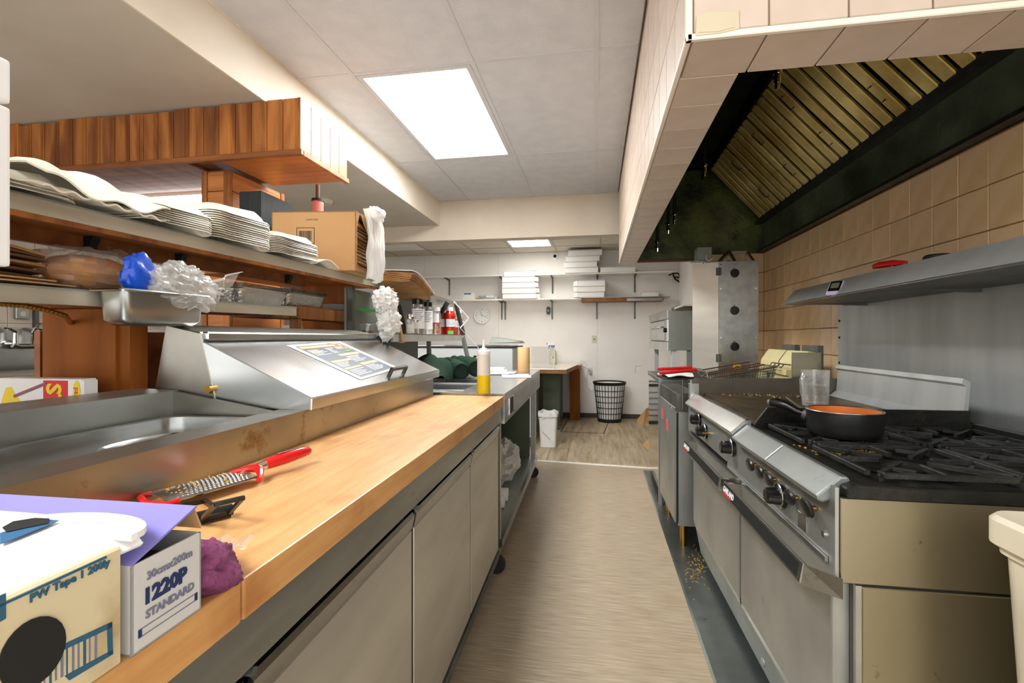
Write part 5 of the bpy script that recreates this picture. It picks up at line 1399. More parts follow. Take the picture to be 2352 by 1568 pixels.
# ================================================================ steel wall panel and wall shelf (room frame)
room_frame()
wpn = B().box(1.432, 1.441, 1.30, 3.205, .87, 1.386).top('steel_wall_panel', 'steel_splash', label='stained steel splash panel screwed to the tiled wall behind the range', cat='wall panel', bevel=.001)
for z in (1.30, 1.20, 1.05):
    B().cyl((1.432, 3.185, z), (1.428, 3.185, z), .007, n=10).part('screw', 'black_matte', wpn)
ws = thing('wall_shelf', 'grey steel wall shelf with slanted front lip above the range', 'wall shelf', (1.25, 2.1, 1.385), ab=True)
WY0, WY1 = 1.15, 3.0
B().prism([(1.05, 1.385), (1.441, 1.385), (1.441, 1.392), (1.062, 1.392)], 'y', WY0, WY1).part('plate', 'steel_dark', ws)
B().prism([(1.046, 1.385), (1.052, 1.385), (1.122, 1.466), (1.117, 1.470)], 'y', WY0, WY1).part('front_lip', 'steel_splash', ws)
B().cyl((1.048, WY0, 1.387), (1.048, WY1, 1.387), .004, n=8).part('lip_edge', 'steel_clean', ws, smooth=True)
for y in (WY0 + .05, 2.1, WY1 - .12):
    B().prism([(1.12, 1.385), (1.441, 1.385), (1.441, 1.372), (1.425, 1.372)], 'y', y, y + .02).part('bracket', 'steel_dark', ws)
# timer stuck to the lip
tmp = PR(1930, 650, X=1.085)
tm = thing('kitchen_timer', 'black and lavender digital timer clipped to the shelf lip', 'timer', (1.062, tmp.y, 1.392), ab=False, rz=.75)
def lipm(): return Matrix.Rotation(math.atan2(.068, .083), 4, 'Y')
B().box(-.006, .006, -.028, .028, 0, .082).xf(lipm()).part('case', 'lavender', tm, bevel=.004, seg=2)
B().box(-.0075, -.005, -.024, .024, .018, .079).xf(lipm()).part('face', 'black_plastic', tm, bevel=.001)
B().box(-.0085, -.007, -.016, .016, .035, .066).xf(lipm()).part('screen', 'lcd', tm)
for i in range(3): B().cyl((-.0085, -.014 + i * .014, .010), (-.005, -.014 + i * .014, .010), .004, n=8).xf(lipm()).part('button', 'lavender', tm)
for o in tm.children: o.location = (-.022, 0, 0)
rp = PR(2007, 612, X=1.20)
rt = thing('red_handle_tool', 'tool with a red plastic handle lying behind the shelf lip', 'utensil', (1.20, rp.y - .05, 1.392), rz=0)
zr = rp.z - 1.392
B().tube([(0, .05, zr), (.01, .02, zr + .002), (.02, -.06, zr - .002), (.03, -.12, zr - .01)], [.010, .015, .014, .009], 10).part('handle', 'red_plastic', rt, smooth=True)
B().bar((.03, -.11, zr - .012), (.09, -.30, .01), .02, .004).part('blade', 'steel_clean', rt)
B().cyl((.02, -.05, 0), (.02, -.05, zr), .01, n=8).part('rest', 'red_plastic', rt)
bp_ = PR(2155, 586, X=1.25)
B().lathe((0, 0, 0), [(0, 0), (.035, 0), (.045, .006), (.045, bp_.z - 1.392 - .004), (.038, bp_.z - 1.392 + .002), (0, bp_.z - 1.392 + .002)], 24).top('black_saucer', 'black_matte', (1.25, bp_.y, 1.392), 'round black dish on the wall shelf right of the red handle', 'dish', smooth=True)

# ================================================================ fryer (line frame)
line_frame()
fy = thing('deep_fryer', 'steel deep fryer with two baskets between the range and prep table', 'fryer', (.9, 3.17, 0), ab=True)
fy['label'] = 'steel deep fryer with hanging baskets just beyond the range'
FY0_, FY1_ = 2.86, 3.46
B().box(.515, 1.26, FY0_, FY1_, .13, .78).part('body', 'steel_dull', fy)
B().box(.498, .518, FY0_ + .02, FY1_ - .01, .14, .80).part('door', 'steel_dull', fy, bevel=.003)
B().box(.506, .512, FY0_ + .002, FY0_ + .018, .14, .77).part('door_gap', 'black_matte', fy)
tp = B()
tp.box(.50, .62, FY0_ - .01, FY1_, .78, .885).box(1.08, 1.26, FY0_, FY1_, .78, .885).box(.62, 1.08, FY0_, FY0_ + .03, .78, .885).box(.62, 1.08, FY1_ - .03, FY1_, .78, .885)
tp.part('top_deck', 'steel_dark', fy, bevel=.002)
B().box(.62, 1.08, FY0_ + .03, FY1_ - .03, .82, .828).part('oil', 'fry_oil', fy)
B().box(.495, .505, 3.00, 3.03, .775, .79).part('door_pull', 'chrome', fy)
for px, py in ((1521, 948), (1532, 975)):
    p = PE(px, py, X=.497)
    B().box(.4965, .499, p.y - .035, p.y + .035, p.z - .035, p.z + .03).part('red_sticker', 'red_label', fy)
for x in (.55, 1.2):
    for y in (FY0_ + .05, FY1_ - .05): B().cyl((x, y, .004), (x, y, .13), .02, n=12).part('leg', 'brass' if x < .6 else 'steel_dull', fy, smooth=True)
B().prism([(1.10, .885), (1.26, .885), (1.26, 1.115), (1.20, 1.125), (1.155, 1.06), (1.15, 1.03), (1.085, 1.02), (1.085, .99), (1.10, .985)], 'y', FY0_ + .01, FY1_ - .005).part('flue_box', 'yellow_enamel', fy, bevel=.003)
B().box(1.115, 1.262, FY0_, FY0_ + .01, .885, 1.118).part('flue_side', 'steel_side', fy)
B().prism([(1.098, .885), (1.262, .885), (1.262, 1.117), (1.20, 1.127), (1.153, 1.062), (1.148, 1.032), (1.083, 1.022), (1.083, .99)], 'y', 3.15, 3.155).part('flue_seam', 'burnt', fy)
for y in (2.93, 2.99, 3.05, 3.11):
    B().tube([(1.135, y, 1.045), (1.10, y, 1.05), (1.085, y, 1.03), (1.075, y, 1.035)], .004, 6).part('basket_hook', 'steel_dark', fy, smooth=True)
for y0 in (2.92, 3.22):
    B().box(1.27, 1.30, y0, y0 + .2, 1.02, 1.155).part('flue_plate', 'steel_dark', fy)
# wire rack hooked on the range side
B().tube([(.53, FY0_ - .045, .80), (.53, FY0_ - .045, .965), (.555, FY0_ - .03, .965)], .003, 6).tube([(.53, FY0_ - .045, .80), (.555, FY0_ - .03, .79)], .003, 6).part('wire_hook', 'steel_clean', fy)
def basket(y0, y1, lab, zoff):
    t = thing('fry_basket', lab, 'fry basket', (.85, (y0 + y1) / 2, .88), ab=True, group='wire fry baskets')
    x0, x1, zb0, zb1, zt0, zt1 = .70, 1.06, .885 + zoff, .915 + zoff, .965 + zoff, 1.035 + zoff
    f = B()
    rim = [(x0, y0, zt0), (x1, y0, zt1), (x1, y1, zt1), (x0, y1, zt0)]; bot = [(x0 + .03, y0 + .02, zb0), (x1 - .02, y0 + .02, zb1), (x1 - .02, y1 - .02, zb1), (x0 + .03, y1 - .02, zb0)]
    f.tube(rim, .0045, 6, closed=True); f.tube(bot, .0035, 6, closed=True)
    f.part('rim', 'rust', t)
    m = B(); R_ = [Vector(p) for p in rim]; Q_ = [Vector(p) for p in bot]
    def wires(a, b_, c_, d, n, k):
        for i in range(n + 1):
            m.tube([a.lerp(b_, i / n), c_.lerp(d, i / n)], .0013, 4)
        for i in range(1, k): m.tube([a.lerp(c_, i / k), b_.lerp(d, i / k)], .0013, 4)
    for i in range(4):
        j = (i + 1) % 4; wires(R_[i], R_[j], Q_[i], Q_[j], 26 if i % 2 == 0 else 14, 7)
    wires(Q_[0], Q_[1], Q_[3], Q_[2], 20, 10)
    m.part('mesh', 'steel_dark', t, kind='stuff')
    return t, R_
bA, RA = basket(2.93, 3.13, 'wire fry basket nearest the range, red grip towards the aisle', 0)
bB, RBk = basket(3.19, 3.40, 'farther wire fry basket with a red grip and bent steel handle', .005)
for t, px0, py0, px1, py1, Rr in ((bA, 1514, 857, 1600, 849, RA), (bB, 1510, 848, 1588, 844, RBk)):
    yc = (Rr[0].y + Rr[3].y) / 2
    g0 = PE(px0, py0, Y=yc); g1 = PE(px1, py1, Y=yc)
    h = B().tube([g0, g0.lerp(g1, .1), g1], [.008, .011, .0095], 10).part('grip', 'red_plastic', t, smooth=True)
    B().tube([g1, g1 + Vector((.06, .02, -.01)), Rr[0] + Vector((0, .03, 0))], .004, 6).tube([g1, g1 + Vector((.06, -.02, -.01)), Rr[3] - Vector((0, .03, 0))], .004, 6).part('handle_wire', 'steel_dull', t, smooth=True)

# ================================================================ steel table with gyro broiler
room_frame()
mt_ = thing('steel_side_table', 'shiny steel cabinet table beyond the fryer carrying a cloth', 'table', (.9, 4.0, 0), ab=True)
B().box(.455, 1.40, 3.60, 4.50, .865, .90).part('top', 'steel', mt_, bevel=.003)
B().box(.462, .475, 3.62, 4.48, .06, .865).part('front_panel', 'chrome', mt_)
B().box(.475, 1.38, 3.62, 3.635, .06, .865).part('side_panel', 'steel_dull', mt_)
B().box(.475, 1.38, 4.47, 4.48, .06, .865).part('side_panel', 'steel_dull', mt_)
B().box(.44, .462, 3.585, 3.62, .0, .90).part('corner_post', 'steel_dull', mt_)
for x in (.50, 1.34):
    for y in (3.66, 4.44): B().box(x - .02, x + .02, y - .02, y + .02, 0, .06).part('foot', 'steel_dark', mt_)
cw_ = PR(1535, 868, Z=.905)
tw_ = thing('folded_cloth', 'folded white cloth with dark edge lying on the steel side table', 'cloth', (.60, 3.80, .90), rz=.2)
B().sheet(lambda u, v: (-.11 + .26 * u, -.13 + .26 * v, .012 + .012 * math.sin(u * 5 + v * 4) ** 2), 14, 14, .004).part('cloth', 'cloth_white', tw_, smooth=True)
B().box(-.13, .16, -.14, .10, .0, .008).part('dark_tray', 'black_matte', tw_, bevel=.003)
gy = thing('gyro_broiler', 'tall vertical gyro broiler with three black knobs and hinged shield', 'broiler', (1.08, 4.08, .90), ab=True)
gz0, gz1 = .915, 1.79
B().box(.945, 1.225, 4.0, 4.10, .93, gz1).part('burner_case', 'steel_door', gy, bevel=.002)
B().box(.94, 1.23, 3.996, 4.0, .905, gz1 + .004).part('front_plate', 'steel', gy, bevel=.001)
lf = B().hexa([(.765, 4.10, .93), (.938, 3.995, .93), (.938, 4.003, .93), (.765, 4.108, .93), (.765, 4.10, gz1), (.938, 3.995, gz1), (.938, 4.003, gz1), (.765, 4.108, gz1)]).part('shield', 'steel_door', gy)
for z in (1.715, 1.04):
    B().box(.920, .960, 3.990, 3.997, z - .03, z + .03).cyl((.940, 3.988, z - .032), (.940, 3.988, z + .032), .006, n=8).part('hinge', 'steel_dark', gy)
for z in (1.70, 1.41, 1.13):
    k = B().cyl((1.058, 3.996, z), (1.058, 3.978, z), .034, .030, n=20).part('knob', 'black_plastic', gy, smooth=True)
    B().box(1.050, 1.066, 3.965, 3.98, z - .028, z + .028).part('knob_grip', 'black_plastic', k, bevel=.002)
    B().box(1.050, 1.060, 3.993, 3.996, z + .036, z + .042).part('mark', 'black_matte', gy)
for x in (.955, 1.21):
    for z in (.93, 1.0, 1.2, 1.35, 1.58, 1.77):
        B().cyl((x, 3.996, z), (x, 3.992, z), .006, n=8).part('rivet', 'chrome', gy)
st = B().box(1.045, 1.105, 3.9945, 3.996, .958, .990).part('sticker', 'yellow_sticker', gy)
text_part('GS', .022, 'ink_dark', st, (1.063, 3.9935, .966), (1, 0, 0), (0, 0, 1), bold=.001)
B().bar((.95, 4.02, gz1 + .002), (1.06, 4.18, 1.90), .02, .02).bar((1.06, 4.18, 1.90), (1.06, 4.02, 1.79), .025, .025).bar((1.20, 4.18, 1.89), (1.20, 4.02, 1.79), .02, .02).bar((1.06, 4.18, 1.89), (1.20, 4.18, 1.89), .02, .02).part('top_frame', 'steel', gy)
B().box(.80, .915, 4.10, 4.22, 1.825, 1.93).part('motor', 'grey_panel', gy, bevel=.004)
B().bar((.76, 4.16, 1.818), (1.10, 4.16, 1.818), .03, .012).bar((.86, 4.16, 1.81), (.86, 4.13, 1.72), .01, .01).part('motor_arm', 'steel_clean', gy)
B().tube([(.87, 4.09, 1.86), (.86, 4.07, 1.83), (.88, 4.06, 1.81), (.91, 4.06, 1.83)], .006, 6).part('motor_hook', 'ivory', gy)
for x in (.96, 1.21):
    B().box(x - .012, x + .012, 4.0, 4.08, .90, .93).part('foot', 'steel_dark', gy)
B().cyl((.84, 4.22, .91), (.84, 4.22, 1.80), .008, n=8).part('spit_rod', 'steel_clean', gy)
B().box(.75, 1.2, 4.12, 4.32, .90, .915).part('drip_tray', 'steel', gy)

# ================================================================ deck oven on a stand in the alcove
ov = thing('deck_oven', 'small steel deck oven on a stand against the alcove wall', 'oven', (.85, 5.15, 0), ab=True)
def ovx(y): return .665 - (y - 4.45) * .028
y0, y1 = 4.72, 5.90
def ovb(xa, xb, ya, yb, z0, z1):
    return B().hexa([(ovx(ya) + xa, ya, z0), (ovx(ya) + xb, ya, z0), (ovx(yb) + xb, yb, z0), (ovx(yb) + xa, yb, z0), (ovx(ya) + xa, ya, z1), (ovx(ya) + xb, ya, z1), (ovx(yb) + xb, yb, z1), (ovx(yb) + xa, yb, z1)])
ovb(.01, .46, y0, y1, 1.08, 1.45).part('body', 'grey_panel', ov, bevel=.003)
ovb(-.01, .01, y0, y1, 1.375, 1.46).part('top_visor', 'steel', ov, bevel=.002)
dv_ = ovb(-.008, .01, y0 + .12, y1 - .01, 1.17, 1.365).part('door', 'steel_clean', ov, bevel=.002)
ovb(-.012, .01, y0, y1, 1.075, 1.16).part('bottom_rail', 'steel_clean', ov, bevel=.002)
ovb(-.004, .01, y0, y0 + .11, 1.165, 1.37).part('control_strip', 'steel_clean', ov)
B().tube([(ovx(4.9) - .01, 4.9, 1.30), (ovx(4.95) - .04, 4.95, 1.305), (ovx(5.6) - .04, 5.6, 1.305), (ovx(5.65) - .01, 5.65, 1.30)], .009, 8).part('door_handle', 'chrome', dv_, smooth=True)
B().cyl((ovx(4.77) - .03, 4.77, 1.27), (ovx(4.77), 4.77, 1.27), .022, n=14).part('knob', 'black_plastic', ov, smooth=True)
ovb(.05, .42, y0 + .03, y1 - .1, .60, .64).part('stand_shelf', 'steel', ov)
for ya in (y0 + .02, y1 - .08):
    for xa in (.04, .40):
        ovb(xa, xa + .045, ya, ya + .045, 0, 1.08).part('stand_leg', 'grey_light', ov)
B().box(.83, .98, y0 - .02, y0 - .012, .70, 1.07).part('side_panel', 'grey_panel', ov)
B().tube([(.98, 4.56, .95), (.98, 4.56, 1.90)], .016, 10).top('conduit_pipe', 'steel_dull', label='vertical grey conduit pipe beside the oven and gyro broiler', cat='pipe', smooth=True)
B().box(.74, 1.02, 4.80, 5.05, 1.45, 1.50).top('electrical_box', 'brown_print', label='small dusty junction box on top of the deck oven', cat='box', bevel=.004)
ohp = [(.72, 4.72, 1.472), (.80, 4.70, 1.50), (.93, 4.68, 1.51), (.93, 4.68, 1.25), (.90, 4.69, 1.2)]
B().tube(ohp, .008, 6).top('oven_cable', 'white_gloss', label='white cable looping over the deck oven side', cat='cable', smooth=True)
cbl = [PR(x, y, Y=7.25) for x, y in ((1536, 632), (1545, 628), (1556, 627), (1562, 632), (1558, 637), (1548, 636), (1546, 630), (1550, 640), (1560, 647), (1570, 651))]
B().tube(cbl, .012, 6).top('cable_loop', 'black_matte', label='black cable loop hanging at the right end of the upper back shelf', cat='cable', smooth=True)
# flattened cardboard leaning by the steel table
def leaf(pts, Y, mt, lb, nm='cardboard_sheet'):
    vs = [PR(x, y, Y=Y + k) for (x, y), k in pts]; n = len(vs)
    b = B().add(vs + [v + Vector((.0, .006, 0)) for v in vs], [tuple(range(n)), tuple(range(2 * n - 1, n - 1, -1))] + [(i, (i + 1) % n, n + (i + 1) % n, n + i) for i in range(n)])
    c_ = vs[0]; return b.top(nm, mt, label=lb, cat='cardboard', ab=True, loc=(c_.x, c_.y, 0))
leaf([((1463, 964), 0), ((1476, 980), 0), ((1500, 965), .1), ((1500, 930), .1), ((1484, 938), .0)], 6.5, 'kraft_light', 'pale cardboard flap farther back beside the steel cabinet')
cbx = thing('cardboard_box', 'small brown box with open tan flap on the floor by the steel cabinet', 'box', (.59, 4.68, 0), ab=True)
B().box(.505, .68, 4.62, 4.74, .004, .20).part('box', 'cardboard', cbx, bevel=.002)
fv = [PR(x, y, Y=4.612) for x, y in ((1475, 1022), (1500, 1042), (1532, 1020), (1532, 990), (1512, 984))]
B().add(fv + [v + Vector((0, .005, 0)) for v in fv], [tuple(range(5)), tuple(range(9, 4, -1))] + [(i, (i + 1) % 5, 5 + (i + 1) % 5, 5 + i) for i in range(5)]).part('flap', 'kraft_light', cbx)
text_part('R', .09, 'brown_print', cbx, (.53, 4.618, .03), (1, 0, 0), (0, 0, 1))

# ================================================================ cream bin in the near right corner
line_frame()
cbn = thing('cream_bin', 'cream plastic bin with stained lid in the near right corner', 'bin', (1.05, .86, 0), ab=True)
X0, X1, Y0, Y1 = .775, 1.30, .62, 1.105
def rl(x0, x1, ya, yb, r, z): return [(x, y, z) for x, y in rrect(x0, x1, ya, yb, r, 5)]
ls = [rl(X0 + .05, X1 - .05, Y0 + .05, Y1 - .05, .04, 0), rl(X0 + .02, X1 - .02, Y0 + .02, Y1 - .02, .04, .78), rl(X0 + .012, X1 - .012, Y0 + .012, Y1 - .012, .04, .785), rl(X0 + .012, X1 - .012, Y0 + .012, Y1 - .012, .04, .795)]
n = len(ls[0]); vs = [p for l in ls for p in l]; fs = [tuple(range(n - 1, -1, -1)), tuple(range(3 * n, 4 * n))]
for r in range(3): fs += [(r * n + i, r * n + (i + 1) % n, (r + 1) * n + (i + 1) % n, (r + 1) * n + i) for i in range(n)]
B().add(vs, fs).part('body', 'cream_plastic', cbn, smooth=True)
ls = [rl(X0 + .006, X1 - .006, Y0 + .006, Y1 - .006, .04, .798), rl(X0, X1, Y0, Y1, .045, .803), rl(X0, X1, Y0, Y1, .045, .848), rl(X0 + .008, X1 - .008, Y0 + .008, Y1 - .008, .04, .857), rl(X0 + .05, X1 - .05, Y0 + .05, Y1 - .05, .03, .852)]
vs = [p for l in ls for p in l]; fs = [tuple(range(n - 1, -1, -1)), tuple(range(4 * n, 5 * n))]
for r in range(4): fs += [(r * n + i, r * n + (i + 1) % n, (r + 1) * n + (i + 1) % n, (r + 1) * n + i) for i in range(n)]
B().add(vs, fs).part('lid', 'cream_plastic', cbn, smooth=True)
# ================================================================ BACK WALL (room frame)
room_frame()
WY = YB - .008
def shelf_board(px0, px1, py, z, depth, name, label, mt='wall_paint', th=.02):
    a = PR(px0, py, Y=WY - depth); c_ = PR(px1, py, Y=WY - depth)
    t = thing(name, label, 'shelf', ((a.x + c_.x) / 2, WY - depth / 2, z), ab=True)
    B().box(a.x, c_.x, WY - depth, WY - .001, z - th, z).part('board', mt, t, bevel=.001)
    return t
def bracket(t, px, z, depth, drop):
    x = PR(px, 660, Y=WY - depth * .6).x
    B().prism([(WY - depth * .92, z - .021), (WY - .001, z - .021), (WY - .001, z - drop), (WY - .012, z - drop), (WY - .016, z - .045), (WY - depth * .92, z - .03)], 'x', x - .01, x + .01).part('bracket', 'steel_dark', t)
ZU, ZL = 2.135, 1.775
us = shelf_board(820, 1545, 632, ZU, .28, 'upper_wall_shelf', 'long white upper wall shelf on the back wall')
for px in (1025, 1150, 1267, 1372, 1460): bracket(us, px, ZU, .28, .27)
ls_ = shelf_board(1040, 1340, 687, ZL, .28, 'lower_wall_shelf', 'cream lower wall shelf on the back wall above the clock')
for px in (1148, 1156, 1266): bracket(ls_, px, ZL, .28, .30)
l2 = shelf_board(1335, 1525, 688, ZL - .005, .30, 'metal_faced_shelf', 'lower wall shelf with peeling wood and metal front strip', 'chip_wood', .05)
l2b = PR(1335, 690, Y=WY - .30)
B().box(PR(1440, 690, Y=WY - .3).x, PR(1522, 690, Y=WY - .3).x, WY - .306, WY - .30, ZL - .055, ZL - .02).part('metal_strip', 'steel', l2)
B().box(l2b.x, PR(1540, 690, Y=WY - .28).x, WY - .31, WY - .001, ZL - .005, ZL + .002).part('metal_top', 'steel_dull', l2)
for px in (1371, 1460): bracket(l2, px, ZL - .03, .28, .27)
# pizza boxes
def pizza_boxes(spec, z, Yf, label, group, open_side=None):
    """spec: list of (px0, px1) bottom to top"""
    h = .083
    zz = z
    ords = ['bottom', 'second', 'third', 'fourth', 'top']
    for k, (p0, p1) in enumerate(spec):
        a = PR(p0, 660, Y=Yf); c_ = PR(p1, 660, Y=Yf)
        w = c_.x - a.x; n_ = len(spec)
        pos = 'lowest' if k == 0 else 'topmost' if k == n_ - 1 else {1: 'second from the bottom', 2: 'third from the bottom', 3: 'fourth from the bottom'}[k]
        lb = label if n_ == 1 else 'white pizza box %s of the %s' % (pos, label)
        hh = h * (1 if n_ > 1 else .9)
        b = thing('pizza_box', lb, 'pizza box', ((a.x + c_.x) / 2, Yf, zz), ab=True, group=group)
        dp = min(.30, WY - Yf - .005)
        B().box(a.x, c_.x, Yf, Yf + dp, zz, zz + hh - .010).part('tray', 'white_card', b, bevel=.002)
        B().box(a.x - .004, c_.x + .004, Yf - .006, Yf + dp, zz + hh - .009, zz + hh - .002).part('lid', 'white_card', b, bevel=.001)
        if open_side == 'r':
            B().hexa([(c_.x, Yf, zz + .004), (c_.x + .055, Yf + .05, zz + .0), (c_.x + .055, Yf + .12, zz + .0), (c_.x, Yf + .16, zz + .004), (c_.x, Yf, zz + hh - .012), (c_.x + .055, Yf + .05, zz + hh - .02), (c_.x + .055, Yf + .12, zz + hh - .02), (c_.x, Yf + .16, zz + hh - .012)]).part('side_flap', 'white_card', b)
        if open_side == 'l':
            B().hexa([(a.x - .05, Yf + .04, zz), (a.x, Yf, zz + .004), (a.x, Yf + .16, zz + .004), (a.x - .05, Yf + .1, zz), (a.x - .05, Yf + .04, zz + hh - .02), (a.x, Yf, zz + hh - .012), (a.x, Yf + .16, zz + hh - .012), (a.x - .05, Yf + .1, zz + hh - .02)]).part('side_flap', 'white_card', b)
        B().box(a.x + .004, c_.x - .004, Yf - .003, Yf - .0005, zz + hh - .012, zz + hh - .0095).part('lid_gap', 'grey_plastic', b)
        zz += hh
YS = WY - .30
pizza_boxes([(1297, 1374), (1295, 1371), (1299, 1377), (1305, 1383)], ZU, YS, 'upper shelf stack', 'pizza boxes on the upper shelf')
pizza_boxes([(1379, 1459)], ZU, YS, 'single flat white pizza box right of the upper shelf stack', 'pizza boxes on the upper shelf')
pizza_boxes([(1154, 1231), (1153, 1229), (1153, 1227), (1153, 1227), (1157, 1231)], ZL, YS, 'tall lower shelf stack', 'pizza boxes on the lower shelf', 'r')
pizza_boxes([(1325, 1388), (1325, 1390), (1325, 1390)], ZL + .004, YS, 'stack on the peeling shelf', 'pizza boxes on the peeling shelf', 'l')
pizza_boxes([(1476, 1513)], ZL + .004, YS, 'small white box with open lid at the right end of the peeling shelf', 'pizza boxes on the peeling shelf')
# small things on the lower shelf left
a = PR(1077, 687, Y=YS + .1)
mb = thing('small_white_box', 'small white box with blue print on the lower back shelf', 'box', (a.x, YS + .1, ZL))
B().box(-.085, .085, -.06, .06, 0, .10).part('box', 'white_card', mb, bevel=.002)
B().box(-.06, .05, -.0612, -.059, .075, .095).part('blue_print', 'label_blue', mb)
a = PR(1092, 687, Y=YS + .1)
B().lathe((0, 0, 0), [(0, 0), (.022, 0), (.024, .03), (.02, .036), (0, .036)], 14).top('yellow_jar', 'yellow_sticker', (a.x + .03, YS + .1, ZL), 'tiny yellow jar between the white box and grey pouch', 'jar', smooth=True)
a = PR(1120, 687, Y=YS + .1)
B().blob((0, 0, .03), (.15, .07, .035), .35, 2.5, 6, 24, 12, floor=.0005).top('grey_pouch', 'grey_light', (a.x, YS + .1, ZL), 'flat grey pouch beside the tall pizza box stack', 'pouch', smooth=True, angle=25)
a = PR(1000, 676, Y=WY - .01)
bk = thing('dark_wall_box', 'dark box and cord partly seen behind the condiment rack', 'box', (PR(978, 676, Y=WY).x, WY - .06, 1.775))
B().box(-.20, .05, -.05, .058, .0, .115).part('box', 'rust', bk, bevel=.003)
B().box(-.22, .07, -.15, .058, -.02, .0).part('ledge', 'wall_paint', bk)
B().tube([(.05, .0, .11), (.10, .0, .15), (.16, .0, .12), (.17, 0, .04)], .005, 6).part('cord', 'grey_plastic', bk, smooth=True)
# clock
ck_ = PR(1108, 724.5, Y=WY)
cl_ = thing('wall_clock', 'round white wall clock on the back wall showing about twenty past eleven', 'clock', (ck_.x, WY, ck_.z))
R0 = .128
def disc(r, y0, y1, n=40): return B().cyl((0, y1, 0), (0, y0, 0), r, n=n)
disc(R0, -.035, 0).part('case', 'clock_white', cl_, smooth=True)
B().lathe((0, 0, 0), [(R0 - .006, 0), (R0 - .006, .004), (R0, .005), (R0 + .001, 0)], 40).xf(Matrix.Translation((0, -.034, 0)) @ Matrix.Rotation(PI / 2, 4, 'X')).part('bezel', 'clock_white', cl_, smooth=True)
for h in range(12):
    t = PI / 2 - h * PI / 6; c_ = Vector((math.cos(t), 0, math.sin(t)))
    if h % 3:
        B().bar(c_ * .088 + Vector((0, -.0358, 0)), c_ * .105 + Vector((0, -.0358, 0)), .001, .003, up=c_.cross(Vector((0, 1, 0)))).part('hour_mark', 'ink_dark', cl_)
    else:
        text_part(('12', '3', '6', '9')[h // 3], .034, 'ink_dark', cl_, (c_.x * .094, -.036, c_.z * .094 - .012), (1, 0, 0), (0, 0, 1), name='numeral', align='CENTER')
def hand(deg, l0, l1, w, mt):
    t = PI / 2 - math.radians(deg); c_ = Vector((math.cos(t), 0, math.sin(t)))
    B().bar(c_ * -l0 + Vector((0, -.037, 0)), c_ * l1 + Vector((0, -.037, 0)), .001, w, up=c_.cross(Vector((0, 1, 0)))).part('hand', mt, cl_)
hand(340, .012, .068, .005, 'ink_dark'); hand(108, .015, .090, .0035, 'ink_dark'); hand(295, .02, .095, .0012, 'ink_grey')
# wall plates
def plate(px, py, w, h, label, name='switch_plate', cat='switch', mt='ivory', toggle=True):
    p = PR(px, py, Y=WY)
    t = thing(name, label, cat, (p.x, WY, p.z))
    B().box(-w / 2, w / 2, -.006, 0, -h / 2, h / 2).part('plate', mt, t, bevel=.002)
    if toggle: B().box(-.008, .008, -.020, -.006, -.004, .014).part('toggle', 'steel_dark', t)
    return t
plate(1365, 779, .072, .115, 'ivory light switch on the back wall left of the oven')
plate(1161, 703, .055, .10, 'ivory thermostat plate on the back wall under the lower shelf', 'thermostat', 'thermostat')
op = plate(1356, 851, .072, .115, 'white outlet with plug near the laundry basket', 'wall_outlet', 'outlet', 'white_plastic', False)
B().box(-.018, .018, -.05, -.006, -.05, .015).part('plug', 'steel_dull', op, bevel=.004)
B().box(-.02, .02, -.008, -.006, .018, .045).part('socket', 'ivory', op)
cp_ = [PR(x, y, Y=WY - .02) for x, y in ((1356, 848), (1343, 842), (1330, 836), (1333, 826), (1345, 830), (1350, 845), (1347, 870), (1350, 890), (1358, 898), (1363, 893), (1364, 880))]
B().tube(cp_, .006, 6).top('power_cable', 'white_gloss', label='thin white cord hanging from the outlet on the back wall', cat='cord', smooth=True)
pb = PR(1466, 849, Y=WY)
po = thing('access_plate', 'blank square access plate flush in the back wall', 'wall plate', (pb.x, WY, pb.z))
B().box(-.04, .04, -.003, 0, -.055, .055).part('plate', 'wall_paint', po)
B().box(-.042, -.039, -.004, 0, -.056, .056).box(-.042, .042, -.004, 0, .054, .057).part('seam', 'floor_seam', po)
cm_ = PR(1275, 589, Y=WY)
sc_ = thing('security_camera', 'round white dome security camera high on the back wall', 'camera', (cm_.x, WY, cm_.z))
B().cyl((0, 0, 0), (0, -.03, 0), .052, .046, n=24).part('base', 'clock_white', sc_, smooth=True)
B().blob((0, -.032, 0), (.026, .022, .026), 0, 1, 0, 18, 12).part('lens', 'black_plastic', sc_, smooth=True)
am = PR(1260, 713, Y=WY)
ad = thing('air_freshener', 'black plug-in device with pale plate on the back wall', 'device', (am.x, WY, am.z))
B().box(-.045, .045, -.005, 0, -.085, .045).part('plate', 'white_plastic', ad, bevel=.002)
B().prism(rrect(-.028, .028, -.058, .058, .026, 6), 'y', -.05, -.005).part('case', 'black_plastic', ad, bevel=.004)
B().box(-.010, .010, -.052, -.05, -.012, .004).part('mark', 'ink_white', ad)

# ================================================================ corner counter, unit, freezer
cn = thing('corner_counter', 'cream topped corner counter on a wooden post by the back wall', 'counter', (-.7, 6.6, 0), ab=True)
B().prism([(-1.75, 5.85), (-.36, 5.85), (-.27, 6.9), (-.21, 7.30), (-1.75, 7.30)], 'z', .79, .815).part('top', 'counter_cream', cn, bevel=.003)
B().prism([(-1.75, 5.84), (-.355, 5.84), (-.262, 6.9), (-.27, 6.9), (-.365, 5.85), (-1.75, 5.85)], 'z', .765, .812).part('edge_strip', 'chip_wood', cn)
B().box(-.38, -.24, 7.05, 7.31, 0, .79).part('post', 'pine_post', cn, bevel=.003)
B().box(-.36, -.215, 6.90, 6.93, .745, .805).part('post_cap', 'pine', cn)
B().box(-.69, -.47, 6.30, 6.315, .0, .765).part('end_panel', 'olive_panel', cn)
B().box(-1.70, -1.66, 5.95, 7.2, 0, .79).part('side_panel', 'olive_panel', cn)
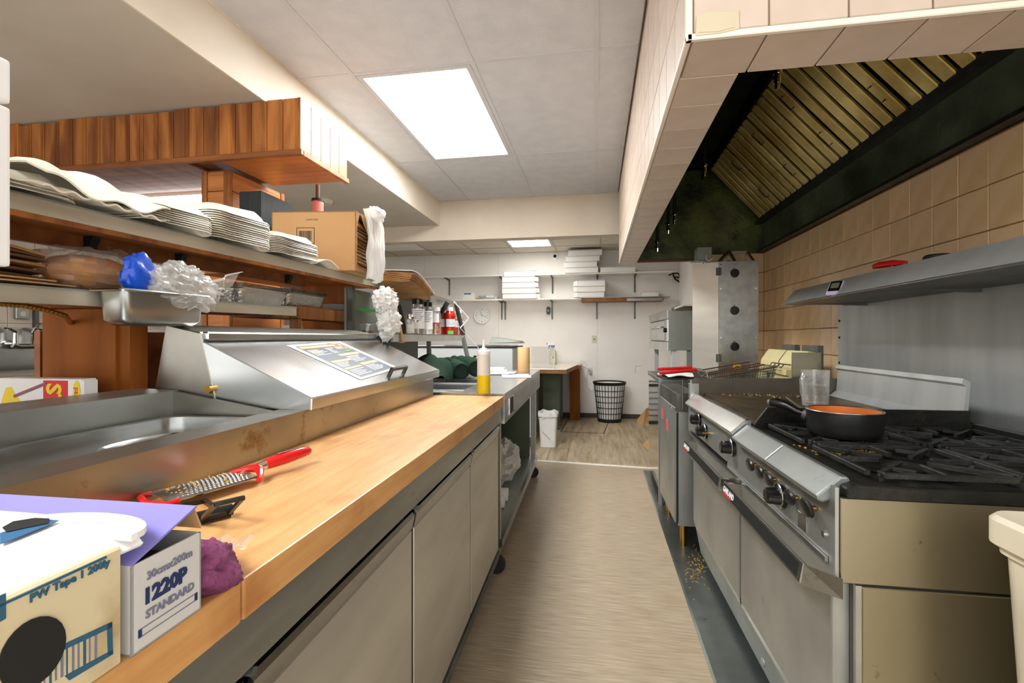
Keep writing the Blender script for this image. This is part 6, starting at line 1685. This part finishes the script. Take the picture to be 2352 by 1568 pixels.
B().box(-1.6, -.50, 7.28, 7.31, 0, .76).part('back_panel', 'grey_panel', cn)
un = thing('undercounter_fridge', 'grey undercounter refrigerator with vent grille and open white door', 'refrigerator', (-1.0, 5.7, 0), ab=True)
B().box(-1.45, -.74, 5.62, 6.25, .06, .755).part('body', 'grey_panel', un, bevel=.003)
for i in range(8):
    B().box(-.742, -.735, 5.70, 5.98, .42 + i * .03, .432 + i * .03).part('vent_slat', 'steel_dark', un)
B().box(-.742, -.732, 6.05, 6.09, .60, .64).part('latch', 'black_matte', un)
for x in (-1.35, -.82):
    for y in (5.68, 6.18): B().cyl((x, y, 0), (x, y, .06), .02, n=10).part('foot', 'black_matte', un)
dr_ = B().box(-.83, -.655, 5.27, 5.31, .10, .84).part('door', 'white_gloss', un, bevel=.006)
B().box(-.83, -.660, 5.31, 5.33, .12, .82).part('door_liner', 'white_plastic', dr_)
B().box(-.80, -.70, 5.27, 5.32, .0, .10).part('door_foot', 'grey_plastic', dr_)
fz = thing('chest_freezer', 'pale grey chest freezer with tilted glass lid behind the steel table', 'freezer', (-1.35, 4.9, 0), ab=True)
B().box(-2.05, -.80, 4.62, 5.22, .08, 1.10).part('body', 'grey_light', fz, bevel=.006)
B().box(-2.06, -.79, 4.61, 5.23, 1.10, 1.112).part('rim', 'black_matte', fz, bevel=.003)
B().box(-2.0, -.84, 4.66, 5.18, 1.113, 1.125).part('glass_lid', 'glass_lid', fz)
for x in (-1.95, -.9):
    for y in (4.7, 5.14): B().cyl((x, y, 0), (x, y, .08), .025, n=10).part('foot', 'black_matte', fz)
g0 = PR(1130, 797, Y=4.85)
B().hexa([(g0.x, 4.70, 1.142), (g0.x + .32, 4.70, 1.142), (g0.x + .32, 5.0, 1.142), (g0.x, 5.0, 1.142), (g0.x + .03, 4.72, 1.205), (g0.x + .30, 4.70, 1.165), (g0.x + .30, 5.0, 1.165), (g0.x + .03, 5.0, 1.205)]).top('grey_binder', 'grey_panel', label='grey wedge-shaped binder lying on the chest freezer lid', cat='binder', bevel=.002)
ac = thing('acrylic_stand', 'clear sloping acrylic stand on the corner of the counter', 'stand', (-.72, 5.95, .815))
B().hexa([(-.10, 0, 0), (.20, 0, 0), (.20, .004, 0), (-.10, .004, 0), (-.10, .16, .27), (.20, .16, .27), (.20, .164, .27), (-.10, .164, .27)]).part('front_sheet', 'acrylic', ac)
B().hexa([(-.10, .30, 0), (.20, .30, 0), (.20, .304, 0), (-.10, .304, 0), (-.10, .16, .27), (.20, .16, .27), (.20, .164, .27), (-.10, .164, .27)]).part('back_sheet', 'acrylic', ac)
B().bar((-.10, -.002, .003), (.20, -.002, .003), .006, .006).bar((.20, 0, .003), (.20, .16, .27), .005, .005).part('edge', 'white_gloss', ac)
spz = PR(1270, 826, Y=6.9)
sy = thing('spray_bottle', 'spray bottle with blue trigger on the corner counter', 'spray bottle', (spz.x, 6.9, .815))
B().lathe((0, 0, 0), [(0, 0), (.05, 0), (.055, .01), (.055, .15), (.048, .19), (.024, .225), (.022, .25), (0, .25)], 20).part('body', 'oil_pale', sy, smooth=True)
B().box(-.03, .03, -.058, -.053, .04, .13).part('label', 'label_white', sy)
B().box(.0, .02, -.060, -.057, .09, .12).part('print', 'ink_dark', sy)
B().cyl((0, 0, .25), (0, 0, .275), .026, n=14).box(-.075, .035, -.018, .018, .275, .315).part('head', 'white_gloss', sy, bevel=.003)
B().tube([(-.03, 0, .28), (-.055, 0, .26), (-.06, 0, .22)], [.008, .008, .005], 8).box(-.085, -.06, -.012, .012, .285, .31).part('trigger', 'blue_trigger', sy, smooth=True)
B().lathe((0, 0, .243), [(.027, 0), (.03, .015), (.026, .03)], 14).part('collar', 'blue_trigger', sy, smooth=True)

# ================================================================ bins on the far floor
bn = PR(1258, 1027, Z=.004)
wbn = thing('waste_bin', 'white plastic waste bin with liner bag on the plank floor', 'bin', (bn.x, bn.y + .08, .004))
def taper(ls, b, cap=True):
    n = len(ls[0]); vs = [p for l in ls for p in l]; fs = []
    for r in range(len(ls) - 1): fs += [(r * n + i, r * n + (i + 1) % n, (r + 1) * n + (i + 1) % n, (r + 1) * n + i) for i in range(n)]
    if cap: fs.append(tuple(range(n - 1, -1, -1)))
    return b.add(vs, fs)
taper([rl(-.085, .085, -.075, .075, .03, 0), rl(-.098, .098, -.095, .095, .03, .33), rl(-.108, .108, -.105, .105, .03, .335), rl(-.108, .108, -.105, .105, .03, .375), rl(-.10, .10, -.097, .097, .03, .375), rl(-.095, .095, -.09, .09, .03, .30)], B()).part('bin', 'white_gloss', wbn, smooth=True)
def liner(u, v):
    t = 2 * PI * u; s_ = .112 + .006 * math.sin(u * 40)
    return (s_ * math.cos(t) * (1.0 if abs(math.cos(t)) < .7 else .96), s_ * .97 * math.sin(t), .382 - .06 * v * (1 + .6 * math.sin(t * 1.0 - 1.57) ** 3) - .01 * math.sin(u * 31))
B().sheet(liner, 48, 5).part('liner_bag', 'bag_white', wbn, smooth=True)
for i in range(7): B().cyl((-.05 + .012 * i, -.0915 + i * .0006, .165 - .012 * i), (-.05 + .012 * i, -.094 + i * .0006, .165 - .012 * i), .004, n=8).part('stain', 'orange_card', wbn)
bk0 = PR(1400, 968, Z=.004)
lb_ = thing('laundry_basket', 'black slotted plastic basket lined with white bag by the back wall', 'basket', (bk0.x, bk0.y + .04, .004))
Hh, r0, r1 = .565, .165, .222
def rz_(z): return r0 + (r1 - r0) * z / Hh
B().lathe((0, 0, 0), [(r0, 0), (r0 + .004, .012), (rz_(.05) + .003, .05), (rz_(.05) - .003, .05), (r0 - .004, .012), (0, .012)], 32).part('base', 'black_matte', lb_, smooth=True)
B().lathe((0, 0, 0), [(rz_(.525) + .002, .525), (rz_(.54) + .012, .54), (rz_(.56) + .016, .562), (rz_(.56) + .006, .568), (rz_(.56) - .004, .56), (rz_(.525) - .004, .525)], 36).part('rim', 'black_matte', lb_, smooth=True)
for z in (.125, .205, .285, .365, .445):
    B().lathe((0, 0, 0), [(rz_(z) - .003, z - .0045), (rz_(z) + .003, z - .0045), (rz_(z) + .003, z + .0045), (rz_(z) - .003, z + .0045), (rz_(z) - .003, z - .0045)], 32).part('hoop', 'black_matte', lb_)
for i in range(30):
    t = 2 * PI * i / 30; c_, s_ = math.cos(t), math.sin(t)
    B().bar((rz_(.04) * c_, rz_(.04) * s_, .04), (rz_(.535) * c_, rz_(.535) * s_, .535), .0075, .004, up=(c_, s_, 0)).part('slat', 'black_matte', lb_)
B().lathe((0, 0, 0), [(r0 - .006, .03), (rz_(.3) - .005, .3), (rz_(.52) - .005, .52), (rz_(.54) - .012, .548), (.10, .556), (0, .56)], 32).part('liner_bag', 'white_plastic', lb_, smooth=True)

# ================================================================ condiments on the rack (line frame)
line_frame()
OZ_ = OZ
def at_shelf(px, X=-1.06): return PE(px, 768, X=X).y
def label_strip(t, r, z0, z1, a0, a1, mt='label_white', nm='label'):
    n = 10; vs = []
    for z in (z0, z1):
        for i in range(n + 1):
            a = a0 + (a1 - a0) * i / n; vs.append((r * math.cos(a), r * math.sin(a), z))
    return B().add(vs, [(i, i + 1, n + 2 + i, n + 1 + i) for i in range(n)]).part(nm, mt, t)
FA = -PI / 3                                   # direction facing the camera
def spice(px, label, lid='black_plastic', fill='pepper_grey', h=.20, r=.042, fh=.10, X=-1.08, lab=True):
    t = thing('spice_jar', label, 'spice jar', (X, at_shelf(px, X), OZ_), rz=.0)
    B().lathe((0, 0, 0), [(0, 0), (r - .003, 0), (r, .004), (r, h * .76), (r * .85, h * .84), (r * .82, h * .87)], 20).part('jar', 'jar_clear', t, smooth=True)
    B().lathe((0, 0, 0), [(0, .003), (r - .004, .003), (r - .004, fh), (0, fh + .002)], 20).part('contents', fill, t, smooth=True)
    B().lathe((0, 0, h * .86), [(0, 0), (r * .9, 0), (r * .9, h * .13), (r * .84, h * .14), (0, h * .14)], 20).part('lid', lid, t, smooth=True)
    if lab:
        label_strip(t, r + .0008, .035, h * .72, FA - 1.2, FA + 1.2)
        for k in range(6): label_strip(t, r + .0014, h * .66 - k * .012, h * .66 - k * .012 + .004, FA - .7, FA + .7 - .2 * (k % 3), 'ink_grey', 'print_line')
    return t
spice(960, 'tall clear spice jar with black lid, leftmost on the rack', fh=.05, h=.225)
spice(981, 'tall clear spice jar with black lid beside the chili flakes', fill='salt', h=.22, r=.038, fh=.14)
chz = spice(1000, 'plastic jar of red chili flakes with white lid', lid='white_gloss', fill='chili', h=.195, r=.040, fh=.085, lab=False)
label_strip(chz, .0408, .085, .15, FA - .9, FA + .5)
label_strip(chz, .0408, .078, .086, FA - .9, FA + .9, 'red_print', 'red_band')
def ketchup(px, label, X, full=True, r=.046, h=.215):
    t = thing('ketchup_bottle', label, 'ketchup bottle', (X, at_shelf(px, X), OZ_), group='ketchup bottles on the rack')
    prof = [(0, 0), (r * .96, 0), (r, .008), (r * .98, .035), (r * .88, .05), (r * .9, .06), (r * .9, h * .58), (r, h * .66), (r * .92, h * .74), (r * .55, h * .86), (r * .5, h * .88)]
    B().lathe((0, 0, 0), prof, 22, a0=.2).part('bottle', 'ketchup' if full else 'jar_clear', t, smooth=True)
    if not full: B().lathe((0, 0, 0), [(0, .002), (r * .92, .002), (r * .85, .05), (r * .86, h * .6), (0, h * .6)], 20).part('ketchup', 'ketchup', t, smooth=True)
    B().lathe((0, 0, h * .86), [(0, 0), (r * .62, 0), (r * .6, h * .11), (r * .5, h * .13), (0, h * .13)], 20).part('cap', 'white_gloss', t, smooth=True)
    label_strip(t, r * .905 + .001, .062, h * .56, FA - .95, FA + .95)
    for k in range(4): label_strip(t, r * .905 + .0018, .075 + k * .012, .078 + k * .012, FA - .6, FA + .6, 'ink_grey', 'print_line')
    return t
ketchup(1012, 'red ketchup bottle behind the other two, half hidden by the chili jar', -1.13)
kb = ketchup(1033, 'full red ketchup bottle with green sticker, middle of the three', -1.055)
label_strip(kb, .0472, .004, .030, FA - .6, FA + .4, 'green_plastic', 'green_sticker')
ketchup(1053, 'partly empty red ketchup bottle at the right end of the rack', -1.05, False, h=.21)
ss = thing('salt_shaker', 'small glass salt shaker with steel cap in front of the spice jars', 'salt shaker', (-1.03, at_shelf(942, -1.03), OZ_))
B().lathe((0, 0, 0), [(0, 0), (.025, 0), (.027, .004), (.025, .085), (.022, .09)], 10).part('glass', 'jar_clear', ss)
B().lathe((0, 0, 0), [(0, .004), (.022, .004), (.021, .055), (0, .056)], 10).part('salt', 'salt', ss)
B().lathe((0, 0, .088), [(.026, 0), (.026, .012), (.018, .028), (0, .032)], 16).part('cap', 'chrome', ss, smooth=True)
s2 = thing('pepper_shaker', 'small glass shaker standing just right of the salt shaker', 'shaker', (-1.025, at_shelf(953, -1.025) + .01, OZ_))
B().lathe((0, 0, 0), [(0, 0), (.02, 0), (.021, .004), (.02, .07), (.018, .075)], 10).part('glass', 'jar_clear', s2)
B().lathe((0, 0, .074), [(.02, 0), (.02, .01), (.012, .022), (0, .024)], 14).part('cap', 'chrome', s2, smooth=True)
bkp = at_shelf(925, -1.16)
bc = thing('chalkboard', 'black board leaning on the rack between plastic bag and spice jars', 'board', (-1.20, bkp + .02, OZ_))
B().hexa([(0, -.09, 0), (.006, -.09, 0), (.006, .16, 0), (0, .16, 0), (-.05, -.09, .20), (-.044, -.09, .20), (-.044, .16, .20), (-.05, .16, .20)]).part('board', 'black_matte', bc)
B().box(-.052, -.04, -.02, .03, .185, .198).part('tag', 'kraft_light', bc)
# bunched white bags
wbg = thing('white_bag_bunch', 'bunch of thin white plastic bags hanging at the rack corner', 'plastic bag', (-1.0, PE(885, 720, X=-1.0).y, 1.21))
B().blob((0, .0, .175), (.055, .085, .062), .34, 4.5, 31, 44, 26).part('upper_bunch', 'bag_white', wbg, smooth=True, angle=40)
B().blob((.012, .02, .070), (.05, .085, .065), .36, 4.2, 17, 44, 26).part('lower_bunch', 'bag_white', wbg, smooth=True, angle=40)
B().sheet(lambda u, v: (.0 + .03 * (v - .5) + .01 * math.sin(u * 12), .06 + .09 * u, .10 + .06 * (v - .5) * (1 + u) + .05 * u), 12, 8).part('loose_end', 'bag_clear', wbg, smooth=True)
B().blob((-.02, .05, .01), (.025, .05, .04), .4, 3.5, 40, 24, 14).part('tail', 'bag_white', wbg, smooth=True, angle=40)
gpx = PE(850, 712, X=-1.22)
B().lathe((0, 0, 0), [(0, 0), (.04, 0), (.075, .012), (.078, .012), (.04, .003), (0, .003)], 22, sx=.7, sy=1.3).top('green_plate', 'green_plastic', (-1.22, gpx.y - .02, 1.346), 'bright green plastic dish at the end of the wooden ledge', 'dish', smooth=True)
dc = PE(852, 762, X=-1.2)
dcp = thing('deli_cup', 'clear lidded deli cup with brown contents beside the steel lid', 'cup', (-1.22, dc.y, 1.21))
B().lathe((0, 0, 0), [(0, 0), (.032, 0), (.042, .06), (.044, .062), (.044, .068), (0, .068)], 18).part('cup', 'jar_clear', dcp, smooth=True)
B().lathe((0, 0, 0), [(0, .002), (.03, .002), (.034, .03), (0, .03)], 16).part('contents', 'rust', dcp, smooth=True)
B().box(-1.29, -1.10, dc.y - .10, dc.y + .10, 1.20, 1.21).part('tray', 'steel_dark', os_)
pbx = thing('grey_switch_box', 'grey electrical box with white label behind the wooden ledge', 'electrical box', (-1.37, 2.705, 1.346), ab=False)
B().box(-.045, .045, -.06, .06, 0, .11).part('box', 'grey_panel', pbx, bevel=.003)
B().box(.045, .047, -.03, .03, .03, .10).part('label', 'label_white', pbx)
# orange folder and green lid under the rack
of = PE(900, 805, X=-1.15)
B().hexa([(-.01, -.12, 0), (.03, -.12, 0), (.03, .12, 0), (-.01, .12, 0), (-.03, -.12, .20), (.0, -.12, .20), (.0, .12, .17), (-.03, .12, .17)]).top('orange_folder', 'orange_card', (-1.17, of.y + .04, ZT), 'orange card folder standing under the condiment rack', 'folder')
B().box(-1.29, -1.28, 2.5, 3.55, .925, 1.21).part('lower_back_panel', 'olive_panel', os_)
B().lathe((0, 0, 0), [(0, 0), (.06, 0), (.065, .02), (.03, .03), (0, .03)], 18).top('green_tub', 'green_plastic', (-1.13, PE(948, 815, X=-1.13).y, ZT), 'small green plastic tub left of the green jacket', 'tub', smooth=True)

# ================================================================ green jacket on the table
jy = 3.62
jk = thing('green_jacket', 'dark green jacket rolled up on the steel table', 'jacket', (-1.05, 3.22, ZT + .004))
def jb(u, v):
    t = PI * v; a = u
    prof = .145 * (math.sin(PI * min(1, .12 + a * .95)) ** .55)
    y = -.36 + .66 * a; x = -.17 * math.cos(t) * (1 - .25 * a) + .02
    z = prof * math.sin(t) * (1.15 - .35 * a)
    f = noise.noise(Vector((a * 5, v * 3, 1))) * .02 + .012 * math.sin(a * 16 + v * 7)
    return (x + f * .6, y, max(.0, z + f * math.sin(t)))
B().sheet(jb, 46, 24).part('body', 'green_cloth', jk, smooth=True, angle=80)
def sleeve(p0, p1, p2, r, sd):
    b = B(); pts = []; rr = []
    for i in range(15):
        t = i / 14; p = Vector(p0) * (1 - t) ** 2 + Vector(p1) * 2 * t * (1 - t) + Vector(p2) * t * t
        pts.append(p); rr.append(r * (1 + .10 * math.sin(i * 2.1 + sd)))
    b.tube(pts, rr, 18)
    s_ = b.part('sleeve', 'green_cloth', jk, smooth=True, angle=80)
    d = (pts[-1] - pts[-2]).normalized()
    B().cyl(pts[-1] - d * .002, pts[-1] + d * .003, r * .78, n=18).part('cuff_opening', 'dark_cloth', s_)
    q = []
    a = d.cross(Vector((0, 0, 1))).normalized(); c_ = d.cross(a)
    for i in range(18):
        t = 2 * PI * i / 18; q.append(pts[-1] + a * (r * .9 * math.cos(t)) + c_ * (r * .9 * math.sin(t)))
    B().tube(q, .009, 8, closed=True).part('cuff', 'green_cloth', s_, smooth=True)
sleeve((.02, .25, .08), (.16, .10, .07), (.235, -.13, .056), .050, 0)
sleeve((.05, .36, .08), (.22, .25, .09), (.30, .02, .064), .055, 2)
for k in range(3):
    B().tube([(-.10 + .05 * k, -.25 + .1 * k, .13 - .01 * k), (.05, -.1 + .1 * k, .125), (.14, .02 + .08 * k, .09)], .010, 8).part('fold', 'green_cloth', jk, smooth=True)

# squeeze bottle, paper core, papers, calculator
sq = PE(1108, 905, Z=ZT)
sb_ = thing('squeeze_bottle', 'clear squeeze bottle half full of yellow oil on the steel table', 'squeeze bottle', (sq.x, sq.y + .03, ZT))
B().lathe((0, 0, 0), [(0, 0), (.030, 0), (.0325, .003), (.0325, .185), (.030, .195)], 24).part('bottle', 'bottle_white', sb_, smooth=True)
B().lathe((0, 0, 0), [(0, .002), (.033, .002), (.0333, .006), (.0333, .092), (0, .094)], 24).part('oil', 'yellow_liquid', sb_, smooth=True)
B().lathe((0, 0, .195), [(0, 0), (.034, 0), (.034, .018), (.022, .022), (.018, .03), (.009, .034), (.006, .05), (.003, .075), (0, .076)], 20).part('cap', 'white_gloss', sb_, smooth=True)
pcx = PE(1201, 853, Z=ZT)
ptu = thing('paper_roll', 'plain brown paper towel roll standing at the far table corner', 'paper roll', (pcx.x, pcx.y + .05, ZT))
B().lathe((0, 0, 0), [(.02, 0), (.050, 0), (.051, .002), (.051, .198), (.050, .20), (.02, .20), (.02, 0)], 26).part('roll', 'kraft_light', ptu, smooth=True)
pcalc = PE(1140, 853, Z=ZT)
ca = thing('label_tool', 'small white keypad device with buttons on the steel table', 'device', (pcalc.x, pcalc.y, ZT), rz=.1)
B().box(-.07, .07, -.06, .06, 0, .03).part('case', 'ivory', ca, bevel=.003)
for i in range(5):
    for j in range(3): B().box(-.055 + i * .024, -.039 + i * .024, -.045 + j * .03, -.025 + j * .03, .03, .036).part('key', 'white_gloss', ca)
B().cyl((.02, -.13, .012), (.10, -.09, .012), .012, n=12).top('white_tube', 'white_plastic', (pcalc.x, pcalc.y, ZT), 'small white tube lying beside the keypad device', 'tube', smooth=True)
for k, (px, py, r2, lb) in enumerate(((1185, 864, .2, 'printed paper sheet lying near the paper roll'), (1150, 858, -.15, 'folded printed paper in front of the keypad device'))):
    p = PE(px, py, Z=ZT)
    sh_ = thing('paper_sheet', lb, 'paper', (p.x, p.y, ZT + .001), rz=r2)
    B().sheet(lambda u, v: (-.10 + .20 * u, -.13 + .26 * v, .001 + .008 * math.sin(v * 4 + k) ** 2 * u), 8, 8, .0008).part('sheet', 'label_white', sh_, smooth=True)
    for i in range(6): B().box(-.06, .05 - .01 * (i % 3), -.09 + i * .028, -.082 + i * .028, .0105, .0112).part('print_line', 'ink_grey', sh_)
sp2 = PE(1083, 850, Z=ZT)
b2_ = thing('small_spray', 'small clear pump bottle behind the yellow squeeze bottle', 'bottle', (sp2.x + .03, sp2.y, ZT))
B().lathe((0, 0, 0), [(0, 0), (.028, 0), (.03, .004), (.03, .08), (.012, .10), (.012, .11), (0, .11)], 16).part('body', 'jar_clear', b2_, smooth=True)
B().lathe((0, 0, .11), [(0, 0), (.014, 0), (.014, .015), (0, .018)], 12).part('cap', 'black_plastic', b2_, smooth=True)
# under the table: cups in a clear bag and film rolls
cb_ = PE(1168, 1068, X=-.55)
cu_ = thing('cup_bag', 'clear bag with a sleeve of cups on the lower table shelf', 'bag', (-.62, 3.35, .182))
for i in range(9):
    B().cyl((0, -.22 + i * .045, .20), (0, -.19 + i * .045, .20), .042, .046, n=16, cap=False).part('cup', 'jar_clear', cu_, smooth=True)
B().blob((.02, .05, .14), (.12, .30, .14), .28, 3, 51, 32, 18, floor=.001).part('bag', 'bag_clear', cu_, smooth=True, angle=30)
B().box(-.08, .06, -.22, .05, .09, .13).part('paper_pad', 'kraft_light', cu_)
for k in range(2):
    B().cyl((-.16, 0, .04), (.13, 0, .04), .04, n=18).top('film_roll', 'white_plastic', (-.62, 2.98 - k * .12, .181), ('white film roll farther back on the lower table shelf', 'white film roll at the near end of the lower table shelf')[k], 'roll', 'film rolls under the table', smooth=True)
